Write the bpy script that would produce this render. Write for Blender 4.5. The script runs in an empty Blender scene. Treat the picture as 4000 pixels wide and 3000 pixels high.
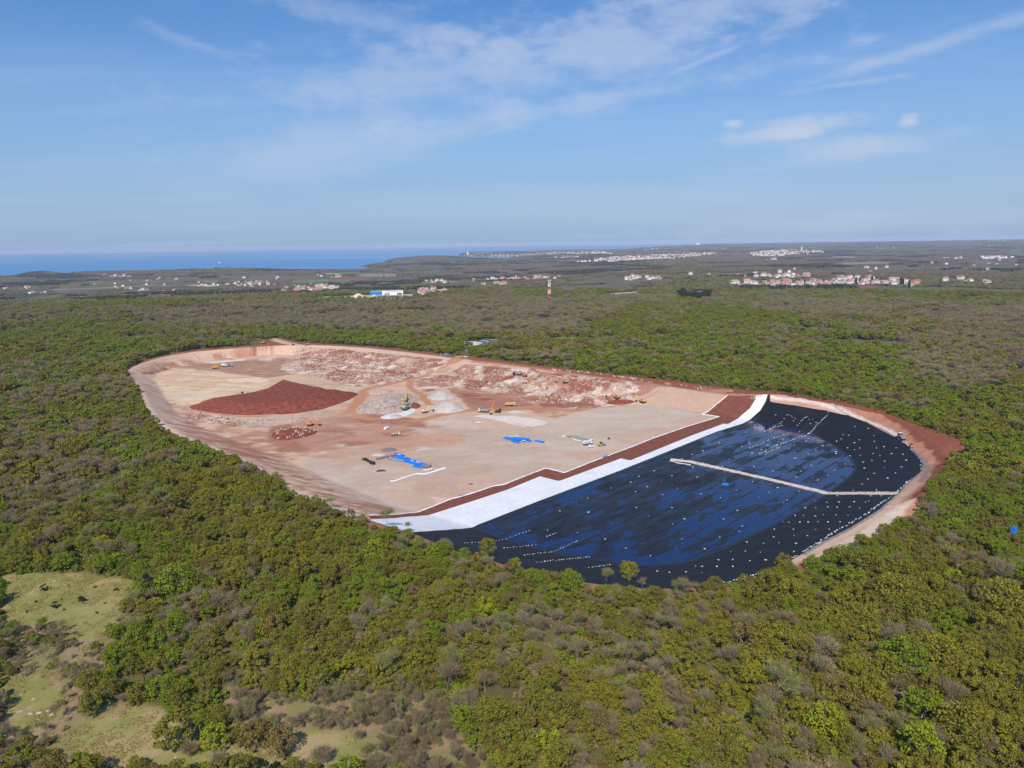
import bpy, math, random
import numpy as np
from mathutils import Vector, Matrix

rng = np.random.default_rng(7)
random.seed(7)
C = bpy.context.scene.collection

# ------------------------------------------------------------------ camera, light, exposure
CAM_H = 118.0
FPX = 2773.0
PITCH = math.atan(553 / FPX)
ROLL = math.atan(0.0147)
Fv = np.array([0, math.cos(PITCH), -math.sin(PITCH)])
R0 = np.array([1.0, 0, 0]); U0 = np.cross(R0, Fv)
Rv = math.cos(ROLL) * R0 - math.sin(ROLL) * U0
Uv = math.sin(ROLL) * R0 + math.cos(ROLL) * U0
cd = bpy.data.cameras.new('camera')
cd.sensor_fit = 'HORIZONTAL'; cd.sensor_width = 36.0; cd.lens = FPX / 4000 * 36.0
cd.clip_start = 1.0; cd.clip_end = 120000
cam = bpy.data.objects.new('camera', cd); C.objects.link(cam)
cam.matrix_world = Matrix(((Rv[0], Uv[0], -Fv[0], 0), (Rv[1], Uv[1], -Fv[1], 0), (Rv[2], Uv[2], -Fv[2], CAM_H), (0, 0, 0, 1)))
bpy.context.scene.camera = cam

SUN_EL = math.radians(45)
SUN_AZ = math.atan2(-0.16, -1.0)
sl = bpy.data.lights.new('sun', 'SUN'); sl.energy = 4.0; sl.angle = math.radians(0.55); sl.color = (1.0, 0.925, 0.81)
sun = bpy.data.objects.new('sun', sl); C.objects.link(sun)
sdir = Vector((math.sin(SUN_AZ) * math.cos(SUN_EL), math.cos(SUN_AZ) * math.cos(SUN_EL), math.sin(SUN_EL)))
sun.rotation_euler = sdir.to_track_quat('Z', 'Y').to_euler()
sun.location = (0, -50, 300)

vs = bpy.context.scene.view_settings
bpy.context.scene.display_settings.display_device = 'sRGB'
vs.view_transform = 'Standard'; vs.look = 'None'; vs.exposure = 0.08; vs.gamma = 1.0; vs.use_curve_mapping = False
cy = bpy.context.scene.cycles
cy.max_bounces = 5; cy.diffuse_bounces = 2; cy.glossy_bounces = 2; cy.transmission_bounces = 2
cy.transparent_max_bounces = 4; cy.volume_bounces = 0
cy.caustics_reflective = False; cy.caustics_refractive = False

world = bpy.data.worlds.new('World'); bpy.context.scene.world = world
world.use_nodes = True


class NT:
    """small helper for writing node trees"""
    def __init__(s, tree):
        s.t = tree; s.n = tree.nodes; s.l = tree.links; s.n.clear()

    def node(s, typ, **kw):
        nd = s.n.new(typ)
        for k, v in kw.items():
            if k.startswith('_'):
                setattr(nd, k[1:], v)
        return nd

    def put(s, sock, v):
        if isinstance(v, bpy.types.NodeSocket):
            s.l.new(v, sock)
        elif v is not None:
            if sock.type == 'RGBA' and len(v) == 3:
                v = (*v, 1)
            sock.default_value = v

    def math(s, op, a, b=None, c=None, clamp=False):
        nd = s.n.new('ShaderNodeMath'); nd.operation = op; nd.use_clamp = clamp
        for i, v in enumerate((a, b, c)):
            if v is not None: s.put(nd.inputs[i], v)
        return nd.outputs[0]

    def vmath(s, op, a, b=None, out=0):
        nd = s.n.new('ShaderNodeVectorMath'); nd.operation = op
        s.put(nd.inputs[0], a)
        if b is not None: s.put(nd.inputs[1], b)
        return nd.outputs[out]

    def mix(s, f, a, b, mode='MIX'):
        nd = s.n.new('ShaderNodeMix'); nd.data_type = 'RGBA'; nd.blend_type = mode
        s.put(nd.inputs['Factor'], f)
        s.put(nd.inputs[6], a); s.put(nd.inputs[7], b)
        return nd.outputs[2]

    def noise(s, vec, scale, detail=4, rough=0.55, dist=0.0, col=False):
        nd = s.n.new('ShaderNodeTexNoise'); nd.noise_dimensions = '3D'
        if vec is not None: s.l.new(vec, nd.inputs['Vector'])
        nd.inputs['Scale'].default_value = scale; nd.inputs['Detail'].default_value = detail
        nd.inputs['Roughness'].default_value = rough; nd.inputs['Distortion'].default_value = dist
        return nd.outputs['Color' if col else 'Fac']

    def ramp(s, f, lo, hi):
        nd = s.n.new('ShaderNodeMapRange'); nd.interpolation_type = 'SMOOTHSTEP'
        s.put(nd.inputs[0], f); nd.inputs[1].default_value = lo; nd.inputs[2].default_value = hi
        return nd.outputs[0]

    def mapping(s, vec, scale=(1, 1, 1), rot=(0, 0, 0), loc=(0, 0, 0)):
        nd = s.n.new('ShaderNodeMapping')
        s.l.new(vec, nd.inputs[0]); nd.inputs['Scale'].default_value = scale
        nd.inputs['Rotation'].default_value = rot; nd.inputs['Location'].default_value = loc
        return nd.outputs[0]


# ---- sky: physical sky with thin cirrus and a few small cumulus mixed over it
w = NT(world.node_tree)
sky = w.node('ShaderNodeTexSky'); sky.sky_type = 'NISHITA'; sky.sun_disc = False
sky.sun_elevation = SUN_EL; sky.sun_rotation = SUN_AZ % (2 * math.pi)
sky.altitude = 100; sky.air_density = 1.15; sky.dust_density = 0.9; sky.ozone_density = 3.0
tc = w.node('ShaderNodeTexCoord')
dirv = w.vmath('NORMALIZE', tc.outputs['Generated'])
sx = w.node('ShaderNodeSeparateXYZ'); w.l.new(dirv, sx.inputs[0])
cup = w.node('ShaderNodeCombineXYZ'); w.l.new(sx.outputs[0], cup.inputs[0]); w.l.new(sx.outputs[1], cup.inputs[1]); w.l.new(w.math('MAXIMUM', sx.outputs[2], 0.004), cup.inputs[2])
w.l.new(cup.outputs[0], sky.inputs[0])   # below the horizon the lowest sky colour goes on
zc = w.math('MAXIMUM', sx.outputs[2], 0.0)
den = w.math('ADD', zc, 0.09)
px_ = w.math('DIVIDE', sx.outputs[0], den); py_ = w.math('DIVIDE', sx.outputs[1], den)
cp = w.node('ShaderNodeCombineXYZ'); w.l.new(px_, cp.inputs[0]); w.l.new(py_, cp.inputs[1])
cmap = w.mapping(cp.outputs[0], scale=(0.34, 1.1, 1), rot=(0, 0, math.radians(-24)), loc=(1.3, 4.4, 0))
warp = w.noise(cmap, 1.1, 3, 0.5, col=True)
wv = w.vmath('ADD', cmap, w.vmath('SCALE', w.vmath('SUBTRACT', warp, (0.5, 0.5, 0.5)), None))
for nd in w.n:
    if nd.type == 'VECT_MATH' and nd.operation == 'SCALE': nd.inputs['Scale'].default_value = 0.9
n1 = w.noise(wv, 0.85, 7, 0.6)
n2 = w.noise(w.mapping(cp.outputs[0], scale=(0.35, 0.35, 1), loc=(3.1, 0.6, 0)), 0.9, 3, 0.5)
cir = w.math('MULTIPLY', w.ramp(n1, 0.40, 0.80), w.ramp(n2, 0.32, 0.62))
cir = w.math('MULTIPLY', cir, 0.34)


def pdir(u, v):
    d = Fv + (u - 2000) / FPX * Rv - (v - 1500) / FPX * Uv
    return d / np.linalg.norm(d)


def cloud_blob(u, v, hw, hh, tilt, strength, soft, ns):
    """one cloud at a fixed bearing in the sky, ragged by noise"""
    d = pdir(u, v)
    az = math.atan2(d[0], d[1]); el = math.asin(d[2])
    a = w.math('SUBTRACT', w.math('ARCTAN2', sx.outputs[0], sx.outputs[1]), az)
    e = w.math('SUBTRACT', w.math('ARCSINE', sx.outputs[2]), el)
    ct, st = math.cos(tilt), math.sin(tilt)
    a2 = w.math('ADD', w.math('MULTIPLY', a, ct), w.math('MULTIPLY', e, st))
    e2 = w.math('SUBTRACT', w.math('MULTIPLY', e, ct), w.math('MULTIPLY', a, st))
    r = w.math('SQRT', w.math('ADD', w.math('POWER', w.math('ABSOLUTE', w.math('DIVIDE', a2, hw / FPX)), 2.0), w.math('POWER', w.math('ABSOLUTE', w.math('DIVIDE', e2, hh / FPX)), 2.0)))
    nn = w.noise(w.mapping(dirv, scale=(1, 1, 2.4)), ns, 5, 0.6)
    r = w.math('ADD', r, w.math('MULTIPLY', w.math('SUBTRACT', nn, 0.5), soft))
    m = w.math('SUBTRACT', 1.0, w.ramp(r, 0.1, 1.15))
    return w.math('MULTIPLY', m, strength)


blobs = [cloud_blob(3080, 508, 300, 42, 0.09, 0.75, 1.5, 22), cloud_blob(3120, 518, 110, 26, 0.03, 0.9, 0.9, 50),
         cloud_blob(2866, 483, 46, 19, 0, 0.75, 0.8, 60), cloud_blob(3552, 470, 36, 28, 0.3, 0.8, 1.3, 70),
         cloud_blob(3340, 580, 330, 52, 0.08, 0.55, 1.6, 18), cloud_blob(3600, 190, 480, 30, 0.19, 0.42, 1.7, 18),
         cloud_blob(1230, 600, 720, 120, 0.17, 0.38, 1.5, 9), cloud_blob(730, 160, 190, 26, -0.28, 0.22, 1.9, 26),
         cloud_blob(2600, 800, 2600, 110, 0.0, 0.22, 1.2, 6), cloud_blob(2050, 240, 1000, 190, 0.10, 0.36, 3.0, 14), cloud_blob(2200, 420, 900, 60, 0.14, 0.35, 2.2, 14), cloud_blob(1600, 120, 600, 60, -0.18, 0.32, 2.2, 14),
         cloud_blob(2700, 60, 1000, 110, 0.16, 0.34, 2.6, 14), cloud_blob(3300, 330, 260, 14, 0.05, 0.3, 1.8, 30), cloud_blob(2750, 235, 200, 12, 0.3, 0.3, 1.8, 30), cloud_blob(3300, 880, 900, 60, 0.02, 0.3, 2.0, 14)]
hzn = w.math('SUBTRACT', 1.0, w.ramp(sx.outputs[2], 0.0, 0.32))
skyc = w.mix(1.0, sky.outputs[0], (0.58, 0.94, 1.36), 'MULTIPLY')
tint = w.mix(w.math('MULTIPLY', hzn, 0.78), skyc, (3.75, 5.3, 7.9))
tint = w.mix(cir, tint, (5.6, 6.9, 9.3))
for b in blobs:
    tint = w.mix(b, tint, (6.0, 6.9, 8.7))
bgn = w.node('ShaderNodeBackground'); w.l.new(tint, bgn.inputs[0]); bgn.inputs[1].default_value = 0.085
wo = w.node('ShaderNodeOutputWorld'); w.l.new(bgn.outputs[0], wo.inputs[0])


# ------------------------------------------------------------------ numpy helpers
def hash2(ix, iy, seed):
    h = (ix.astype(np.int64) * 374761393 + iy.astype(np.int64) * 668265263 + seed * 974634777) & 0x7fffffff
    h = ((h ^ (h >> 13)) * 1274126177) & 0x7fffffff
    h = h ^ (h >> 16)
    return (h & 0xffffff) / float(0xffffff)


def vnoise(x, y, seed=0):
    xi = np.floor(x); yi = np.floor(y); fx = x - xi; fy = y - yi
    fx = fx * fx * (3 - 2 * fx); fy = fy * fy * (3 - 2 * fy)
    a = hash2(xi, yi, seed); b = hash2(xi + 1, yi, seed); c = hash2(xi, yi + 1, seed); d = hash2(xi + 1, yi + 1, seed)
    return (a * (1 - fx) + b * fx) * (1 - fy) + (c * (1 - fx) + d * fx) * fy


def fbm(x, y, scale, octv=4, seed=0, gain=0.5):
    x = np.asarray(x, float) / scale; y = np.asarray(y, float) / scale
    s = np.zeros_like(x); a = 1.0; t = 0
    for o in range(octv):
        s += a * vnoise(x + 17.3 * o, y - 9.1 * o, seed + o); t += a
        a *= gain; x = x * 2.03; y = y * 2.03
    return s / t


def sst(x, a, b):
    t = np.clip((x - a) / (b - a), 0, 1)
    return t * t * (3 - 2 * t)


def inpoly(poly, X, Y):
    ins = np.zeros(X.shape, bool); n = len(poly)
    for i in range(n):
        x1, y1 = poly[i]; x2, y2 = poly[(i + 1) % n]
        if y1 == y2: continue
        c = ((y1 > Y) != (y2 > Y)) & (X < (x2 - x1) * (Y - y1) / (y2 - y1) + x1)
        ins ^= c
    return ins


def segdist(pts, X, Y, closed=True, nearest=False):
    n = len(pts); best = np.full(X.shape, 1e18); bx = np.zeros(X.shape); by = np.zeros(X.shape)
    for i in range(n if closed else n - 1):
        x1, y1 = pts[i]; x2, y2 = pts[(i + 1) % n]
        dx, dy = x2 - x1, y2 - y1; L = dx * dx + dy * dy + 1e-12
        t = np.clip(((X - x1) * dx + (Y - y1) * dy) / L, 0, 1)
        qx = x1 + t * dx; qy = y1 + t * dy
        d = (X - qx) ** 2 + (Y - qy) ** 2
        m = d < best
        best = np.where(m, d, best)
        if nearest: bx = np.where(m, qx, bx); by = np.where(m, qy, by)
    d = np.sqrt(best)
    return (d, bx, by) if nearest else d


def sdf(poly, X, Y):
    """positive inside"""
    d = segdist(poly, X, Y)
    return np.where(inpoly(poly, X, Y), d, -d)


def ray(u, v):
    u = np.asarray(u, float); v = np.asarray(v, float)
    return Fv[None, :] + ((u - 2000) / FPX)[..., None] * Rv - ((v - 1500) / FPX)[..., None] * Uv


def proj(x, y, z):
    p = np.stack([np.asarray(x, float), np.asarray(y, float), np.asarray(z, float) - CAM_H], -1)
    w_ = p @ Fv
    w_ = np.where(w_ < 1, 1, w_)
    return 2000 + FPX * (p @ Rv) / w_, 1500 - FPX * (p @ Uv) / w_


def plane(pts, z):
    a = np.asarray(pts, float).reshape(-1, 2)
    d = ray(a[:, 0], a[:, 1])
    t = (z - CAM_H) / np.minimum(d[:, 2], -1e-4)
    return np.stack([d[:, 0] * t, d[:, 1] * t], -1)


def smooth_poly(p, it=1, closed=True):
    p = np.asarray(p, float)
    for _ in range(it):
        q = np.roll(p, -1, 0) if closed else None
        if closed:
            p = np.stack([p * .75 + q * .25, p * .25 + q * .75], 1).reshape(-1, 2)
        else:
            a, b = p[:-1], p[1:]
            m = np.stack([a * .75 + b * .25, a * .25 + b * .75], 1).reshape(-1, 2)
            p = np.vstack([p[:1], m, p[-1:]])
    return p


# ------------------------------------------------------------------ layout of the pit (pixel readings laid on the ground)
FLOOR = -10.0
CREST_PX = [(500, 1455), (534, 1431), (593, 1409), (661, 1391), (751, 1376), (842, 1368), (932, 1360), (1022, 1355), (1120, 1350),
            (1203, 1348), (1384, 1356), (1561, 1374), (1742, 1397), (1807, 1405), (1922, 1418), (2180, 1452), (2353, 1478), (2606, 1512),
            (2841, 1546), (2902, 1554), (3008, 1570), (3120, 1587), (3229, 1606), (3310, 1624), (3388, 1649), (3450, 1677), (3505, 1708), (3545, 1740), (3575, 1770),
            (3600, 1800), (3606, 1820), (3600, 1842), (3546, 1884), (3505, 1929), (3433, 1992), (3324, 2060), (3207, 2119), (3136, 2163),
            (3001, 2238), (2888, 2270), (2752, 2295), (2571, 2300), (2370, 2286), (2181, 2262), (2069, 2236), (1978, 2209), (1888, 2180), (1779, 2152),
            (1698, 2120), (1616, 2084), (1517, 2061), (1449, 2040), (1390, 2012), (1313, 1989), (1158, 1931), (1022, 1836), (932, 1786),
            (842, 1750), (792, 1732), (706, 1700), (616, 1640), (585, 1592), (570, 1540), (534, 1490)]
TOE_PX = [(600, 1472), (640, 1442), (796, 1409), (959, 1390), (1100, 1382), (1250, 1398), (1400, 1424), (1561, 1450), (1742, 1482), (1870, 1505), (2000, 1535),
          (2180, 1562), (2400, 1584), (2585, 1584), (2744, 1615), (2870, 1632), (2936, 1644), (3053, 1658), (3171, 1690), (3252, 1735),
          (3320, 1785), (3347, 1825), (3333, 1852), (3288, 1889), (3234, 1929), (3180, 1961), (3112, 2002), (2999, 2065), (2913, 2105),
          (2820, 2150), (2689, 2200), (2526, 2215), (2300, 2185), (2159, 2161), (1978, 2112), (1888, 2078), (1842, 2062), (1680, 2014),
          (1625, 2003), (1540, 1978), (1430, 1932), (1260, 1866), (1120, 1797), (980, 1748), (860, 1700), (760, 1660), (690, 1612), (655, 1568),
           (622, 1515)]
crest = smooth_poly(plane(CREST_PX, 0.0), 1)
toe = smooth_poly(plane(TOE_PX, FLOOR), 1)
OUTER_PX = [(488, 1455), (520, 1424), (593, 1400), (661, 1383), (751, 1368), (842, 1360), (932, 1353), (1022, 1347), (1050, 1333), (1062, 1322), (1100, 1322), (1160, 1336),
            (1203, 1341), (1384, 1349), (1561, 1364), (1742, 1386), (1800, 1388), (1900, 1402), (2100, 1428), (2353, 1458), (2606, 1485), (2800, 1512), (2900, 1524), (3040, 1535), (3252, 1566),
            (3433, 1600), (3578, 1660), (3690, 1700), (3752, 1722), (3748, 1780), (3700, 1834), (3672, 1890), (3615, 1945), (3575, 1990), (3485, 2058),
            (3342, 2140), (3240, 2186), (3050, 2252), (2888, 2282), (2752, 2306), (2571, 2311), (2370, 2297), (2181, 2273), (1978, 2219), (1779, 2162),
            (1616, 2095), (1517, 2071), (1449, 2050), (1390, 2026), (1313, 2000), (1158, 1944), (1022, 1848), (932, 1800), (842, 1764), (780, 1742),
            (690, 1708), (600, 1650), (565, 1592), (548, 1540), (515, 1490)]
outer = smooth_poly(plane(OUTER_PX, 0.0), 1)
# red bank round the far and right hand rim: rises from the liner edge outwards
BANKTOP_PX = [(2860, 1536), (3040, 1545), (3252, 1580), (3433, 1620), (3578, 1684), (3659, 1740), (3712, 1803), (3682, 1836), (3655, 1884), (3600, 1940)]
banktop = plane(BANKTOP_PX, 4.0)


def H_far(x, y):
    r = np.hypot(x, y); az = np.arctan2(x, y)
    left = 1 - sst(az, -0.10, 0.22)
    fall = -46 * sst(r, 1650, 3300) * left - 34 * sst(r, 2600, 5500) * (1 - left)
    rise = sst(r, 7500, 17500) * sst(az, 0.05, 0.30) * (30 + 26 * sst(az, 0.32, 0.62))
    und = (fbm(x, y, 900, 3, 41) - 0.5) * 12 * sst(r, 1300, 3000) + (fbm(x, y, 5200, 2, 42) - 0.5) * 26 * sst(r, 5000, 14000) * sst(az, 0.02, 0.3)
    rid = 9 * np.exp(-((r - 1500) / 230) ** 2) * (1 - sst(az, -0.18, -0.02))
    return fall + rise + und + rid


def H_site(x, y):
    dc = sdf(crest, x, y); dt = sdf(toe, x, y)
    z = np.zeros(x.shape)
    between = (dc > 0) & (dt <= 0)
    z = np.where(between, FLOOR * dc / (dc + np.abs(dt) + 1e-6), z)
    z = np.where(dt > 0, FLOOR, z)
    # bank
    db = segdist(banktop, x, y, closed=False)
    out = dc <= 0
    dcp = np.abs(dc)
    bank = 4.6 * np.clip(dcp / (dcp + db + 1e-6), 0, 1)
    bank = np.where(db + dcp < 34, bank, 0) * sst(34 - (db + dcp), 0, 16)
    z = np.where(out, z + bank * np.exp(-np.maximum(0, db - 0) / 60), z)
    return z


def H(x, y):
    x = np.asarray(x, float); y = np.asarray(y, float)
    z = H_far(x, y)
    r = np.hypot(x, y)
    m = r < 1250
    if m.any():
        zz = z.copy(); xs = x[m]; ys = y[m]
        zz[m] = H_site(xs, ys) + z[m] * 0
        z = zz
    return z


def P(pts, off=0.0, it=7):
    """pixel readings -> points on the modelled ground"""
    a = np.asarray(pts, float).reshape(-1, 2)
    d = ray(a[:, 0], a[:, 1])
    z = np.full(len(a), -5.0)
    for k in range(it):
        t = (z - CAM_H) / np.minimum(d[:, 2], -1e-3)
        x = d[:, 0] * t; y = d[:, 1] * t
        z = z * 0.3 + 0.7 * H(x, y)
    t = (z - CAM_H) / np.minimum(d[:, 2], -1e-3)
    return np.stack([d[:, 0] * t, d[:, 1] * t, z + off], -1)


def Pxy(pts):
    return P(pts)[:, :2]


def r1(*p): return [(480 + a / 2.212, 1280 + b / 2.212) for a, b in p]
def r2(*p): return [(1380 + a / 2.765, 1330 + b / 2.765) for a, b in p]
def r3(*p): return [(2100 + a / 2.765, 1380 + b / 2.765) for a, b in p]
def r4(*p): return [(2800 + a / 2.212, 1450 + b / 2.212) for a, b in p]
def r5(*p): return [(1300 + a / 2.212, 1650 + b / 2.212) for a, b in p]
def r6(*p): return [(2300 + a / 2.212, 1750 + b / 2.212) for a, b in p]


# ------------------------------------------------------------------ materials
def mat(name, build):
    m = bpy.data.materials.new(name); m.use_nodes = True
    t = NT(m.node_tree)
    sh = build(t)
    o = t.node('ShaderNodeOutputMaterial'); t.l.new(sh, o.inputs[0])
    return m


def princ(t, col, rough=0.8, bump=None, bstr=0.3, bdist=0.1, metal=0.0, spec=0.3, **kw):
    b = t.node('ShaderNodeBsdfPrincipled')
    t.put(b.inputs['Base Color'], col); t.put(b.inputs['Roughness'], rough)
    b.inputs['Metallic'].default_value = metal; b.inputs['Specular IOR Level'].default_value = spec
    if bump is not None:
        bn = t.node('ShaderNodeBump'); t.l.new(bump, bn.inputs['Height'])
        bn.inputs['Strength'].default_value = bstr; bn.inputs['Distance'].default_value = bdist
        t.l.new(bn.outputs[0], b.inputs['Normal'])
    return b.outputs[0]


def objco(t): return t.node('ShaderNodeTexCoord').outputs['Object']
def geopos(t): return t.node('ShaderNodeNewGeometry').outputs['Position']


def paint(name, col, rough=0.5, metal=0.0, dirt=0.25, dirtcol=(0.22, 0.13, 0.09), spec=0.4):
    def b(t):
        n = t.noise(objco(t), 2.3, 4, 0.6)
        c = t.mix(t.math('MULTIPLY', t.ramp(n, 0.45, 0.75), dirt), col, dirtcol)
        return princ(t, c, rough, metal=metal, spec=spec)
    return mat(name, b)


def ground_build(t):
    a = t.node('ShaderNodeVertexColor'); a.layer_name = 'Col'
    g = geopos(t)
    n = t.noise(g, 0.35, 6, 0.65); n2 = t.noise(g, 0.045, 4, 0.6); n3 = t.noise(g, 2.6, 3, 0.6)
    f = t.math('ADD', 0.62, t.math('MULTIPLY', n, 0.42)); f = t.math('ADD', f, t.math('MULTIPLY', n2, 0.20)); f = t.math('ADD', f, t.math('MULTIPLY', n3, 0.16))
    cc = t.node('ShaderNodeCombineXYZ')
    for i in range(3): t.l.new(f, cc.inputs[i])
    c = t.mix(1.0, a.outputs[0], cc.outputs[0], 'MULTIPLY')
    return princ(t, c, 0.95, bump=t.math('ADD', n, t.math('MULTIPLY', n3, 0.5)), bstr=0.5, bdist=0.35, spec=0.1)


M = {}
M['ground'] = mat('soil', ground_build)


def two_tone(name, c1, c2, scale, rough=0.9, bstr=0.4, bdist=0.2, lo=0.4, hi=0.62, spec=0.15, stretch=None):
    def b(t):
        g = geopos(t)
        if stretch: g = t.mapping(g, scale=stretch[0], rot=(0, 0, stretch[1]))
        n = t.noise(g, scale, 6, 0.62)
        n2 = t.noise(g, scale * 7, 3, 0.6)
        c = t.mix(t.ramp(n, lo, hi), c1, c2)
        c = t.mix(t.math('MULTIPLY', n2, 0.35), c, tuple(v * 0.55 for v in c1))
        return princ(t, c, rough, bump=t.math('ADD', n, t.math('MULTIPLY', n2, 0.6)), bstr=bstr, bdist=bdist, spec=spec)
    return mat(name, b)


M['red_heap'] = two_tone('red_earth', (0.205, 0.050, 0.031), (0.315, 0.090, 0.054), 0.35, bstr=0.8, bdist=0.5)
M['red_soil'] = two_tone('graded_red_soil', (0.205, 0.066, 0.042), (0.26, 0.088, 0.055), 0.3, bstr=0.3, bdist=0.15)
M['gravel'] = two_tone('grey_gravel', (0.50, 0.44, 0.40), (0.60, 0.54, 0.49), 0.25, bdist=0.15)
M['pale_sand'] = two_tone('pale_sand', (0.66, 0.54, 0.42), (0.74, 0.62, 0.50), 0.3)
M['rubble'] = two_tone('limestone_rubble', (0.44, 0.31, 0.25), (0.64, 0.55, 0.49), 0.5, bstr=1.0, bdist=0.7)
M['dark_gravel'] = two_tone('dark_gravel', (0.20, 0.18, 0.17), (0.30, 0.27, 0.25), 0.6)
M['white_powder'] = two_tone('white_powder', (0.74, 0.70, 0.69), (0.80, 0.77, 0.76), 0.3, bdist=0.05)
M['berm'] = two_tone('berm_rubble', (0.42, 0.34, 0.29), (0.70, 0.60, 0.53), 1.1, bstr=0.8, bdist=0.3, lo=0.3, hi=0.6)
M['rock'] = two_tone('limestone', (0.42, 0.29, 0.22), (0.62, 0.52, 0.44), 0.4)


def liner_build(t):
    g = geopos(t)
    gm = t.mapping(g, scale=(1, 1, 1), rot=(0, 0, LROT))
    gs = t.mapping(gm, scale=(0.05, 1.6, 0.2))
    n = t.noise(gs, 1.0, 4, 0.6); n2 = t.noise(g, 0.06, 4, 0.6)
    c = t.mix(n, (0.005, 0.006, 0.009), (0.015, 0.017, 0.025))
    c = t.mix(t.ramp(n2, 0.52, 0.75), c, (0.022, 0.023, 0.028))
    sz_ = t.node('ShaderNodeSeparateXYZ'); t.l.new(g, sz_.inputs[0])
    wet = t.ramp(t.math('ADD', sz_.outputs[2], t.math('MULTIPLY', t.noise(g, 0.5, 4, 0.6), 0.12)), FLOOR + 0.42, FLOOR + 0.16)
    rough = t.math('ADD', 0.62, t.math('MULTIPLY', wet, -0.27))
    ns = t.noise(gs, 2.2, 3, 0.6)
    c = t.mix(t.math('MULTIPLY', t.ramp(ns, 0.60, 0.68), 0.5), c, (0.035, 0.038, 0.048))
    pr = t.node('ShaderNodeBsdfPrincipled'); bn = t.node('ShaderNodeBump'); t.l.new(n, bn.inputs['Height']); bn.inputs['Strength'].default_value = 0.35; bn.inputs['Distance'].default_value = 0.3
    t.l.new(bn.outputs[0], pr.inputs['Normal']); t.l.new(c, pr.inputs['Base Color']); t.l.new(rough, pr.inputs['Roughness'])
    t.l.new(t.math('ADD', 0.17, t.math('MULTIPLY', wet, 0.13)), pr.inputs['Specular IOR Level'])
    return pr.outputs[0]


# direction of the liner strips = direction of the white sheet
_d = Pxy([(2100, 1960), (2800, 1687)])
LROT = -math.atan2(_d[1, 1] - _d[0, 1], _d[1, 0] - _d[0, 0])
M['liner'] = mat('black_geomembrane', liner_build)


def sheet_white(t):
    g = geopos(t); n = t.noise(g, 0.08, 4, 0.6); n2 = t.noise(g, 1.5, 3, 0.6)
    gm = t.mapping(g, rot=(0, 0, LROT))
    sp = t.node('ShaderNodeSeparateXYZ'); t.l.new(gm, sp.inputs[0])
    seam = t.math('ABSOLUTE', t.math('SUBTRACT', t.math('FRACT', t.math('DIVIDE', sp.outputs[1], 6.0)), 0.5))
    seamf = t.math('MULTIPLY', t.math('LESS_THAN', seam, 0.025), 0.14)
    c = t.mix(t.ramp(n, 0.35, 0.7), (0.80, 0.79, 0.80), (0.72, 0.715, 0.73))
    c = t.mix(seamf, c, (0.5, 0.5, 0.52))
    mud = t.ramp(t.noise(t.mapping(gm, scale=(0.25, 1.0, 1)), 0.35, 5, 0.65), 0.58, 0.74)
    c = t.mix(t.math('MULTIPLY', mud, 0.35), c, (0.50, 0.40, 0.36))
    return princ(t, c, 0.8, bump=n2, bstr=0.3, bdist=0.15, spec=0.2)


M['white_sheet'] = mat('white_geotextile', sheet_white)


def water_build(t, col, rough, sc, bs, bd):
    g = geopos(t)
    n = t.noise(g, sc, 3, 0.6)
    return princ(t, col, rough, bump=n, bstr=bs, bdist=bd, spec=0.5)


M['pond'] = mat('pond_water', lambda t: water_build(t, (0.004, 0.020, 0.085), 0.10, 0.8, 0.08, 0.03))


def sea_build(t):
    g = geopos(t)
    gs = t.mapping(g, scale=(0.00020, 0.0009, 1), rot=(0, 0, 0.04))
    n = t.noise(gs, 1.0, 6, 0.62, dist=0.4)
    n2 = t.noise(g, 0.02, 2, 0.6)
    streak = t.ramp(n, 0.50, 0.66)
    c = t.mix(streak, (0.045, 0.235, 0.47), (0.15, 0.34, 0.56))
    rr = t.math('ADD', 0.52, t.math('MULTIPLY', streak, -0.08))
    return princ(t, c, rr, bump=n2, bstr=0.4, bdist=1.0, spec=0.10)


M['sea'] = mat('sea_water', sea_build)


def leaf(name, c1, c2, c3, transl=0.12, big=0.0, rough=0.8):
    if 'dark' not in name and 'cypress' not in name: c1, c2, c3 = [tuple(v * k_ for v, k_ in zip(c_, (1.22, 1.17, 0.98))) for c_ in (c1, c2, c3)]
    def b(t):
        gi = t.node('ShaderNodeNewGeometry'); oi = t.node('ShaderNodeObjectInfo')
        c = t.mix(gi.outputs['Random Per Island'], c1, c2)
        c = t.mix(t.math('MULTIPLY', oi.outputs['Random'], 0.85), c, c3)
        if big:
            n = t.noise(gi.outputs['Position'], 0.012, 3, 0.6)
            c = t.mix(t.math('MULTIPLY', t.ramp(n, 0.45, 0.62), big), c, (0.165, 0.132, 0.105))
        pr = princ(t, c, rough, spec=0.12)
        if transl:
            tr = t.node('ShaderNodeBsdfTranslucent'); t.put(tr.inputs[0], t.mix(0.4, c, (0.12, 0.13, 0.01)))
            mx = t.node('ShaderNodeMixShader'); mx.inputs[0].default_value = transl
            t.l.new(pr, mx.inputs[1]); t.l.new(tr.outputs[0], mx.inputs[2])
            return mx.outputs[0]
        return pr
    return mat(name, b)


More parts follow.
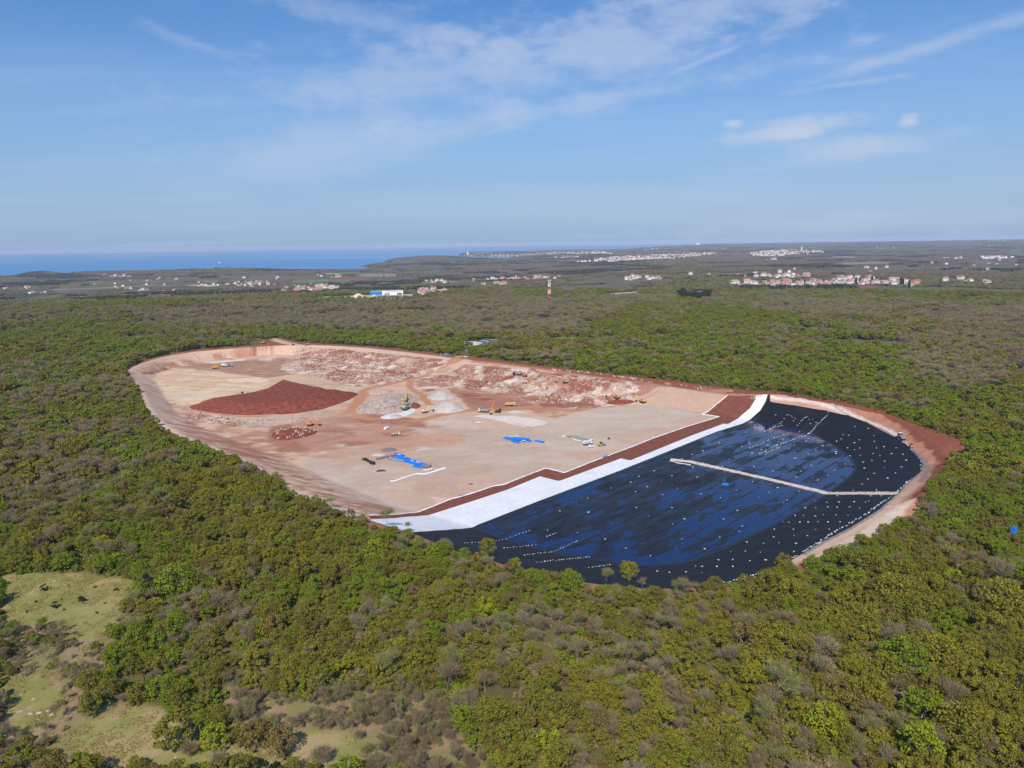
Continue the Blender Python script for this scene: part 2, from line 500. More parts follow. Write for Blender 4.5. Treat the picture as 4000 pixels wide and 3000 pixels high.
M['leaf_green'] = leaf('leaf_green', (0.105, 0.165, 0.010), (0.190, 0.230, 0.020), (0.155, 0.195, 0.015))
M['leaf_olive'] = leaf('leaf_olive', (0.120, 0.135, 0.015), (0.205, 0.200, 0.032), (0.150, 0.138, 0.026))
M['leaf_gold'] = leaf('leaf_gold', (0.165, 0.160, 0.014), (0.260, 0.240, 0.030), (0.175, 0.155, 0.024))
M['leaf_bright'] = leaf('leaf_bright', (0.17, 0.22, 0.010), (0.28, 0.31, 0.022), (0.21, 0.25, 0.015))
M['leaf_dark'] = leaf('leaf_dark', (0.020, 0.034, 0.014), (0.042, 0.060, 0.022), (0.026, 0.038, 0.018), transl=0)
M['leaf_brown'] = leaf('leaf_brown', (0.150, 0.112, 0.034), (0.225, 0.170, 0.055), (0.140, 0.110, 0.040))
M['leaf_cypress'] = leaf('leaf_cypress', (0.012, 0.026, 0.014), (0.025, 0.042, 0.020), (0.02, 0.03, 0.014), transl=0)
M['twig_grey'] = leaf('twig_grey', (0.185, 0.158, 0.112), (0.28, 0.24, 0.172), (0.20, 0.165, 0.115), transl=0)
M['twig_brown'] = leaf('twig_brown', (0.170, 0.132, 0.082), (0.250, 0.198, 0.128), (0.205, 0.155, 0.105), transl=0)
M['twig_sage'] = leaf('twig_sage', (0.19, 0.20, 0.080), (0.27, 0.27, 0.13), (0.17, 0.175, 0.075), transl=0)
M['bark'] = two_tone('bark', (0.27, 0.24, 0.20), (0.46, 0.42, 0.36), 2.0, bdist=0.05)
M['grass'] = leaf('grass_blades', (0.20, 0.19, 0.055), (0.32, 0.27, 0.11), (0.27, 0.21, 0.10), transl=0)

M['yellow'] = paint('machine_yellow', (0.70, 0.36, 0.045), 0.45)
M['orange'] = paint('machine_orange', (0.78, 0.27, 0.055), 0.45)
M['cream'] = paint('cream_paint', (0.74, 0.60, 0.36), 0.5)
M['tan'] = paint('tan_paint', (0.62, 0.42, 0.17), 0.5)
M['white_paint'] = paint('white_paint', (0.80, 0.80, 0.80), 0.35, dirt=0.1)
M['silver'] = paint('grey_steel', (0.42, 0.42, 0.42), 0.4, metal=0.4)
M['dark'] = paint('dark_steel', (0.035, 0.032, 0.032), 0.6)
M['rubber'] = paint('rubber', (0.028, 0.026, 0.026), 0.85, dirt=0.5)
M['glass_dark'] = paint('dark_glass', (0.018, 0.024, 0.03), 0.08, dirt=0.05, spec=0.6)
M['machine_green'] = paint('machine_green', (0.20, 0.27, 0.15), 0.5, dirt=0.4, dirtcol=(0.6, 0.58, 0.54))
M['navy'] = paint('navy_paint', (0.02, 0.03, 0.11), 0.4)
M['blue_pipe'] = paint('blue_plastic', (0.006, 0.20, 0.72), 0.35, dirt=0.04)
M['blue_sheet'] = paint('blue_cladding', (0.02, 0.22, 0.66), 0.5, dirt=0.06)
M['teal_board'] = paint('blue_grey_board', (0.11, 0.17, 0.24), 0.6)
M['red_paint'] = paint('red_paint', (0.70, 0.035, 0.03), 0.5, dirt=0.1)
M['black_plastic'] = paint('black_plastic', (0.020, 0.018, 0.022), 0.55, dirt=0.1)
M['grey_plastic'] = paint('grey_wrap', (0.15, 0.155, 0.175), 0.5, dirt=0.15)
M['coil'] = paint('grey_coil', (0.22, 0.235, 0.26), 0.5, dirt=0.1)
M['fabric_white'] = paint('white_fabric', (0.82, 0.80, 0.80), 0.8, dirt=0.12)
def bag_build(t):
    oi = t.node('ShaderNodeObjectInfo'); n = t.noise(objco(t), 3.0, 3, 0.6)
    c = t.mix(t.math('MULTIPLY', oi.outputs['Random'], 0.75), (0.80, 0.81, 0.78), (0.44, 0.45, 0.44))
    return princ(t, t.mix(t.math('MULTIPLY', n, 0.3), c, (0.40, 0.33, 0.27)), 0.75)


M['sandbag'] = mat('sandbag_white', bag_build)
M['sandbag_yellow'] = paint('sandbag_yellow', (0.80, 0.76, 0.38), 0.7, dirt=0.1)
M['sandbag_grey'] = paint('sandbag_grey', (0.42, 0.45, 0.46), 0.8, dirt=0.2)
M['pallet_green'] = paint('pallet_wrap_green', (0.26, 0.36, 0.33), 0.5, dirt=0.15)
M['wood'] = paint('timber', (0.36, 0.25, 0.12), 0.8)
M['wall_white'] = paint('render_white', (0.86, 0.85, 0.82), 0.85, dirt=0.08)
M['wall_cream'] = paint('render_cream', (0.72, 0.62, 0.42), 0.85, dirt=0.08)
M['wall_pink'] = paint('render_pink', (0.66, 0.46, 0.36), 0.85, dirt=0.08)
M['roof_red'] = paint('roof_red', (0.44, 0.21, 0.16), 0.85, dirt=0.3)
M['roof_orange'] = paint('roof_orange', (0.50, 0.30, 0.235), 0.85, dirt=0.3)
M['roof_grey'] = paint('roof_grey', (0.50, 0.49, 0.48), 0.8, dirt=0.1)
M['field_green'] = two_tone('field_green', (0.12, 0.20, 0.055), (0.16, 0.23, 0.07), 0.02)
M['field_red'] = two_tone('field_red', (0.22, 0.085, 0.055), (0.27, 0.12, 0.08), 0.02)
M['field_tan'] = two_tone('field_tan', (0.30, 0.25, 0.17), (0.24, 0.22, 0.13), 0.01)
M['field_dark'] = two_tone('field_dark', (0.05, 0.055, 0.05), (0.075, 0.07, 0.06), 0.02)
M['field_grass'] = two_tone('grass_field', (0.15, 0.20, 0.035), (0.24, 0.25, 0.065), 0.05)
M['road_pale'] = two_tone('pale_track', (0.52, 0.45, 0.38), (0.46, 0.40, 0.32), 0.05)


# ------------------------------------------------------------------ mesh helpers
def tag(o, label=None, cat=None, group=None, kind=None):
    if label: o['label'] = label
    if cat: o['category'] = cat
    if group: o['group'] = group
    if kind: o['kind'] = kind
    return o


def mesh_np(name, V, F, mats, midx=None, smooth=False):
    V = np.asarray(V, np.float32); F = np.asarray(F, np.int32)
    me = bpy.data.meshes.new(name)
    k = F.shape[1]
    me.vertices.add(len(V)); me.vertices.foreach_set('co', V.ravel())
    me.loops.add(F.size); me.loops.foreach_set('vertex_index', F.ravel())
    me.polygons.add(len(F)); me.polygons.foreach_set('loop_start', np.arange(0, F.size, k, dtype=np.int32))
    try: me.polygons.foreach_set('loop_total', np.full(len(F), k, np.int32))
    except Exception: pass
    for m_ in mats: me.materials.append(m_)
    if midx is not None: me.polygons.foreach_set('material_index', np.asarray(midx, np.int32))
    me.polygons.foreach_set('use_smooth', np.full(len(F), smooth, bool))
    me.update(calc_edges=True)
    return me


def obj(name, me, parent=None):
    o = bpy.data.objects.new(name, me); C.objects.link(o)
    if parent: o.parent = parent
    return o


def empty(name, loc=(0, 0, 0), rz=0.0, s=1.0):
    o = bpy.data.objects.new(name, None); C.objects.link(o)
    o.location = loc; o.rotation_euler = (0, 0, rz); o.scale = (s, s, s); o.empty_display_size = 0.5
    return o


class MB:
    """collects boxes, bars and tubes into one mesh"""
    def __init__(s): s.v = []; s.f = []

    def poly(s, vs_, fs_):
        b = len(s.v); s.v += [tuple(map(float, q)) for q in vs_]; s.f += [tuple(b + i for i in f) for f in fs_]
        return s

    def box(s, c, d, rz=0.0, taper=(1, 1), ry=0.0, shift=(0, 0)):
        cx, cy_, cz = c; hx, hy, hz = d[0] / 2, d[1] / 2, d[2] / 2
        P_ = []
        for z, tx, ty, ox, oy in ((-hz, 1, 1, 0, 0), (hz, taper[0], taper[1], shift[0], shift[1])):
            for x, y in ((-hx, -hy), (hx, -hy), (hx, hy), (-hx, hy)):
                P_.append([x * tx + ox, y * ty + oy, z])
        P_ = np.array(P_)
        if ry:
            c_, s_ = math.cos(ry), math.sin(ry)
            P_ = np.stack([P_[:, 0] * c_ + P_[:, 2] * s_, P_[:, 1], -P_[:, 0] * s_ + P_[:, 2] * c_], -1)
        if rz:
            c_, s_ = math.cos(rz), math.sin(rz)
            P_ = np.stack([P_[:, 0] * c_ - P_[:, 1] * s_, P_[:, 0] * s_ + P_[:, 1] * c_, P_[:, 2]], -1)
        P_ += (cx, cy_, cz)
        return s.poly(P_, [(0, 3, 2, 1), (4, 5, 6, 7), (0, 1, 5, 4), (1, 2, 6, 5), (2, 3, 7, 6), (3, 0, 4, 7)])

    def tube(s, a, b, ra, rb=None, n=8):
        rb = ra if rb is None else rb
        a = Vector(a); b = Vector(b); d = (b - a)
        if d.length < 1e-6: return s
        q = d.to_track_quat('Z', 'Y')
        vs_ = []
        for p, r in ((a, ra), (b, rb)):
            for k in range(n):
                t = 2 * math.pi * k / n
                vs_.append(p + q @ Vector((math.cos(t) * r, math.sin(t) * r, 0)))
        fs_ = [(k, (k + 1) % n, n + (k + 1) % n, n + k) for k in range(n)] + [tuple(range(n))[::-1], tuple(range(n, 2 * n))]
        return s.poly(vs_, fs_)

    def prism(s, prof, y0, y1):
        """profile in x,z extruded along y"""
        n = len(prof)
        vs_ = [(x, y0, z) for x, z in prof] + [(x, y1, z) for x, z in prof]
        fs_ = [tuple(range(n)), tuple(range(n, 2 * n))[::-1]] + [(k, n + k, n + (k + 1) % n, (k + 1) % n) for k in range(n)]
        return s.poly(vs_, fs_)

    def beam(s, pts, wy, hz):
        """bent box beam through points in the xz plane, width wy"""
        for (a, b), (h0, h1) in zip(zip(pts[:-1], pts[1:]), zip(hz[:-1], hz[1:])):
            dx, dz = b[0] - a[0], b[1] - a[1]; L = math.hypot(dx, dz); nx, nz = -dz / L, dx / L
            s.prism([(a[0] - nx * h0 / 2, a[1] - nz * h0 / 2), (b[0] - nx * h1 / 2, b[1] - nz * h1 / 2), (b[0] + nx * h1 / 2, b[1] + nz * h1 / 2), (a[0] + nx * h0 / 2, a[1] + nz * h0 / 2)], -wy / 2, wy / 2)
        return s

    def mesh(s, name, m_, bevel=0.0):
        me = bpy.data.meshes.new(name); me.from_pydata(s.v, [], s.f); me.materials.append(m_)
        me.update()
        import bmesh
        bm = bmesh.new(); bm.from_mesh(me); bmesh.ops.recalc_face_normals(bm, faces=bm.faces)
        if bevel: bmesh.ops.bevel(bm, geom=list(bm.edges), offset=bevel, segments=1, affect='EDGES')
        bm.to_mesh(me); bm.free()
        return me

    def build(s, name, m_, parent=None, bevel=0.0):
        return obj(name, s.mesh(name, m_, bevel), parent)


def copy_tree(o, parent=None):
    c = o.copy(); C.objects.link(c)
    if parent: c.parent = parent
    for ch in [k for k in ALLCH.get(o.name, [])]:
        ALLCH.setdefault(c.name, []).append(copy_tree(ch, c))
    return c


ALLCH = {}
def reg(root):
    """remember the children of a prototype so that copying does not search the scene"""
    for ch in root.children:
        ALLCH.setdefault(root.name, []).append(ch); reg(ch)
    return root


# ------------------------------------------------------------------ terrain: near grid
GX0, GX1, GY0, GY1, GS = -470.0, 400.0, 128.0, 930.0, 1.3
gx = np.arange(GX0, GX1 + 0.1, GS); gy = np.arange(GY0, GY1 + 0.1, GS)
GXm, GYm = np.meshgrid(gx, gy)
X = GXm.ravel(); Y = GYm.ravel()
Z = H_site(X, Y)
dO = sdf(outer, X, Y); dC = sdf(crest, X, Y); dT = sdf(toe, X, Y)
ins = dO > 0

FOR = np.array([0.130, 0.115, 0.045])
col = np.tile(FOR, (len(X), 1)) * (0.8 + 0.5 * fbm(X, Y, 14, 3, 5))[:, None]


def zone(poly, color, feather=2.0, warp=3.0, ws=9.0, amount=1.0, seed=1, patchy=0.0):
    """blend a soil colour into the ground inside a world polygon with a ragged edge"""
    lo = poly.min(0) - feather - warp; hi = poly.max(0) + feather + warp
    m = (X > lo[0]) & (X < hi[0]) & (Y > lo[1]) & (Y < hi[1])
    if not m.any(): return
    xs, ys = X[m], Y[m]
    d = sdf(poly, xs, ys) + (fbm(xs, ys, ws, 4, seed, 0.6) - 0.5) * 2 * warp
    f = sst(d, -feather / 2, feather / 2) * amount
    if patchy: f = f * (1 - patchy + patchy * sst(fbm(xs, ys, ws * 0.7, 4, seed + 31, 0.6), 0.38, 0.58))
    col[m] = col[m] * (1 - f[:, None]) + np.array(color) * f[:, None]


def zp(px, color, **k): zone(Pxy(px), color, **k)


def track(px, color, width, feather=1.5, amount=1.0, seed=3, wob=0.8):
    pts = smooth_poly(Pxy(px), 2, closed=False)
    lo = pts.min(0) - width * 2; hi = pts.max(0) + width * 2
    m = (X > lo[0]) & (X < hi[0]) & (Y > lo[1]) & (Y < hi[1])
    xs, ys = X[m], Y[m]
    d = width / 2 - segdist(pts, xs, ys, closed=False) + (fbm(xs, ys, 6, 3, seed) - 0.5) * 2 * wob
    f = sst(d, -feather / 2, feather / 2) * amount
    col[m] = col[m] * (1 - f[:, None]) + np.array(color) * f[:, None]


SAND = (0.50, 0.37, 0.28); GRAV = (0.475, 0.385, 0.32); REDS = (0.27, 0.095, 0.062); REDB = (0.34, 0.165, 0.115)
PINK = (0.55, 0.385, 0.30); CREAM = (0.60, 0.44, 0.30); WHITE = (0.66, 0.60, 0.56); TAN = (0.47, 0.235, 0.135)
# everything inside the clearing
f = sst(dO + (fbm(X, Y, 6, 3, 77) - 0.5) * 5, -1.5, 1.5)[:, None]
col = col * (1 - f) + np.array(REDS) * f
f = sst(dC + 3.5, -1, 1.5)[:, None]; col = col * (1 - f) + np.array(PINK) * f
streak = fbm(X * 0.35 + Y * 0.1, Y * 1.6, 16, 4, 9)
f = (sst(dC, 0, 4) * sst(streak, 0.55, 0.70) * 0.5)[:, None]; col = col * (1 - f) + np.array(REDB) * f
f = (sst(dC, 0, 4) * sst(fbm(X, Y * 3.0, 14, 5, 19, 0.6), 0.48, 0.60) * 0.75)[:, None]; col = col * (1 - f) + np.array(CREAM) * f
# main gravel platform
zp(r5((-300, -150), (0, -60), (300, -40), (700, 40), (1100, 60), (1500, 60), (1900, 20), (2212, 0)) + r3((400, 640), (900, 560), (1340, 560), (1780, 650), (1960, 685), (1600, 800), (1000, 1020), (290, 1293), (0, 1283))
   + r5((1280, 590), (900, 715), (720, 780), (400, 780), (100, 700), (-50, 560), (-200, 400)), GRAV, warp=4, ws=20, feather=5)
zp(r5((-300, 60), (0, 100), (420, 60), (700, 200), (500, 330), (120, 380), (-200, 300)), (0.52, 0.32, 0.235), warp=8, ws=25, feather=12, amount=0.8, patchy=0.5)
zp(r2((430, 1050), (700, 1010), (1000, 985), (1200, 1010), (1215, 1090), (1050, 1150), (850, 1140), (600, 1110)), (0.50, 0.285, 0.20), warp=6, ws=14, feather=5, amount=0.85)
zp(r5((420, 560), (800, 500), (1300, 430), (1500, 480), (1200, 600), (900, 700), (600, 720), (430, 640)), (0.52, 0.36, 0.27), warp=7, ws=22, feather=10, amount=0.7)
zp(r3((900, 900), (1300, 780), (1700, 700), (1900, 700), (1500, 820), (1000, 1010), (500, 1190), (300, 1230), (100, 1180), (300, 1060), (700, 980)), (0.52, 0.35, 0.265), warp=6, ws=20, feather=10, amount=0.7)
zp(r3((300, 660), (900, 590), (1340, 575), (1760, 655), (1300, 740), (800, 800), (300, 850), (0, 830), (0, 720)), (0.52, 0.44, 0.375), warp=6, ws=24, feather=10, amount=0.8)
for k in range(26):
    u = rng.uniform(1350, 2560); v = rng.uniform(1690, 1960)
    if v > 2013 - (u - 1400) * 0.30: continue
    a = rng.uniform(15, 70); b = a * 0.16
    zp([(u - a, v), (u, v - b), (u + a, v - b * .3), (u + a * .4, v + b)], [(0.50, 0.33, 0.25), (0.54, 0.46, 0.40), (0.44, 0.30, 0.23)][k % 3], warp=3, ws=9, feather=4, amount=0.55, seed=40 + k)
# rust brown working area left and centre
zp(r1((1250, 870), (1500, 800), (2212, 740), (2600, 800), (2650, 900), (2212, 960), (1900, 1000), (1600, 1070), (1330, 1090), (1270, 980)), REDB, warp=5, ws=14, feather=5)
zp(r1((1280, 880), (1450, 840), (1600, 850), (1710, 900), (1560, 960), (1350, 980), (1270, 940)), REDS, warp=4, ws=7, feather=3, patchy=0.4)
zp(r1((1800, 860), (2212, 800), (2212, 880), (1900, 920)), (0.40, 0.20, 0.13), warp=4, feather=4)
zp(r1((480, 880), (900, 960), (1250, 1060), (1320, 1180), (1050, 1120), (700, 1010), (520, 930)), REDB, warp=5, ws=9, feather=4, amount=0.8, patchy=0.7)
zp(r1((1380, 1280), (1700, 1260), (1730, 1290), (1500, 1300)), REDB, warp=4, feather=3, patchy=0.5)
zp(r1((1600, 1420), (1800, 1400), (1950, 1450), (1700, 1480)), REDS, warp=4, feather=3, patchy=0.5)
zp(r5((100, 640), (300, 690), (600, 740), (400, 790), (150, 760), (60, 690)), REDB, warp=4, ws=8, feather=3, patchy=0.7)
zp(r1((620, 700), (900, 760), (1250, 760), (1450, 750), (1800, 770), (1700, 800), (1300, 850), (900, 870), (700, 840)), (0.50, 0.40, 0.33), warp=5, ws=9, feather=3, patchy=0.3)
zp(r1((540, 720), (800, 750), (880, 800), (700, 850), (560, 780)), WHITE, warp=4, ws=6, feather=2, patchy=0.6)
# cream basin and brown yard behind the red mound
zp(r1((200, 400), (500, 330), (860, 390), (1250, 440), (1280, 480), (1180, 560), (800, 620), (620, 660), (330, 640), (280, 500)), CREAM, warp=6, ws=18, feather=6)
zp(r1((300, 500), (560, 520), (640, 560), (900, 540), (700, 620), (400, 630)), (0.62, 0.50, 0.38), warp=6, ws=14, feather=4, patchy=0.3)
zp(r1((900, 450), (1180, 430), (1270, 455), (1200, 475), (950, 475)), (0.72, 0.58, 0.44), warp=2, feather=1.5)
zp(r1((350, 330), (850, 290), (1400, 260), (1700, 300), (1500, 400), (1250, 430), (860, 385), (560, 350)), (0.37, 0.215, 0.155), warp=5, ws=14, feather=5)
zp(r1((150, 385), (400, 320), (780, 260), (1150, 225), (1160, 240), (780, 300), (350, 360), (170, 405)), REDS, warp=3, ws=6, feather=2, patchy=0.5)
zp(r1((700, 300), (1040, 268), (1060, 282), (780, 312)), WHITE, warp=2, feather=2)
zp(r1((1400, 370), (1560, 345), (1900, 330), (2212, 360), (2212, 400), (1800, 400), (1450, 395)), WHITE, warp=4, ws=8, feather=2, patchy=0.4)
zp(r1((1160, 280), (1300, 240), (1330, 260), (1260, 295)), (0.66, 0.5, 0.4), warp=2, feather=2)
# rubble fields
zp(r1((1400, 330), (1580, 190), (1900, 180), (2300, 230)) + r2((1050, 235), (900, 330), (740, 380), (560, 430), (200, 500), (0, 500), (-150, 470), (-300, 420)), (0.47, 0.33, 0.265), warp=5, ws=12, feather=4)
zp(r1((1480, 190), (1800, 175), (2212, 215)) + r2((900, 190), (1050, 225), (950, 260), (500, 180), (0, 140)), REDS, warp=6, ws=7, feather=2, patchy=0.6)
zp(r2((640, 450), (800, 380), (1000, 370), (1200, 290), (1700, 330), (2212, 380)) + r3((400, 250), (900, 310), (1380, 360), (1200, 440), (1000, 520), (600, 570), (0, 560)) + r2((1900, 610), (1500, 560), (1100, 470), (800, 540), (650, 520)), (0.49, 0.36, 0.30), warp=5, ws=10, feather=3)
zp(r2((1000, 520), (1300, 560), (1700, 610), (2212, 620)) + r3((300, 560), (1000, 560), (600, 600), (300, 650), (0, 640)) + r2((1900, 740), (1650, 760), (1300, 740), (1150, 620)), REDB, warp=5, ws=12, feather=4)
for k, q in enumerate([((1100, 560), (1400, 590), (1500, 650), (1300, 650)), ((850, 400), (1000, 390), (1000, 440), (880, 440)), ((1180, 430), (1290, 440), (1240, 480), (1170, 470)),
                       ((1250, 330), (1320, 320), (1300, 400), (1240, 390)), ((2090, 510), (2212, 520), (2200, 560), (2100, 550)), ((1480, 590), (1560, 580), (1540, 640), (1500, 640)),
                       ((1900, 300), (1980, 300), (1960, 350), (1880, 330)), ((1600, 380), (1750, 400), (1700, 450), (1580, 440))]):
    zp(r2(*q), REDS, warp=3, ws=6, feather=2, amount=0.9, seed=60 + k)
for k, q in enumerate([((1330, 415), (1450, 400), (1550, 430), (1400, 440)), ((1220, 300), (1320, 290), (1300, 330), (1220, 330)), ((1720, 630), (1850, 625), (1850, 645), (1740, 650)),
                       ((1830, 660), (2050, 645), (2100, 660), (1900, 680)), ((1250, 500), (1450, 490), (1500, 530), (1300, 530)), ((650, 500), (900, 490), (950, 515), (700, 520)),
                       ((0, 180), (250, 240), (200, 290), (0, 270)), ((1900, 350), (1990, 355), (1960, 380), (1910, 375))]):
    zp(r2(*q), WHITE, warp=3, ws=6, feather=2, amount=0.9, seed=80 + k, patchy=0.3)
for k, q in enumerate([((280, 480), (600, 440), (760, 470), (700, 520), (350, 520)), ((300, 240), (560, 260), (640, 290), (420, 300)), ((0, 380), (300, 360), (420, 400), (100, 420)), ((1000, 320), (1120, 310), (1200, 400), (1100, 440), (980, 380))]):
    zp(r3(*q), (0.64, 0.55, 0.51), warp=4, ws=6, feather=2, amount=0.85, seed=90 + k, patchy=0.5)
# slope at the far right of the gravel
zp(r3((1390, 362), (2050, 460), (1840, 632), (1770, 655), (1340, 565), (1180, 560), (1200, 480)), (0.50, 0.345, 0.265), warp=2, ws=8, feather=3)
zp(r3((-50, 560), (100, 540), (300, 580), (700, 560), (760, 590), (400, 620), (300, 680), (200, 700), (60, 680), (-50, 640)), TAN, warp=3, feather=4)
# white gravel flats
zp(r2((1285, 820), (1400, 797), (1560, 815), (1700, 812), (1900, 835), (2110, 880), (2050, 920), (1850, 930), (1700, 900), (1500, 850)), (0.66, 0.60, 0.575), warp=1, feather=1.5)
zp(r2((1655, 770), (1750, 752), (1900, 778), (1720, 792)), (0.62, 0.57, 0.55), warp=.8, feather=1.5)
zp(r1((1575, 1072), (1850, 1005), (2000, 965), (2212, 922)) + r2((0, 1068), (200, 1028), (400, 992), (405, 1000), (200, 1052), (0, 1088)) + r1((2212, 935), (1840, 1020), (1750, 1060), (1765, 1078), (1690, 1108)), (0.70, 0.645, 0.63), warp=.6, feather=1)
zp(r1((1070, 1018), (1130, 1008), (1185, 1020), (1110, 1038)), (0.70, 0.64, 0.60), warp=.8, feather=1)
zp(r2((780, 870), (1100, 850), (1300, 880), (1400, 960), (1000, 950)), (0.56, 0.46, 0.41), warp=5, ws=8, feather=5, amount=0.8, patchy=0.5)
zp(r2((540, 940), (700, 930), (900, 990), (760, 1000)), (0.60, 0.52, 0.48), warp=3, feather=4, amount=0.8, patchy=0.4)
zp(r2((470, 1170), (760, 1150), (870, 1165), (680, 1190), (640, 1220), (520, 1200)), (0.60, 0.53, 0.49), warp=2, feather=2)
zp(r5((850, 640), (1020, 660), (900, 700), (880, 680)), (0.62, 0.50, 0.40), warp=1, feather=1)
zp(r1((500, 930), (900, 1110), (1500, 1420), (2060, 1640), (2200, 1600), (1700, 1300), (1100, 1000), (600, 860)), (0.42, 0.23, 0.16), warp=9, ws=14, feather=6, amount=.65, patchy=0.8)
zp(r5((-200, 300), (100, 330), (0, 440), (420, 640), (700, 720), (600, 770), (200, 640), (-100, 500)), (0.52, 0.43, 0.375), warp=5, ws=12, feather=8, amount=0.7)
# roads
ROADS = [(r2((1190, 200), (1060, 240), (900, 310), (740, 385), (560, 430), (350, 480), (150, 520), (80, 570), (60, 640), (0, 740), (-40, 790), (100, 830), (300, 872), (500, 885), (700, 868), (900, 815), (1100, 775), (1350, 745), (1700, 735), (2212, 700)), 8.5),
         (r2((620, 432), (600, 500), (680, 560), (760, 590), (770, 640), (830, 690)), 6),
         (r2((680, 562), (850, 545), (1000, 500), (1110, 468)), 4.5),
         (r1((2100, 570), (2060, 620), (1960, 715), (1850, 775), (1700, 800), (1500, 840)), 7),
         (r1((520, 700), (800, 745), (1050, 772), (1250, 762)), 3.5)]
for q, wd in ROADS: track(q, TAN, wd)
track(r2((1150, 170), (1090, 210), (1050, 240)), TAN, 9)
track(r2((1300, 225), (1700, 262), (2212, 330)) + r3((300, 220), (900, 290), (1400, 355)), (0.42, 0.20, 0.13), 7)
track(r1((80, 370), (250, 300), (640, 222), (1000, 190), (1350, 158), (1600, 165)) + r2((0, 92), (500, 140), (1000, 190)), (0.56, 0.405, 0.315), 7)
track(r1((80, 380), (180, 480), (230, 560), (250, 680), (330, 800)), (0.54, 0.39, 0.31), 6)
track(r1((700, 1010), (1000, 1130), (1200, 1240), (1500, 1400), (1800, 1550), (2060, 1640)), (0.60, 0.49, 0.42), 4)
track(r1((1280, 95), (1400, 130), (1500, 150)), (0.55, 0.38, 0.29), 12)
for q in [r3((0, 790), (300, 740), (700, 640), (1000, 610), (1300, 640), (1400, 660), (1200, 710), (700, 715), (100, 690)), r2((1750, 1040), (1950, 960), (1900, 930), (1700, 880)), r2((1400, 1200), (1680, 1120), (1650, 1060), (1500, 1020), (1300, 1000))]:
    track(q, (0.47, 0.30, 0.22), 1.6, amount=0.6)
# right-hand red bank
rb = sst(segdist(banktop, X, Y, closed=False), 40, 28) * sst(-dC, -1, 3) * sst(dO, -6, 0)
c_bank = np.array((0.44, 0.215, 0.145))[None, :] * (0.72 + 0.5 * fbm(X, Y, 5, 4, 12, .65))[:, None]
col = col * (1 - rb[:, None]) + c_bank * rb[:, None]
track(BANKTOP_PX, (0.22, 0.07, 0.045), 9, amount=0.95, wob=2.5)
zp(BANKTOP_PX[:8] + [(3720, 1840), (3762, 1790), (3765, 1715), (3690, 1690), (3578, 1652), (3433, 1592), (3252, 1558), (3040, 1528), (2860, 1520)], (0.24, 0.08, 0.052), warp=1.5, ws=6, feather=2)
track(r4((300, 248), (950, 333), (1300, 428), (1540, 545)), (0.66, 0.56, 0.52), 3.2, wob=.3)
zp(r4((1730, 1095), (1560, 1145), (1440, 1230), (1200, 1400), (900, 1560), (750, 1680), (900, 1660), (1300, 1480), (1500, 1330), (1640, 1200)), (0.56, 0.46, 0.40), warp=1.5, ws=6, feather=2)
track(r4((1800, 905), (1690, 1010), (1560, 1110), (1300, 1290), (1000, 1470), (760, 1610)), (0.52, 0.37, 0.29), 5, amount=0.9)
track(r4((1640, 640), (1790, 760), (1830, 850), (1770, 960)), (0.30, 0.20, 0.19), 3)
zp(r4((2000, 600), (2110, 600), (2130, 700), (2030, 780), (1960, 660)), REDS, warp=6, ws=8, feather=3)
track(CREST_PX[39:52], (0.27, 0.135, 0.095), 11, amount=0.95, wob=1.5)
track(CREST_PX[52:62], (0.60, 0.48, 0.40), 5, amount=0.8, wob=1.2)
# meadow and openings in the near woodland
MEADOWS = [[(0, 2250), (110, 2240), (330, 2238), (500, 2262), (545, 2275), (535, 2330), (470, 2400), (440, 2470), (330, 2500), (200, 2450), (0, 2460)],
           [(430, 2740), (620, 2760), (760, 2870), (1000, 2910), (1250, 2860), (1400, 2870), (1400, 3010), (250, 3010), (300, 2870)],
           [(0, 2660), (150, 2640), (260, 2700), (220, 2800), (90, 2880), (0, 2890)]]
OPENINGS = [[(880, 2690), (1200, 2730), (1480, 2700), (1740, 2740), (1790, 2860), (1950, 3060), (1350, 3060), (1080, 2920), (900, 2850)],
            [(0, 2450), (440, 2470), (420, 2600), (350, 2700), (330, 2850), (260, 3060), (0, 3060)],
            [(300, 1750), (330, 1745), (340, 1760), (310, 1766)]]
MEADW = [plane(m_, 0.0) for m_ in MEADOWS]; OPENW = [plane(m_, 0.0) for m_ in OPENINGS]
OPENLEFT = OPENW[1]
def paint_meadows():
  for k, m_ in enumerate(MEADW):
    zone(m_, (0.26, 0.25, 0.085), feather=3, warp=2, seed=100 + k)
    zone(m_, (0.40, 0.30, 0.175), feather=3, warp=1, ws=11, seed=110 + k, patchy=1.0, amount=0.8)
    zone(m_, (0.21, 0.24, 0.06), feather=3, warp=1, ws=16, seed=120 + k, patchy=1.0, amount=0.7)
for k, m_ in enumerate(OPENW):
    zone(m_, (0.32, 0.225, 0.155), feather=3, warp=2, seed=130 + k)
    zone(m_, (0.22, 0.21, 0.08), feather=3, warp=1, ws=9, seed=140 + k, patchy=1.0, amount=0.9)

# streaks dragged over the cream basin and left slopes
def speckle(poly, cols, sc, warpy=1.0, amount=0.9, seed=0, lo=.545, hi=.62):
    lo_ = poly.min(0); hi_ = poly.max(0)
    m = (X > lo_[0]) & (X < hi_[0]) & (Y > lo_[1]) & (Y < hi_[1])
    xs, ys = X[m], Y[m]; e = sst(sdf(poly, xs, ys), -1, 4)
    for k, c_ in enumerate(cols):
        f_ = e * sst(fbm(xs, ys * warpy, sc * (1 + .35 * k), 5, seed + 7 * k, 0.62), lo, hi) * amount
        col[m] = col[m] * (1 - f_[:, None]) + np.array(c_) * f_[:, None]


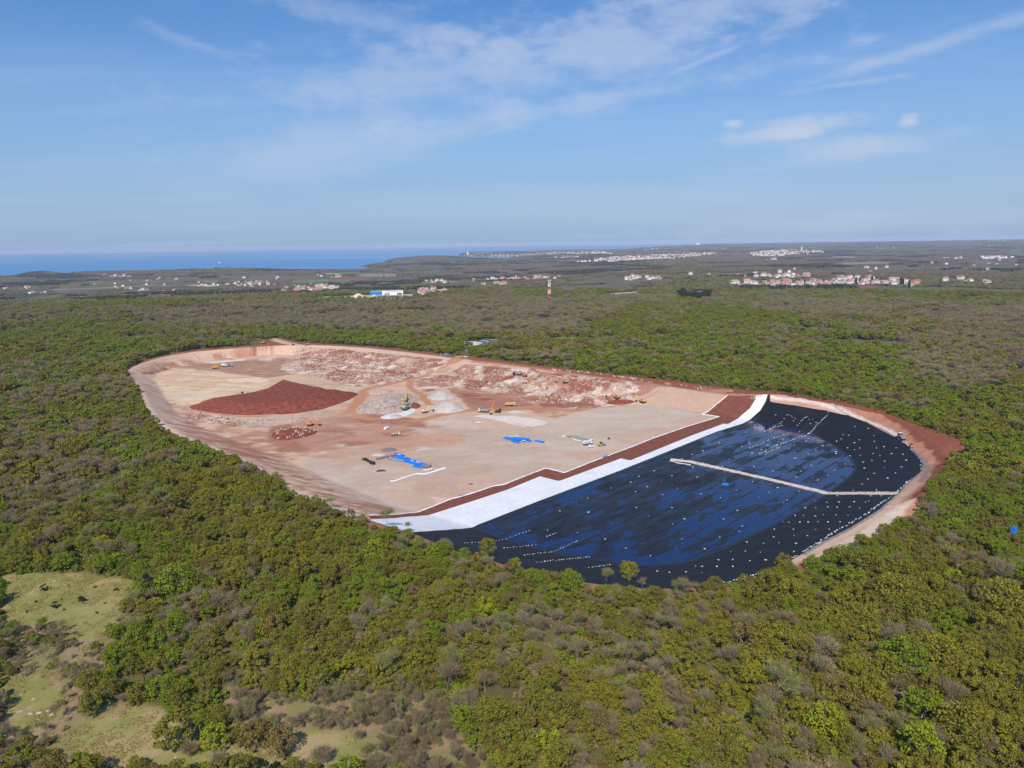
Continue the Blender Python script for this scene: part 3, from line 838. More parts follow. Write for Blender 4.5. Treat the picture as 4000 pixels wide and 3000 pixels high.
FARRUB = Pxy(r1((1350, 330), (1580, 190), (1900, 180), (2300, 230)) + r2((1050, 235), (900, 330), (740, 380), (560, 430), (200, 500), (0, 500), (-150, 470), (-300, 420)))
MIDRUB = Pxy(r2((640, 450), (800, 380), (1000, 370), (1200, 250), (1700, 290), (2212, 345)) + r3((400, 230), (900, 290), (1380, 350), (1200, 440), (1000, 540), (600, 600), (0, 600)) + r2((1900, 640), (1500, 600), (1100, 500), (800, 560), (650, 520)))
speckle(FARRUB, [(0.62, 0.52, 0.42), (0.64, 0.56, 0.50), (0.36, 0.16, 0.11), REDS], 7, seed=301, lo=.50, hi=.58)
speckle(MIDRUB, [(0.64, 0.57, 0.52), (0.58, 0.48, 0.40), (0.38, 0.17, 0.12), REDS], 9, seed=331, lo=.50, hi=.58)
speckle(Pxy(r1((200, 400), (500, 330), (860, 390), (1250, 440), (1280, 480), (1180, 560), (800, 620), (620, 660), (330, 640), (280, 500))), [(0.46, 0.31, 0.21), (0.70, 0.57, 0.43)], 12, 3.2, .7, 351)
speckle(Pxy(r1((350, 330), (850, 290), (1400, 260), (1700, 300), (1500, 400), (1250, 430), (860, 385), (560, 350))), [(0.50, 0.36, 0.28), (0.30, 0.14, 0.10)], 9, 3.0, .6, 361)
speckle(Pxy(r1((40, 390), (250, 560), (300, 800), (520, 930), (900, 1110), (1500, 1420), (2060, 1640), (2200, 1500), (1500, 1200), (1000, 940), (520, 700), (300, 480), (150, 400))), [REDB, (0.66, 0.52, 0.42), (0.36, 0.17, 0.12), (0.62, 0.48, 0.39)], 7, 3.4, .7, 371)
speckle(Pxy(r1((1250, 870), (1500, 800), (2212, 740), (2650, 900), (1900, 1000), (1600, 1070), (1330, 1090), (1270, 980))), [(0.45, 0.28, 0.21), REDS], 8, 2.6, .4, 381)
speckle(Pxy(r5((-300, -150), (300, -40), (1100, 60), (2212, 0), (1900, 400), (1280, 590), (720, 780), (100, 700), (-200, 400))), [(0.52, 0.36, 0.28), (0.55, 0.47, 0.41), (0.46, 0.31, 0.24)], 22, 2.2, .4, 391)
speckle(Pxy(r3((0, 640), (900, 560), (1780, 650), (1600, 800), (1000, 1020), (290, 1293), (-200, 1200))), [(0.52, 0.39, 0.31), (0.55, 0.48, 0.42)], 24, 2.4, .5, 401)

paint_meadows()
speckle(Pxy(r1((20, 390), (250, 290), (650, 205), (1000, 175), (1350, 150), (1500, 200), (1100, 250), (700, 300), (300, 380), (150, 420))), [(0.46, 0.30, 0.22), (0.62, 0.50, 0.41), (0.38, 0.19, 0.13)], 8, 1.6, .75, 441, .50, .60)
speckle(Pxy(r1((520, 700), (1250, 850), (2212, 780), (2650, 820), (2500, 960), (1600, 1090), (1300, 1180), (900, 1110), (520, 900))), [(0.40, 0.20, 0.135), (0.33, 0.15, 0.10)], 15, 1.8, .8, 411, .47, .60)
speckle(Pxy(r2((1000, 500), (2212, 600), (2212, 740), (1700, 760), (1300, 740), (1100, 640))), [(0.36, 0.16, 0.11), (0.42, 0.21, 0.14)], 11, 1.8, .75, 421, .47, .60)
speckle(Pxy(r5((-400, -150), (200, -100), (700, 40), (1000, 140), (700, 260), (200, 330), (-300, 300))), [(0.50, 0.30, 0.215), (0.44, 0.25, 0.18)], 18, 1.8, .65, 431, .48, .62)
for k in range(44):   # wheel tracks over the gravel
    u = rng.uniform(1350, 2600); v = rng.uniform(1650, 1950)
    if v > 1985 - (u - 1500) * 0.33 or v < 1660 - (u - 1400) * .04: continue
    a = rng.uniform(40, 130); t_ = rng.uniform(-.32, .12); c_ = rng.uniform(-14, 14)
    track([(u - a, v - a * t_), (u, v + c_), (u + a, v + a * t_)], [(0.44, 0.29, 0.22), (0.56, 0.48, 0.42)][k % 2], 1.0, amount=0.45, wob=.3)

# relief
rough_zones = [(Pxy(r1((1350, 330), (1500, 200), (1900, 190), (2300, 230)) + r2((1050, 235), (900, 330), (740, 370), (560, 415), (200, 490), (0, 490), (-150, 470), (-300, 420))), 2.2),
               (Pxy(r2((660, 440), (800, 380), (1000, 370), (1200, 290), (1700, 330), (2212, 380)) + r3((400, 250), (900, 310), (1200, 380), (900, 510), (600, 540), (0, 540)) + r2((1900, 590), (1500, 560), (1150, 500))), 3.4),
               (Pxy(r1((540, 720), (900, 780), (1300, 790), (1700, 770), (1500, 820), (1000, 850), (600, 800))), 1.2),
               (Pxy(r1((1290, 890), (1500, 850), (1700, 880), (1560, 950), (1350, 970))), 2.0)]
rz_all = np.zeros(len(X))
for poly, amp in rough_zones:
    lo = poly.min(0) - 8; hi = poly.max(0) + 8
    m = (X > lo[0]) & (X < hi[0]) & (Y > lo[1]) & (Y < hi[1])
    xs, ys = X[m], Y[m]
    e = sst(sdf(poly, xs, ys), 0, 9)
    n_ = np.abs(fbm(xs, ys, 26, 4, 22, 0.6) - 0.5) * 2
    n2_ = fbm(xs, ys, 9, 4, 23, 0.62); n3_ = fbm(xs, ys, 3.2, 2, 24)
    Z[m] += e * amp * ((n2_ - 0.42) * 1.6 + (0.35 - n_) * 1.1 + (n3_ - 0.5) * 0.55)
    rz_all[m] = np.maximum(rz_all[m], e * amp)
Z += np.where(ins & (dT < 0), (fbm(X, Y, 5, 3, 25) - 0.5) * 0.5 * sst(-dT, 0, 3) * sst(np.abs(dC), 0, 4), 0)
# a shallow erosion pattern on the red bank
bk = rb * (fbm(X * 1.0, Y * 1.0, 2.9, 4, 26, .65) - 0.5) * 1.5
Z += bk
nx_, ny_ = len(gx), len(gy)
idx = np.arange(nx_ * ny_).reshape(ny_, nx_)
Q = np.stack([idx[:-1, :-1], idx[:-1, 1:], idx[1:, 1:], idx[1:, :-1]], -1).reshape(-1, 4)
qin = (dO[Q].max(1) > 0)
qhid = np.zeros(len(Q), bool)


def grid_obj(name, Qs):
    used = np.unique(Qs); remap = np.full(len(X), -1); remap[used] = np.arange(len(used))
    V = np.stack([X[used], Y[used], Z[used]], -1)
    me = mesh_np(name, V, remap[Qs], [M['ground']], smooth=True)
    a = me.color_attributes.new('Col', 'FLOAT_COLOR', 'POINT')
    c4 = np.concatenate([np.clip(col[used] * np.array((1.05, 1.0, 0.92)), 0.001, 1), np.ones((len(used), 1))], 1).astype(np.float32)
    a.data.foreach_set('color', c4.ravel())
    return obj(name, me)


def gridZ(x, y):
    """bilinear height of the near grid"""
    x = np.asarray(x, float); y = np.asarray(y, float)
    fx = np.clip((x - GX0) / GS, 0, nx_ - 1.001); fy = np.clip((y - GY0) / GS, 0, ny_ - 1.001)
    i = fx.astype(int); j = fy.astype(int); a = fx - i; b = fy - j
    Zg = Z.reshape(ny_, nx_)
    return (Zg[j, i] * (1 - a) + Zg[j, i + 1] * a) * (1 - b) + (Zg[j + 1, i] * (1 - a) + Zg[j + 1, i + 1] * a) * b


tag(grid_obj('quarry_ground', Q[qin]), 'excavated red and pale stony ground of the pit', None, kind='structure')
tag(grid_obj('woodland_ground', Q[~qin]), 'leaf litter and grass under the near woodland', None, kind='structure')

# far terrain: polar sheet
SEA_Z = -60.0
COAST_PX = [(-1500, 1105), (-400, 1090), (0, 1082), (60, 1081), (86, 1077), (120, 1068), (170, 1066), (226, 1070), (253, 1072), (280, 1069), (334, 1065), (452, 1062), (588, 1059),
            (678, 1056), (859, 1051), (995, 1050), (1081, 1056), (1194, 1058), (1307, 1057), (1400, 1056), (1445, 1052), (1470, 1047), (1424, 1044), (1420, 1040),
            (1488, 1031), (1555, 1013), (1641, 1006), (1759, 1008), (1900, 1013), (1984, 1012), (2014, 1007), (2050, 1003), (1900, 1002.5), (1802, 1002), (1798, 997),
            (1822, 987), (1884, 984.5), (1999, 985.5), (2118, 979.6), (2198, 976), (2262, 974.6), (2347, 977), (2446, 973.6), (2576, 966), (2695, 960), (2730, 957.5), (2745, 953), (2745, 900), (-1500, 900)]


def H_full(x, y):
    z = H(x, y)
    r = np.hypot(x, y)
    m = (r > 2500) & (y > 0)
    if m.any():
        u, v = proj(x[m], y[m], np.full(m.sum(), SEA_Z))
        d = sdf(np.array(COAST_PX, float), u, v) + (fbm(x[m], y[m], 400, 3, 61) - 0.5) * 2.0
        zz = z[m]
        # land close to the shore runs down to it
        shore = sst(-d, -0.6, 9.0)
        land = SEA_Z + 2.0 + (np.maximum(zz, SEA_Z + 6) - SEA_Z - 2.0) * shore
        hill = 26 * np.exp(-((u - 1700) / 190) ** 2 - ((v - 1020) / 16) ** 2) + 16 * np.exp(-((u - 1990) / 90) ** 2 - ((v - 989) / 4.5) ** 2) + 6 * np.exp(-((u - 160) / 70) ** 2 - ((v - 1072) / 4) ** 2)
        land = land + hill * sst(-d, 0, 3) * (-d > 0)
        z = z.copy(); z[m] = np.where(d > 0, SEA_Z - 15, land)
    return z


azf = np.radians(np.concatenate([np.arange(-180, -50, 5.0), np.arange(-50, 50.01, 0.32), np.arange(55, 180.1, 5.0)]))
rr_ = np.concatenate([np.linspace(3, 900, 200), 900 * np.exp(np.arange(1, 430) * 0.0075)])
rr_ = rr_[rr_ < 21000]
A_, R_ = np.meshgrid(azf, rr_)
PX_ = (R_ * np.sin(A_)).ravel(); PY_ = (R_ * np.cos(A_)).ravel()
PZ_ = np.where(np.hypot(PX_, PY_) < 1250, 0.0, 0.0)
inrect = (PX_ > GX0 + 6) & (PX_ < GX1 - 6) & (PY_ > GY0 + 6) & (PY_ < GY1 - 6)
far = ~inrect
PZ_[far] = H_full(PX_[far], PY_[far])
near_flat = np.hypot(PX_, PY_) < 1300
PZ_[near_flat & far] = H_far(PX_[near_flat & far], PY_[near_flat & far])
onedge = (PX_ > GX0 - 2) & (PX_ < GX1 + 2) & (PY_ > GY0 - 2) & (PY_ < GY1 + 2)
PZ_ -= np.where(onedge, 0.6, 0.0)
na, nr = len(azf), len(rr_)
pid = np.arange(na * nr).reshape(nr, na)
PQ = np.stack([pid[:-1, :-1], pid[:-1, 1:], pid[1:, 1:], pid[1:, :-1]], -1).reshape(-1, 4)
PQ = PQ[~inrect[PQ].all(1)]
ter = mesh_np('countryside_ground', np.stack([PX_, PY_, PZ_], -1), PQ, [M['ground']], smooth=True)
ca = ter.color_attributes.new('Col', 'FLOAT_COLOR', 'POINT')
nn = fbm(PX_, PY_, 60, 3, 71); big = fbm(PX_, PY_, 420, 3, 72)
c1 = np.array((0.125, 0.115, 0.06)); c2 = np.array((0.145, 0.12, 0.09)); c3 = np.array((0.10, 0.12, 0.05))
tc_ = c1[None] * (1 - sst(big, .4, .6))[:, None] + c2[None] * sst(big, .4, .6)[:, None]
tc_ = tc_ * (0.8 + 0.4 * nn)[:, None]
ca.data.foreach_set('color', np.concatenate([tc_, np.ones((len(tc_), 1))], 1).astype(np.float32).ravel())
tag(obj('countryside_ground', ter), 'rolling wooded lowland running to the coast and horizon', None, kind='structure')

# sea
sa = np.radians(np.arange(-180, 181, 2.5)); srr = np.array([1500, 3000, 5000, 8000, 12000, 18000, 25000, 35000])
SA, SR = np.meshgrid(sa, srr); si = np.arange(SA.size).reshape(SA.shape)
SQ = np.stack([si[:-1, :-1], si[:-1, 1:], si[1:, 1:], si[1:, :-1]], -1).reshape(-1, 4)
so = obj('sea', mesh_np('sea', np.stack([(SR * np.sin(SA)).ravel(), (SR * np.cos(SA)).ravel(), np.full(SA.size, SEA_Z)], -1), SQ, [M['sea']], smooth=True))
tag(so, 'calm blue sea with paler streaks below the horizon', None, kind='structure')

# haze: one closed box of thin air round the whole place
hb = MB().box((0, 0, (SEA_Z - 20 + 126) / 2), (71500, 71500, 126 - SEA_Z + 20))
hm = bpy.data.materials.new('thin_haze'); hm.use_nodes = True
ht = NT(hm.node_tree); hv = ht.node('ShaderNodeVolumePrincipled')
hv.inputs['Color'].default_value = (0.66, 0.77, 1.0, 1); hv.inputs['Density'].default_value = 4.3e-5; hv.inputs['Anisotropy'].default_value = -0.2
ho = ht.node('ShaderNodeOutputMaterial'); ht.l.new(hv.outputs[0], ho.inputs['Volume'])
haze = hb.build('haze', hm); tag(haze, 'thin blue haze over the distant land and sea', None, kind='stuff')


# ------------------------------------------------------------------ sheets draped on the ground
def sheet(name, poly, m_, off, res=1.2, zfun=None, relief=None, smooth=True, rot=0.0, parent=None):
    """a sheet over the ground inside a world polygon; grid cells at the rim are snapped on to the outline"""
    poly = np.asarray(poly, float)
    c_, s_ = math.cos(rot), math.sin(rot)
    pr = np.stack([poly[:, 0] * c_ + poly[:, 1] * s_, -poly[:, 0] * s_ + poly[:, 1] * c_], -1)
    lo, hi = pr.min(0) - res, pr.max(0) + res
    xs = np.arange(lo[0], hi[0] + res, res); ys = np.arange(lo[1], hi[1] + res, res)
    A, B = np.meshgrid(xs, ys); a = A.ravel(); b = B.ravel()
    wx = a * c_ - b * s_; wy = a * s_ + b * c_
    ins_ = inpoly(poly, wx, wy)
    ix = np.arange(a.size).reshape(A.shape)
    q = np.stack([ix[:-1, :-1], ix[:-1, 1:], ix[1:, 1:], ix[1:, :-1]], -1).reshape(-1, 4)
    q = q[ins_[q].any(1)]
    used = np.unique(q)
    ux, uy, ui = wx[used], wy[used], ins_[used]
    if (~ui).any():
        _, bx, by = segdist(poly, ux[~ui], uy[~ui], nearest=True)
        ux[~ui] = bx; uy[~ui] = by
    remap = np.full(a.size, -1); remap[used] = np.arange(len(used))
    z = (zfun or gridZ)(ux, uy) + off
    if relief is not None: z = z + relief(ux, uy) * ui
    return obj(name, mesh_np(name, np.stack([ux, uy, z], -1), remap[q], [m_], smooth=smooth), parent)


WS_LOW = [(1449, 2036), (1494, 2050), (1589, 2078), (1616, 2081), (1720, 2073), (1842, 2062), (1870, 2050), (2100, 1960), (2300, 1885), (2425, 1838), (2600, 1768), (2800, 1687), (2900, 1656), (2927, 1642), (2970, 1603), (3006, 1570)]
WS_UP = [(2958, 1564), (2930, 1590), (2886, 1633), (2841, 1659), (2825, 1656), (2838, 1652), (2700, 1703), (2462, 1800), (2425, 1792), (2183, 1881), (2109, 1862), (1980, 1915), (1840, 1961), (1680, 2012), (1549, 2025), (1449, 2030)]
RED_UP = [(1436, 2014), (1526, 2011), (1625, 2002), (1707, 1972), (1761, 1950), (1815, 1936), (1879, 1916), (1924, 1900), (1969, 1893), (2041, 1864), (2132, 1829), (2204, 1847), (2353, 1788),
          (2462, 1748), (2552, 1712), (2679, 1668), (2809, 1628), (2740, 1617), (2765, 1607), (2841, 1547)]
_wl = P(WS_LOW)[:, :2]; _wu = P(WS_UP)[:, :2]; _ru = P(RED_UP)[:, :2]
red_poly = np.vstack([_ru, _wu + 0.0])
lin_wrk = lambda x, y: (fbm(x, y, 4, 3, 33) - 0.5) * 0.10
tag(sheet('red_soil_layer', red_poly, M['red_soil'], 0.10, 1.3, relief=lambda x, y: (fbm(x, y, 3, 2, 34) - .5) * .08), 'graded strip of red brown soil beside the white sheeting', None, kind='structure')
ws = sheet('geotextile_sheet', np.vstack([_wl, _wu]), M['white_sheet'], 0.22, 1.3, relief=lin_wrk, rot=-LROT)
tag(ws, 'long white geotextile sheet along the left edge of the black liner', 'sheet')

# black liner: floor undulates so that rainwater collects in the hollows
lin_poly = np.vstack([_wl[3:], plane(CREST_PX[20:50], 0.0)])
cL, sL = math.cos(LROT), math.sin(LROT)
LP_ = lin_poly


def liner_relief(x, y):
    a = x * cL - y * sL; b = x * sL + y * cL
    fl = sst(sdf(toe, x, y), -1.0, 3.0)
    n_ = fbm(a / 2.4, b, 5.5, 5, 35, 0.7) * 0.55 + fbm(a / 1.6, b, 17, 4, 38, .6) * 0.25 + fbm(a / 1.2, b, 48, 3, 36) * 0.20
    seam = 0.09 * np.exp(-(((b / 6.2) % 1.0 - 0.5) / 0.075) ** 2)
    edge = np.exp(-((sdf(toe, x, y) - 5) / 5) ** 2) * 0.035
    return fl * ((n_ - 0.5) * 0.75 + seam - edge) + (1 - fl) * (fbm(a, b / 4, 3, 2, 37) - .5) * 0.06


liner = sheet('pond_liner', lin_poly, M['liner'], 0.12, 0.72, relief=liner_relief, rot=-LROT)
tag(liner, 'huge black geomembrane lining the right end of the pit', 'pond liner')
lin_floor = smooth_poly(toe, 0)
# water in the hollows: near the viewer it stands a little lower than beyond the stone berm
BERM_PX = [(2620, 1797), (2700, 1806), (2800, 1828), (2900, 1851), (3000, 1873), (3100, 1897), (3190, 1918), (3232, 1929), (3300, 1930), (3400, 1929.5), (3512, 1929)]
bw = Pxy(BERM_PX)
toe_liner = Pxy([(2936, 1644), (3053, 1660), (3165, 1692), (3245, 1737), (3312, 1786), (3338, 1825), (3326, 1850), (3282, 1886), (3228, 1926), (3175, 1957), (3108, 1998), (2995, 2060), (2909, 2101), (2816, 2144), (2685, 2194), (2526, 2208), (2300, 2178), (2159, 2154), (1990, 2107), (1910, 2070), (1900, 2055)])
wpoly = np.vstack([toe_liner, Pxy([(2110, 1962), (2300, 1890), (2600, 1773), (2800, 1692)])])
far_side = np.vstack([toe_liner[:9], bw[7:8], bw[:7][::-1], Pxy([(2560, 1785), (2800, 1692)])])
near_side = np.vstack([bw[7:8], toe_liner[9:], Pxy([(2110, 1962), (2300, 1890), (2540, 1796)]), bw[:7]])
tag(sheet('pool_water', far_side, M['pond'], 0.0, 3.0, zfun=lambda x, y: np.full(x.shape, FLOOR + 0.128)), 'shallow rainwater lying on the liner beyond the stone berm', None, kind='structure')
tag(sheet('pool_water', near_side, M['pond'], 0.0, 3.0, zfun=lambda x, y: np.full(x.shape, FLOOR + 0.108)), 'shallow rainwater lying on the liner in front of the stone berm', None, kind='structure')


def ribbon(name, pts, width, height, m_, seg=1.0, n=5, jag=0.15, off=0.1, label=None, cat=None, seed=0, zf=None):
    """a low ridge (berm or folded cloth edge) following a line over the ground"""
    pts = np.asarray(pts, float)
    d = np.r_[0, np.cumsum(np.hypot(*np.diff(pts, axis=0).T))]
    t = np.arange(0, d[-1] + seg, seg); t = np.clip(t, 0, d[-1])
    cx = np.interp(t, d, pts[:, 0]); cy_ = np.interp(t, d, pts[:, 1])
    tx = np.gradient(cx, t + np.arange(len(t)) * 1e-9); ty = np.gradient(cy_, t + np.arange(len(t)) * 1e-9); L = np.hypot(tx, ty) + 1e-9
    nx2, ny2 = -ty / L, tx / L
    rs = np.random.default_rng(seed + 900)
    V = []
    for k in range(n):
        s_ = (k / (n - 1) - 0.5)
        wj = width * (1 + jag * 2 * (fbm(t, t * 0 + k, 2.2, 2, seed + 5) - 0.5))
        x = cx + nx2 * s_ * wj; y = cy_ + ny2 * s_ * wj
        z = (zf or gridZ)(x, y) + off + height * (1 - (2 * s_) ** 2) * (1 + jag * 3 * (fbm(t, t * 0 + k * 3, 1.7, 2, seed + 6) - 0.5)) - (0.25 if k in (0, n - 1) else 0)
        V.append(np.stack([x, y, z], -1))
    V = np.stack(V, 1).reshape(-1, 3)
    ix = np.arange(len(V)).reshape(len(t), n)
    q = np.stack([ix[:-1, :-1], ix[:-1, 1:], ix[1:, 1:], ix[1:, :-1]], -1).reshape(-1, 4)[:, ::-1]
    o = obj(name, mesh_np(name, V, q, [m_], smooth=False))
    tag(o, label, cat)
    return o


ribbon('stone_berm', bw, 3.6, 0.9, M['berm'], 0.8, 6, 0.2, 0.1, 'pale stone berm crossing the black liner', 'berm')
ribbon('stone_berm', Pxy([(2618, 1801), (2650, 1810), (2700, 1818)]), 2.2, 0.5, M['berm'], 0.8, 5, 0.25, 0.1, 'short second row of pale stone beside the tip of the long berm', 'berm', seed=4)
ribbon('geotextile_fold', _ru[:-3], 1.25, 0.22, M['fabric_white'], 0.9, 4, 0.45, 0.14, 'crumpled white cloth edging between gravel floor and red soil strip', 'cloth edging', seed=1)
ribbon('geotextile_fold', _ru[-4:], 1.1, 0.22, M['fabric_white'], 0.9, 4, 0.45, 0.14, 'crumpled white cloth edging climbing the slope beside the red soil', 'cloth edging', seed=2)
ribbon('geotextile_fold', Pxy([(1525, 1879), (1540, 1879), (1560, 1871), (1580, 1864), (1605, 1856), (1631, 1849)]), 1.9, 0.2, M['fabric_white'], 0.8, 4, 0.5, 0.05, 'left length of white cloth lying on the gravel in front of the grey coils', 'cloth strip', seed=3)
ribbon('geotextile_fold', Pxy([(1633, 1850), (1655, 1852), (1690, 1843), (1715, 1834), (1738, 1827)]), 2.6, 0.2, M['fabric_white'], 0.8, 4, 0.5, 0.05, 'right length of white cloth lying on the gravel in front of the grey coils', 'cloth strip', seed=5)
ribbon('liner_border', Pxy([(3030, 1573), (3229, 1606), (3388, 1649), (3500, 1706)]), 1.0, 0.3, M['berm'], 0.9, 4, 0.4, 0.15, 'white stone edging along the far rim of the black liner', 'edging', seed=6)
ribbon('liner_border', Pxy([(3560, 1752), (3600, 1795), (3609, 1822), (3600, 1845), (3550, 1886), (3509, 1929), (3437, 1994), (3328, 2063), (3211, 2122), (3140, 2167)]), 1.6, 0.35, M['dark_gravel'], 0.9, 4, 0.3, 0.15, 'dark gravel anchor trench round the right rim of the black liner', 'anchor trench', seed=7)


def heap(name, px, height, wd, m_, label, cat, res=0.9, rough=0.6, seed=0, power=1.0, ns=6.0, peak=None):
    poly = smooth_poly(Pxy(px), 1)
    lo, hi = poly.min(0) - 2, poly.max(0) + 2
    xs = np.arange(lo[0], hi[0], res); ys = np.arange(lo[1], hi[1], res)
    A, B = np.meshgrid(xs, ys); a = A.ravel(); b = B.ravel()
    d = sdf(poly, a, b) + (fbm(a, b, ns, 3, seed + 3) - 0.5) * 1.2
    prof = np.clip(d / wd, -0.25, 1)
    prof = np.where(prof > 0, 1 - (1 - prof) ** (1 + 0.35 * power), prof)
    hh_ = height
    if peak is not None:
        (pu, pv, pr, pa) = peak; pp = Pxy([(pu, pv)])[0]
        hh_ = height + pa * np.exp(-(((a - pp[0]) / pr) ** 2 + ((b - pp[1]) / pr) ** 2)) - 0.45 * np.abs(fbm(a, b, 7, 3, 55) - .5) * 4 * (d < wd) 
    z = gridZ(a, b) + hh_ * prof + (fbm(a, b, ns, 4, seed, 0.6) - 0.5) * rough * np.clip(d / 3, 0, 1) * 2
    ix = np.arange(a.size).reshape(A.shape)
    q = np.stack([ix[:-1, :-1], ix[:-1, 1:], ix[1:, 1:], ix[1:, :-1]], -1).reshape(-1, 4)
    q = q[(d[q] > -0.8).any(1)]
    used = np.unique(q); remap = np.full(a.size, -1); remap[used] = np.arange(len(used))
    o = obj(name, mesh_np(name, np.stack([a[used], b[used], z[used]], -1), remap[q], [m_], smooth=True))
    tag(o, label, cat)
    HEAPS.append((poly, height, wd)); HEAPG.append((xs, ys, z.reshape(len(ys), len(xs))))
    return o


HEAPS = []; HEAPG = []
heap('earth_mound', r1((520, 692), (720, 650), (860, 625), (1130, 590), (1200, 560), (1290, 510), (1480, 500), (1650, 530), (1780, 545), (1900, 570), (2045, 560), (1990, 610), (1850, 665), (1700, 712), (1430, 748), (1250, 750), (1050, 762), (800, 738)), 6.4, 15, M['red_heap'], 'long flat topped mound of dark red earth with a bulldozer on top', 'earth mound', rough=0.6, power=0.1, ns=8, peak=(1120, 1512, 36, 2.6))
heap('gravel_heap', r2((785, 605), (900, 580), (1060, 580), (1125, 607), (1040, 636), (900, 650), (820, 637)), 6.5, 15, M['gravel'], 'upper of the two smooth grey gravel heaps in the middle', 'gravel heap', rough=0.2, seed=1)
heap('gravel_heap', r2((835, 720), (1000, 690), (1150, 705), (1218, 745), (1150, 772), (1000, 792), (850, 772)), 6.0, 11, M['gravel'], 'lower smooth grey gravel heap beside the pale orange excavator', 'gravel heap', rough=0.35, seed=2)
heap('rubble_heap', r2((18, 742), (100, 690), (250, 640), (400, 620), (560, 600), (700, 605), (700, 650), (640, 700), (520, 780), (380, 800), (200, 797), (60, 772)), 7.5, 24, M['rubble'], 'big pile of broken pinkish limestone behind the green crusher', 'rubble heap', rough=1.3, seed=3, ns=4)
heap('rubble_heap', r2((160, 565), (300, 540), (450, 545), (430, 572), (300, 584), (180, 582)), 3.0, 6, M['rubble'], 'low rubble bank beside the orange haul road fork', 'rubble heap', rough=0.9, seed=4, ns=4)
heap('sand_cone', r2((940, 225), (985, 216), (1032, 226), (985, 236)), 3.2, 6, M['gravel'], 'small pale gravel cone beside the site entrance', 'gravel heap', rough=0.1, seed=5)
heap('rubble_heap', r2((1000, 365), (1080, 350), (1165, 372), (1080, 390)), 6.5, 12, M['rubble'], 'tall pointed rubble heap just below the entrance road', 'rubble heap', rough=0.6, seed=6, ns=4)
heap('rubble_heap', r2((1290, 285), (1350, 272), (1420, 288), (1350, 300)), 3.5, 7, M['gravel'], 'pale gravel heap near the far edge right of the entrance', 'gravel heap', rough=0.3, seed=7)
heap('powder_heap', r2((270, 830), (400, 790), (520, 770), (640, 735), (680, 745), (640, 790), (480, 845), (340, 850)), 0.8, 6, M['white_powder'], 'spread of white stone dust in front of the green crusher', 'dust heap', rough=0.1, seed=8)
heap('gravel_heap', r2((345, 822), (450, 800), (540, 810), (520, 840), (420, 852)), 1.6, 5, M['gravel'], 'low grey heap at the foot of the white dust below the crusher', 'gravel heap', rough=0.1, seed=9)
heap('soil_heap', r2((600, 690), (680, 672), (740, 700), (700, 738), (640, 735)), 2.6, 6, M['red_heap'], 'brown soil heap between the crusher and the pale orange excavator', 'soil heap', rough=0.5, seed=10)
heap('soil_heap', r1((1270, 930), (1330, 890), (1480, 870), (1620, 875), (1700, 900), (1560, 955), (1350, 978)), 1.9, 11, M['red_heap'], 'rough red and white spoil heap under the orange excavator at left', 'soil heap', rough=1.4, seed=11, ns=4)
heap('sand_heap', r2((175, 1243), (260, 1213), (360, 1228), (300, 1252)), 0.5, 4, M['pale_sand'], 'flat cream sand patch beside the grey pallets', 'sand heap', rough=0.05, seed=12)
heap('dark_gravel_spread', r2((288, 1190), (330, 1165), (450, 1160), (490, 1190), (350, 1207)), 0.4, 3, M['dark_gravel'], 'dark grey gravel spread behind the blue pipe row', 'gravel heap', rough=0.05, seed=13)
heap('dark_gravel_spread', r5((1162, 533), (1190, 522), (1225, 532), (1195, 543)), 0.35, 2.5, M['dark_gravel'], 'small dark gravel spot alone on the gravel floor', 'gravel heap', rough=0.05, seed=14)
heap('sand_heap', [(2191, 1704.5), (2202, 1701), (2213, 1703), (2210, 1706.5), (2196, 1706.5)], 1.7, 2.6, M['pale_sand'], 'small cream sand cone left of the green pallet row', 'sand heap', res=0.5, rough=0.05, seed=15)
heap('rubble_heap', r1((1340, 362), (1400, 350), (1560, 348), (1580, 356), (1430, 372)), 3.0, 6, M['rubble'], 'long brown rubble bank behind the red mound', 'rubble heap', rough=0.8, seed=16, ns=4)
heap('soil_heap', r3((740, 520), (900, 500), (1040, 510), (1050, 535), (880, 560), (760, 550)), 2.6, 6, M['red_heap'], 'brown broken soil heap between the two yellow excavators', 'soil heap', rough=1.0, seed=17, ns=4)


def ground_at(x, y):
    """height incl. heaps at one point"""
    z = float(gridZ(np.array([x]), np.array([y]))[0])
    for xs_, ys_, zg in HEAPG:
        if xs_[0] < x < xs_[-1] and ys_[0] < y < ys_[-1]:
            i = min(int((x - xs_[0]) / (xs_[1] - xs_[0])), len(xs_) - 1); j = min(int((y - ys_[0]) / (ys_[1] - ys_[0])), len(ys_) - 1)
            z = max(z, float(zg[j, i]))
    return z


def place(u, v):
    """ground point seen at a pixel, heaps included"""
    p = P([(u, v)])[0]
    x, y = p[0], p[1]
    for _ in range(8):
        z = ground_at(x, y)
        q = plane([(u, v)], z)[0]
        x = x * .4 + q[0] * .6; y = y * .4 + q[1] * .6
    return (x, y, ground_at(x, y))


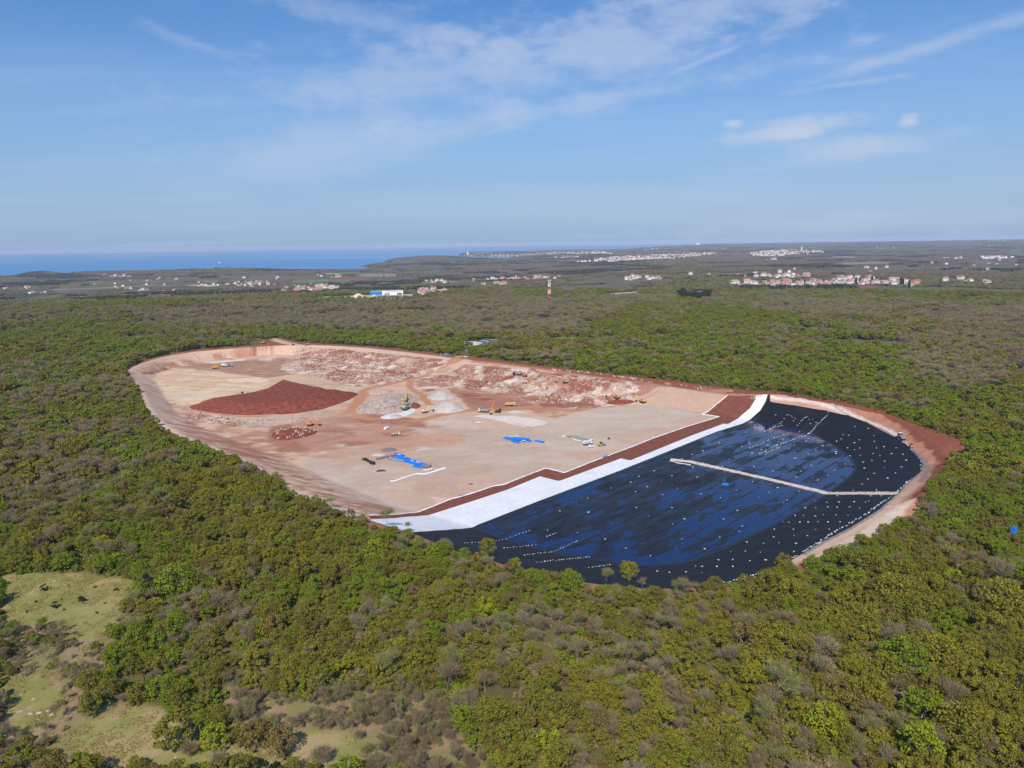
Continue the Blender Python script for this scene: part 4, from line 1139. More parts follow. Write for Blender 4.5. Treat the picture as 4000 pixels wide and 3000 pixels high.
# ------------------------------------------------------------------ vegetation meshes
def leaf_cloud(r, centers, radii, n, size, flat=0.0, up=0.25, squash=0.8):
    """n leaf sprays spread over lumpy clumps; returns quad vertices (n*4,3)"""
    centers = np.asarray(centers); radii = np.asarray(radii)
    p = radii ** 2; p = p / p.sum()
    k = r.choice(len(centers), n, p=p)
    d = r.normal(size=(n, 3)); d[:, 2] += up; d /= np.linalg.norm(d, axis=1)[:, None]
    rad = radii[k] * (0.55 + 0.5 * r.random(n) ** 0.6)
    c = centers[k] + d * rad[:, None] * np.array([1, 1, squash])
    nrm = d * 0.8 + r.normal(size=(n, 3)) * 0.55; nrm[:, 2] += 0.15; nrm /= np.linalg.norm(nrm, axis=1)[:, None]
    a = np.cross(nrm, r.normal(size=(n, 3))); a /= np.linalg.norm(a, axis=1)[:, None] + 1e-9
    b = np.cross(nrm, a)
    s = size * (0.6 + 0.8 * r.random(n))[:, None]
    q = np.stack([c - a * s - b * s * .6, c + a * s * .4 - b * s, c + a * s + b * s * .7, c - a * s * .5 + b * s], 1)
    return q.reshape(-1, 3)


def branch_geo(r, h, spread, lean=0.0, nmain=5, depth=3, r0=0.16):
    """tapered limbs; returns list of (a,b,ra,rb) and the tips"""
    segs = []; tips = []

    def grow(p, d, L, rad, lev):
        n = 2 if lev else 3
        for i in range(n):
            q = p + d * (L / n)
            segs.append((p, q, rad, rad * 0.86)); rad *= 0.86; p = q
            d = d + r.normal(size=3) * 0.12; d[2] += 0.05; d /= np.linalg.norm(d)
        if lev >= depth: tips.append((p, d, L)); return
        m = nmain if lev == 0 else (3 if lev == 1 else 2)
        for i in range(m):
            t = 2 * math.pi * (i + r.random() * .7) / m
            side = np.array([math.cos(t), math.sin(t), 0.0])
            nd = d * (0.75 if lev else 0.8) + side * spread * (0.7 + 0.5 * r.random()); nd[2] = abs(nd[2]) + 0.1; nd /= np.linalg.norm(nd)
            grow(p, nd, L * (0.62 + 0.2 * r.random()), rad * 0.62, lev + 1)
    d0 = np.array([lean * r.normal(), lean * r.normal(), 1.0]); d0 /= np.linalg.norm(d0)
    grow(np.zeros(3), d0, h * 0.34, r0, 0)
    return segs, tips


def segs_mesh(segs, sides=4):
    V = []; F = []
    for a, b, ra, rb in segs:
        d = b - a; d = d / (np.linalg.norm(d) + 1e-9)
        u = np.cross(d, [0.3, 0.9, 0.2]); u /= np.linalg.norm(u) + 1e-9; v = np.cross(d, u)
        base = len(V)
        for p, rr in ((a, ra), (b, rb)):
            for k in range(sides):
                t = 2 * math.pi * k / sides
                V.append(p + (u * math.cos(t) + v * math.sin(t)) * rr)
        for k in range(sides):
            F.append((base + k, base + (k + 1) % sides, base + sides + (k + 1) % sides, base + sides + k))
    return np.array(V), np.array(F)


def twig_quads(r, tips, n, length, width, fill=None):
    c = []; dd = []
    for i in range(n):
        p, d, L = tips[r.integers(len(tips))]
        e = d + r.normal(size=3) * 0.65; e[2] += 0.25; e /= np.linalg.norm(e)
        s = p + (d * r.uniform(-0.5, 0.6) + r.normal(size=3) * 0.30) * L
        c.append(s); dd.append(e)
    c = np.array(c); dd = np.array(dd)
    a = np.cross(dd, r.normal(size=(n, 3))); a /= np.linalg.norm(a, axis=1)[:, None] + 1e-9
    L = (length * (0.5 + r.random(n)))[:, None]
    return np.stack([c - a * width, c + a * width, c + dd * L + a * width * .4, c + dd * L - a * width * .4], 1).reshape(-1, 3)


def quadsF(nv, base=0): return np.arange(nv).reshape(-1, 4) + base


CR = np.random.default_rng(11)


def make_leafy(seed, n, size, h=7.0, w=3.1, low=0.28, nclump=22):
    r = np.random.default_rng(seed)
    segs, tips = branch_geo(r, h, 0.75, 0.12, 4, 2, 0.15)
    V, F = segs_mesh(segs, 4)
    cs = []; rs = []
    for i in range(nclump):
        t = r.random() * 2 * math.pi; zz = r.random() ** 0.8
        prof = math.sqrt(max(0.05, 1 - ((zz - 0.42) / 0.62) ** 2))
        rad = w * prof * (0.30 + 0.78 * math.sqrt(r.random()))
        cs.append((math.cos(t) * rad, math.sin(t) * rad, h * (low + (0.93 - low) * zz)))
        rs.append(w * r.uniform(0.15, 0.34))
    Q_ = leaf_cloud(r, np.array(cs), np.array(rs), n, size)
    Q_[:, 2] = np.maximum(Q_[:, 2], 0.3)
    return (V, F), Q_


def make_bare(seed, ntw, h=7.0, tw_len=0.95, tw_w=0.035, spread=0.62, trunks=1):
    r = np.random.default_rng(seed)
    segs = []; tips = []
    for k in range(trunks):
        s_, t_ = branch_geo(r, h * (1 if trunks == 1 else .85), spread, 0.10 if trunks == 1 else 0.4, 4, 3, 0.14 if trunks == 1 else 0.09)
        off = np.array([r.normal() * .25 * (trunks > 1), r.normal() * .25 * (trunks > 1), 0])
        segs += [(a + off, b + off, x, y) for a, b, x, y in s_]; tips += [(p + off, d, L) for p, d, L in t_]
    V, F = segs_mesh(segs, 3)
    return (V, F), twig_quads(r, tips, ntw, tw_len, tw_w)


def two_meshes(name, trunk, quads, mtrunk, mcrown):
    V, F = trunk
    t = mesh_np(name + '_trunk', V, F, [mtrunk]); c = mesh_np(name + '_crown', quads, quadsF(len(quads)), [mcrown])
    return t, c


def joined(name, trunk, quads, mtrunk, mcrown):
    V, F = trunk
    VV = np.vstack([V, quads]); FF = np.vstack([F, quadsF(len(quads), len(V))])
    mi = np.r_[np.zeros(len(F), int), np.ones(len(quads) // 4, int)]
    return mesh_np(name, VV, FF, [mtrunk, mcrown], midx=mi)


# geometry, shared between colour variants
LEAFY = [make_leafy(100 + i, 2100, 0.165, h=[7, 6.2, 8, 5.4, 7.5][i], w=[3.0, 3.3, 3.1, 2.9, 3.7][i], low=[.2, .12, .3, .1, .22][i], nclump=[44, 36, 52, 32, 56][i]) for i in range(5)]
LEAFY_MID = [make_leafy(130 + i, 620, 0.31, h=[7, 6.2, 8, 5.4][i], w=[3.0, 3.3, 3.1, 3.0][i], low=[.25, .15, .35, .12][i], nclump=32) for i in range(4)]
BARE = [make_bare(200 + i, 1150, h=[7, 8.2, 6, 5][i], trunks=[1, 1, 3, 5][i], spread=[.6, .5, .6, .55][i]) for i in range(4)]
BARE_MID = [make_bare(230 + i, 430, h=[7, 8, 6][i], tw_len=1.25, tw_w=0.085, trunks=[1, 1, 3][i]) for i in range(3)]
EVER = [make_leafy(260 + i, 1900, 0.15, h=[5, 3.2][i], w=[2.3, 1.9][i], low=.08, nclump=16) for i in range(2)]


def make_cypress(seed, n, size, h=9, w=1.1):
    r = np.random.default_rng(seed)
    z = r.random(n) ** 0.9; rad = w * np.sqrt(np.clip(1 - z, 0, 1)) * (0.35 + 0.65 * np.minimum(1, z * 6)) * (0.8 + .3 * r.random(n)); t = r.random(n) * 2 * math.pi
    c = np.stack([np.cos(t) * rad, np.sin(t) * rad, 0.5 + z * (h - .6)], -1)
    nrm = np.stack([np.cos(t), np.sin(t), .4 + 0 * t], -1) + r.normal(size=(n, 3)) * .3
    a = np.cross(nrm, [0, 0, 1.0]); a /= np.linalg.norm(a, axis=1)[:, None]; b = np.array([0, 0, 1.0])[None] + nrm * .2
    s = size * (.6 + .7 * r.random(n))[:, None]
    q = np.stack([c - a * s - b * s, c + a * s - b * s, c + a * s * .6 + b * s, c - a * s * .6 + b * s], 1).reshape(-1, 3)
    return segs_mesh([(np.zeros(3), np.array([0, 0, 1.4]), .2, .15)], 4), q


CYP = make_cypress(300, 520, 0.42)

# kinds: name -> (crown material, geometry list near, geometry list mid)
KIND = {
    'green': ('leaf_green', LEAFY, LEAFY_MID), 'olive': ('leaf_olive', LEAFY, LEAFY_MID), 'gold': ('leaf_gold', LEAFY, LEAFY_MID),
    'bright': ('leaf_bright', LEAFY, LEAFY_MID), 'brown': ('leaf_brown', LEAFY, LEAFY_MID), 'dark': ('leaf_dark', EVER, LEAFY_MID),
    'grey': ('twig_grey', BARE, BARE_MID), 'twig': ('twig_brown', BARE, BARE_MID), 'sage': ('twig_sage', BARE, BARE_MID),
}
KN = list(KIND)
PROTO_NEAR = {}; PROTO_MID = {}; NEARPARTS = {}
protocol = bpy.data.collections.new('woodland_sources')
plist = []


def add_proto(me, nm):
    o = bpy.data.objects.new(f'{nm}', me); plist.append(o); return len(plist) - 1


for kn, (mn, gn, gm_) in KIND.items():
    PROTO_NEAR[kn] = [add_proto(joined('tree_form', g_[0], g_[1], M['bark'], M[mn]), 'x') for g_ in gn]
    PROTO_MID[kn] = [add_proto(joined('tree_form', g_[0], g_[1], M['bark'], M[mn]), 'x') for g_ in gm_]
    NEARPARTS[kn] = [two_meshes('tree', g_[0], g_[1], M['bark'], M[mn]) for g_ in gn]


SHRG = []
for i in range(3):
    r_ = np.random.default_rng(700 + i); cs_ = np.stack([r_.normal(size=7) * .8, r_.normal(size=7) * .8, r_.uniform(.4, 1.3, 7)], -1)
    q = leaf_cloud(r_, cs_, np.full(7, .75), 260, 0.21); q[:, 2] = np.maximum(q[:, 2], 0); SHRG.append(q)
PROTO_SHRUB = {}
for kn in ('green', 'olive', 'brown', 'twig'):
    mn = KIND[kn][0]
    PROTO_SHRUB[kn] = [add_proto(mesh_np('shrub_form', q, quadsF(len(q)), [M[mn]]), 'x') for q in SHRG]

# far woodland: patches of ground 34 m across carrying many small crowns
M['far_leaf'] = leaf('far_leaf', (0.125, 0.150, 0.030), (0.175, 0.185, 0.050), (0.135, 0.140, 0.045), transl=0, big=0.75)
M['far_bare'] = leaf('far_bare', (0.150, 0.118, 0.100), (0.205, 0.165, 0.138), (0.170, 0.135, 0.115), transl=0)
M['far_dark'] = leaf('far_dark', (0.028, 0.045, 0.024), (0.050, 0.068, 0.034), (0.040, 0.056, 0.030), transl=0)


def make_patch(seed, mix_, size=34.0, ntree=34, hmax=7.0, nl=26, ls=0.95):
    r = np.random.default_rng(seed)
    Q_ = []; mi = []
    for k in range(ntree):
        c = np.array([r.uniform(-.5, .5) * size, r.uniform(-.5, .5) * size, 0])
        h = hmax * r.uniform(.55, 1.15); w_ = r.uniform(2.2, 4.0)
        cs = c + np.stack([r.normal(size=5) * w_ * .4, r.normal(size=5) * w_ * .4, h * r.uniform(.35, .8, 5)], -1)
        q = leaf_cloud(r, cs, np.full(5, w_ * .55), nl, ls)
        q[:, 2] = np.maximum(q[:, 2], -1)
        Q_.append(q); mi += [int(r.choice(3, p=mix_))] * nl
    Q_ = np.vstack(Q_)
    return mesh_np('woodland_patch', Q_, quadsF(len(Q_)), [M['far_leaf'], M['far_bare'], M['far_dark']], midx=np.array(mi))


PATCH = {'leaf': [add_proto(make_patch(400 + i, (.80, .18, .02)), 'x') for i in range(3)],
         'mix': [add_proto(make_patch(410 + i, (.42, .55, .03)), 'x') for i in range(3)],
         'bare': [add_proto(make_patch(420 + i, (.12, .86, .02)), 'x') for i in range(3)],
         'dark': [add_proto(make_patch(430 + i, (.08, .07, .85)), 'x') for i in range(2)]}
for i, o in enumerate(plist):
    o.name = 'source.%03d' % i
    protocol.objects.link(o)


def scatter(name, pts, idx, sc, rot, label, m_=None, kind='stuff', coll=None):
    """many copies over a point mesh (geometry nodes), used only for what nobody could count"""
    pts = np.asarray(pts, np.float32)
    me = bpy.data.meshes.new(name); me.vertices.add(len(pts)); me.vertices.foreach_set('co', pts.ravel())
    a = me.attributes.new('pick', 'INT', 'POINT'); a.data.foreach_set('value', np.asarray(idx, np.int32))
    a = me.attributes.new('grow', 'FLOAT_VECTOR', 'POINT'); a.data.foreach_set('vector', np.asarray(sc, np.float32).ravel())
    a = me.attributes.new('turn', 'FLOAT_VECTOR', 'POINT'); a.data.foreach_set('vector', np.asarray(rot, np.float32).ravel())
    me.update()
    o = obj(name, me); tag(o, label, None, kind=kind)
    ng = bpy.data.node_groups.new(name, 'GeometryNodeTree')
    ng.interface.new_socket('Geometry', in_out='INPUT', socket_type='NodeSocketGeometry')
    ng.interface.new_socket('Geometry', in_out='OUTPUT', socket_type='NodeSocketGeometry')
    n = ng.nodes; l = ng.links
    gi = n.new('NodeGroupInput'); go = n.new('NodeGroupOutput')
    ci = n.new('GeometryNodeCollectionInfo'); ci.inputs['Collection'].default_value = coll or protocol
    ci.inputs['Separate Children'].default_value = True; ci.inputs['Reset Children'].default_value = True
    ip = n.new('GeometryNodeInstanceOnPoints'); ip.inputs['Pick Instance'].default_value = True

    def att(nm, dt):
        k = n.new('GeometryNodeInputNamedAttribute'); k.data_type = dt; k.inputs[0].default_value = nm
        return k.outputs['Attribute']
    l.new(gi.outputs[0], ip.inputs['Points']); l.new(ci.outputs[0], ip.inputs['Instance'])
    l.new(att('pick', 'INT'), ip.inputs['Instance Index'])
    l.new(att('turn', 'FLOAT_VECTOR'), ip.inputs['Rotation']); l.new(att('grow', 'FLOAT_VECTOR'), ip.inputs['Scale'])
    l.new(ip.outputs[0], go.inputs[0])
    md = o.modifiers.new('scatter', 'NODES'); md.node_group = ng
    return o


# ------------------------------------------------------------------ where woodland stands and of what kind
FIELDS = [  # px outline, material, name, label
    ([(0, 1155), (130, 1150), (250, 1158), (120, 1166), (0, 1164)], 'field_dark', 'field', 'dark ploughed field at the far left edge'),
    ([(80, 1167), (150, 1157), (245, 1152), (262, 1158), (180, 1166), (110, 1170)], 'field_green', 'field', 'bright green crop strip at the far left'),
    ([(0, 1172), (60, 1169), (150, 1168), (80, 1175), (0, 1176)], 'field_red', 'field', 'narrow red earth strip at the far left edge'),
    ([(540, 1158), (620, 1150), (700, 1150), (690, 1156), (600, 1160)], 'field_red', 'field', 'red earth field left of the pale greenhouse roofs'),
    ([(700, 1136), (800, 1135), (830, 1140), (740, 1143)], 'field_red', 'field', 'red earth strip behind the greenhouse roofs'),
    ([(270, 1160), (420, 1152), (540, 1150), (530, 1155), (350, 1164), (250, 1168)], 'field_tan', 'field', 'pale dry field beside the green strip at left'),
    ([(200, 1130), (420, 1122), (600, 1112), (620, 1114), (430, 1126), (210, 1134)], 'field_tan', 'field', 'long grey green field in the left lowland'),
    ([(780, 1097), (850, 1095), (850, 1103), (800, 1104)], 'field_grass', 'field', 'small green field above the left village'),
    ([(1130, 1097), (1210, 1092), (1290, 1093), (1280, 1100), (1180, 1105), (1130, 1103)], 'field_green', 'field', 'green field above the middle village'),
    ([(1270, 1091), (1400, 1083), (1470, 1086), (1400, 1093), (1290, 1098)], 'field_red', 'field', 'brownish ploughed field behind the middle village'),
    ([(1400, 1070), (1550, 1071), (1545, 1080), (1400, 1080)], 'field_tan', 'field', 'pale field under the wooded headland'),
    ([(1545, 1212), (1600, 1210), (1640, 1215), (1630, 1224), (1580, 1230), (1543, 1227)], 'field_grass', 'field', 'bright green clearing amid grey trees in the middle distance'),
    ([(2120, 1326), (2200, 1316), (2270, 1319), (2260, 1334), (2150, 1338)], 'field_grass', 'field', 'bright green clearing right of the blue cabins'),
    ([(2340, 1154), (2420, 1148), (2500, 1147), (2490, 1158), (2400, 1160)], 'field_grass', 'field', 'green field below the pale track'),
    ([(3328, 1117), (3440, 1116), (3446, 1121), (3400, 1128), (3330, 1126)], 'field_red', 'field', 'red earth field in front of the right village'),
    ([(2665, 1139), (2790, 1138), (2820, 1142), (2700, 1146)], 'field_tan', 'field', 'brown field strip behind the dark thicket'),
    ([(3000, 1137), (3060, 1134), (3085, 1138), (3020, 1142)], 'field_red', 'field', 'small red plot below the right village'),
    ([(2360, 1150), (2400, 1146), (2480, 1140), (2500, 1142), (2420, 1150), (2380, 1153)], 'road_pale', 'track', 'pale dirt track in the right middle distance'),
    ([(1210, 1163), (1300, 1158), (1420, 1154), (1570, 1150), (1660, 1150), (1680, 1156), (1560, 1164), (1400, 1170), (1230, 1172)], 'road_pale', 'works_yard', 'pale stone yard of the works with the blue hall'),
    ([(1740, 1104), (1760, 1098), (1880, 1096), (1870, 1102)], 'field_tan', 'field', 'pale plot left of the middle hamlet'),
    ([(3260, 1028), (3400, 1022), (3500, 1025), (3480, 1029), (3300, 1033)], 'field_tan', 'field', 'pale clearing in the right distance'),
    ([(3800, 1060), (3900, 1056), (3920, 1060), (3830, 1064)], 'field_green', 'field', 'green clearing at the right edge distance'),
    ([(3930, 978), (4000, 975), (4000, 980), (3940, 983)], 'field_green', 'field', 'green field close under the right horizon'),
]
_r = np.random.default_rng(77)
for k in range(34):
    if k < 22: u = _r.uniform(20, 1700); v = _r.uniform(1066, 1160) if u < 900 else _r.uniform(1066, 1120)
    else: u = _r.uniform(2200, 3980); v = _r.uniform(985, 1075)
    dm = (v - 950) / 160; a = _r.uniform(25, 85); b = _r.uniform(1.6, 3.6) * dm + .8; sk = _r.uniform(-18, 18)
    mn_ = ['field_tan', 'field_red', 'field_green', 'field_grass', 'field_tan', 'road_pale'][k % 6]
    FIELDS.append(([(u - a, v), (u - a * .2 + sk, v - b), (u + a, v - b * .6), (u + a * .6 + sk, v + b * .7)], mn_, 'field',
                   {'field_tan': 'pale dry', 'field_red': 'red earth', 'field_green': 'green crop', 'field_grass': 'bright grass', 'road_pale': 'whitish stony'}[mn_] + (' field in the left lowland' if k < 22 else ' field in the right distance')))
CLEAR_PX = [np.array(f_[0], float) for f_ in FIELDS] + [np.array(q, float) for q in [
    [(1810, 1332), (1935, 1328), (1960, 1345), (1900, 1362), (1815, 1356)], [(1800, 1395), (1805, 1360), (1830, 1358), (1830, 1395)],
    [(3590, 2075), (3960, 2055), (3975, 2130), (3940, 2140)][2:] + [(3925, 2075)]]]
VILLAGES = []   # filled below: px outline where houses stand

VIL = [  # outline px, houses, label, group
    ([(2860, 1112), (2990, 1106), (3100, 1092), (3190, 1102), (3260, 1098), (3330, 1106), (3330, 1114), (3180, 1120), (2960, 1120), (2860, 1117)], 46, 'pale house with red tiled roof in the left half of the right village', 'houses in the left half of the right village'),
    ([(2895, 1076), (3000, 1078), (3100, 1074), (3190, 1077), (3180, 1085), (2980, 1090), (2900, 1084)], 24, 'pale house with red roof in the upper row of the right village', 'houses in the upper row of the right village'),
    ([(3222, 1082), (3330, 1083), (3440, 1084), (3540, 1092), (3560, 1100), (3600, 1110), (3560, 1122), (3500, 1116), (3400, 1112), (3260, 1108), (3225, 1096)], 52, 'pale house with red tiled roof among cypresses of the right village', 'houses in the right half of the right village'),
    ([(3680, 1092), (3735, 1088), (3830, 1096), (3870, 1100), (3860, 1104), (3780, 1104), (3690, 1098)], 7, 'lone red roofed house at the right end of the right village', 'outlying houses of the right village'),
    ([(1885, 1092), (1960, 1084), (2060, 1080), (2185, 1084), (2180, 1090), (2080, 1092), (1960, 1096), (1890, 1101)], 34, 'small pale house with red roof in the hamlet behind the red and white mast', 'houses of the hamlet behind the mast'),
    ([(1655, 1098), (1720, 1094), (1775, 1099), (1770, 1107), (1690, 1110)], 11, 'red roofed white house in the middle hamlet right of the dark pines', 'houses of the middle hamlet'),
    ([(2440, 1086), (2520, 1084), (2575, 1083), (2578, 1091), (2500, 1095), (2450, 1094)], 11, 'red roofed house in the small hamlet beyond the green field', 'houses of the small hamlet'),
    ([(910, 1103), (980, 1099), (1060, 1102), (1080, 1112), (1000, 1120), (915, 1122)], 30, 'white house with red roof in the far left village', 'houses of the far left village'),
    ([(1080, 1137), (1150, 1120), (1200, 1108), (1260, 1112), (1300, 1118), (1348, 1128), (1340, 1138), (1250, 1136), (1150, 1145), (1090, 1146)], 38, 'white house with red roof in the village left of the blue hall', 'houses of the village left of the blue hall'),
    ([(770, 1112), (880, 1108), (905, 1118), (850, 1123), (775, 1121)], 12, 'pale house with red roof at the left end of the far left village', 'houses left of the far left village'),
    ([(1283, 1078), (1330, 1075), (1330, 1082), (1283, 1084)], 3, 'white farmhouse standing by itself above the middle village', 'white farmhouses'),
    ([(0, 1125), (200, 1110), (600, 1085), (1000, 1070), (1400, 1075), (1400, 1090), (1000, 1095), (600, 1120), (100, 1150)], 26, 'lone pale house scattered over the left lowland', 'scattered houses of the left lowland'),
    ([(2250, 1075), (2900, 1060), (3990, 1010), (3990, 1050), (3000, 1075), (2300, 1090)], 22, 'lone pale house scattered over the right plain', 'scattered houses of the right plain'),
    ([(1560, 1140), (1700, 1132), (1760, 1140), (1640, 1156), (1570, 1152)], 12, 'low pale shed or stockpile right of the white works hall', 'sheds of the works yard'),
    ([(490, 1128), (560, 1130), (690, 1133), (690, 1139), (560, 1140), (480, 1134)], 8, 'white roofed building in the left lowland', 'buildings of the left lowland'),
]
TOWNS = [([(2310, 1020), (2340, 1008), (2500, 1000), (2700, 990), (2780, 986), (2800, 993), (2700, 1006), (2560, 1016), (2400, 1024), (2250, 1025)], 560),
         ([(2930, 992), (2990, 980), (3100, 976), (3200, 980), (3230, 990), (3100, 996), (3000, 1003), (2940, 1000)], 420),
         ([(2100, 990), (2200, 984), (2330, 981), (2400, 990), (2390, 994), (2200, 993), (2100, 996)], 330),
         ([(1800, 1001), (1840, 992), (1950, 991), (2010, 997), (1990, 1003), (1850, 1003)], 70),
         ([(1890, 1000), (2010, 996), (2100, 992), (2105, 998), (2000, 1003)], 60),
         ([(3820, 1004), (3920, 1002), (3960, 1010), (3850, 1014)], 60), ([(3700, 1006), (3760, 1004), (3750, 1014), (3660, 1018)], 10),
         ([(2150, 1006), (2260, 1002), (2260, 1010), (2150, 1012)], 26), ([(2500, 975), (2620, 968), (2620, 974), (2510, 979)], 40),
         ([(2820, 972), (2870, 968), (2860, 972), (2822, 976)], 22), ([(3400, 968), (3500, 962), (3560, 972), (3420, 974)], 14), ([(3860, 941), (3960, 939), (3950, 945), (3860, 944)], 40),
         ([(2990, 1013), (3030, 1010), (3030, 1016), (2990, 1020)], 9), ([(3770, 956), (3830, 958), (3900, 954), (3940, 959), (3800, 964)], 14)]
DARKS = [[(2640, 1148), (2660, 1143), (2700, 1140), (2760, 1141), (2795, 1150), (2770, 1168), (2700, 1174), (2650, 1170)],
         [(1260, 1112), (1400, 1104), (1560, 1100), (1640, 1106), (1560, 1118), (1420, 1128), (1310, 1128)],
         [(740, 1155), (850, 1148), (1000, 1140), (1060, 1145), (1030, 1150), (860, 1156), (740, 1160)],
         [(250, 1165), (500, 1156), (740, 1152), (560, 1166), (500, 1172), (300, 1175)],
         [(2200, 1026), (2380, 1020), (2560, 1018), (2400, 1032), (2200, 1036)], [(3185, 985), (3340, 978), (3350, 988), (3200, 992)],
         [(1640, 1028), (1780, 1028), (1880, 1034), (1750, 1040), (1650, 1038)], [(80, 1076), (240, 1072), (400, 1080), (280, 1092), (80, 1090)],
         [(2000, 1066), (2200, 1062), (2260, 1068), (2020, 1074)], [(3850, 1058), (3990, 1056), (3990, 1066), (3860, 1066)]]
BARES = [[(1050, 1215), (1400, 1180), (1900, 1170), (2500, 1160), (2600, 1180), (2300, 1240), (1800, 1300), (1500, 1290), (1100, 1290), (600, 1260)],
         [(560, 1225), (800, 1195), (1150, 1180), (1250, 1215), (700, 1260)], [(1850, 1235), (2100, 1215), (2350, 1210), (2250, 1290), (1900, 1320)],
         [(2860, 1190), (3350, 1175), (3600, 1180), (3560, 1215), (3000, 1230)], [(3600, 1225), (4000, 1200), (4000, 1290), (3650, 1270)],
         [(3500, 1330), (4000, 1310), (4000, 1480), (3760, 1540), (3500, 1470)], [(3180, 1210), (3500, 1220), (3450, 1250), (3150, 1245)]]
GREENS = [[(2250, 1250), (2500, 1215), (2900, 1225), (3300, 1240), (3300, 1330), (2700, 1350), (2300, 1320)], [(0, 1180), (600, 1170), (900, 1180), (600, 1215), (0, 1230)],
          [(0, 1280), (800, 1280), (1900, 1330), (1900, 1400), (1000, 1320), (400, 1400), (0, 1400)], [(3300, 1150), (4000, 1140), (4000, 1190), (3500, 1180)],
          [(2700, 1070), (3850, 1090), (4000, 1075), (4000, 1125), (2700, 1160), (2600, 1110)]]


def in_any(polys, U, V):
    m = np.zeros(U.shape, bool)
    for p_ in polys: m |= inpoly(np.asarray(p_, float), U, V)
    return m


def near_clear(U, V):
    m = in_any(CLEAR_PX, U, V)
    for dv in (2.0, 4.0): m |= in_any(CLEAR_PX, U, V - dv)
    m |= in_any([q[0] for q in VIL], U, V - 1.5) & (hash2(np.floor(U / 3), np.floor(V), 5) < .85)
    m |= in_any([q[0] for q in VIL], U, V - 3.5) & (hash2(np.floor(U / 3), np.floor(V), 6) < .7)
    return m


def openness(x, y):
    o_ = np.zeros(x.shape, bool)
    for p_ in MEADW: o_ |= inpoly(p_, x, y)
    return o_


def jitter_grid(r0_, r1_, sp, azlim=0.79):
    """jittered points in the viewed sector between two distances"""
    n = int((r1_ ** 2 - r0_ ** 2) * azlim / sp ** 2)
    R_ = np.sqrt(rng.uniform(r0_ ** 2, r1_ ** 2, n)); A = rng.uniform(-azlim, azlim, n)
    x = R_ * np.sin(A); y = R_ * np.cos(A)
    cell = np.floor(x / (sp * .72)).astype(np.int64) * 1000003 + np.floor(y / (sp * .72)).astype(np.int64)
    _, k = np.unique(cell, return_index=True)
    return x[k], y[k]


def kinds_for(x, y, u, v):
    """pick tree kinds from broad drifts"""
    n = len(x)
    g = fbm(x, y, 55, 3, 201); g2 = fbm(x, y, 22, 3, 202); big_ = fbm(x, y, 160, 3, 203)
    right = sst(x / np.maximum(y, 1), 0.05, 0.35) * sst(-y, -330, -120)
    bare = 0.24 + (g - 0.5) * 1.05 + (big_ - .5) * 0.6 + 0.08 * right
    bare = np.where(v < 1500, bare + 0.06 + 0.16 * sst(-v, -1420, -1280), bare)
    bare = np.where(in_any(BARES, u, v), bare + 0.42, bare)
    bare = np.where(in_any(GREENS, u, v), bare - 0.24, bare)
    opens = np.zeros(n, bool)
    for p_ in OPENW: opens |= inpoly(p_, x, y)
    bare = np.where(opens, 1.3, bare)
    bare = np.where(inpoly(OPENLEFT, x, y), 0.62, bare)
    t = 0.66 * rng.random(n) + 0.34 * np.clip((fbm(x, y, 15, 3, 204) - .5) * 2.2 + .5, 0, 1); k = np.empty(n, object)
    bare = .5 + (bare - .5) * 0.92
    isb = t < bare
    s_ = rng.random(n)
    k[isb] = np.where(s_[isb] < .42, 'grey', np.where(s_[isb] < .80, 'twig', 'sage'))
    gg = g2 + 0.03 + (s_ - .5) * .42
    warm = right * 0.22 + (big_ - .5) * .6
    kk = np.where(gg + warm > .72, 'gold', np.where(gg + warm > .50, 'olive', 'green'))
    kk = np.where(s_ > .93, 'brown', kk); kk = np.where(s_ < .018, 'bright', kk); kk = np.where((s_ > .03) & (s_ < .055), 'dark', kk)
    k[~isb] = kk[~isb]
    return k, opens


HOUSE_XY = []


def house_spots(poly, n, mind=14.0):
    poly = np.asarray(poly, float); lo, hi = poly.min(0), poly.max(0); out = []
    tries = 0
    while len(out) < n and tries < n * 60:
        tries += 1
        u = rng.uniform(lo[0], hi[0]); v = rng.uniform(lo[1], hi[1])
        if not inpoly(poly, np.array([u]), np.array([v]))[0]: continue
        p = Pfar([(u, v)])[0]
        if all((p[0] - q[0]) ** 2 + (p[1] - q[1]) ** 2 > mind ** 2 for q in out): out.append(p)
    return out


def Pfar(pts, it=14):
    """as P but over the full distant relief"""
    a = np.asarray(pts, float).reshape(-1, 2); d = ray(a[:, 0], a[:, 1])
    # march outward until the ray meets the ground
    res = np.zeros((len(a), 3))
    rr = np.concatenate([np.arange(700, 3000, 20), 3000 * np.exp(np.arange(0, 400) * 0.005)])
    for i in range(len(a)):
        t = rr / math.hypot(d[i, 0], d[i, 1])
        x = d[i, 0] * t; y = d[i, 1] * t; zr = CAM_H + d[i, 2] * t
        zg = H_full(x, y); below = np.nonzero(zr < zg)[0]
        k = below[0] if len(below) else len(rr) - 1
        k0 = max(k - 1, 0); e0 = zr[k0] - zg[k0]; e1 = zg[k] - zr[k]; f_ = e0 / (e0 + e1 + 1e-9) if k else 0
        x_ = x[k0] * (1 - f_) + x[k] * f_; y_ = y[k0] * (1 - f_) + y[k] * f_
        res[i] = (x_, y_, zg[k0] * (1 - f_) + zg[k] * f_)
    return res


# fields
def field_mesh(name, px, m_, label, kind='structure'):
    p = Pfar(px)[:, :2]
    o = sheet(name, p, m_, 0.6, max(6.0, np.hypot(*p.mean(0)) / 130), zfun=H_full)
    tag(o, label, None, kind=kind)


for px, mn, nm, lb in FIELDS: field_mesh(nm, px, M[mn], lb)

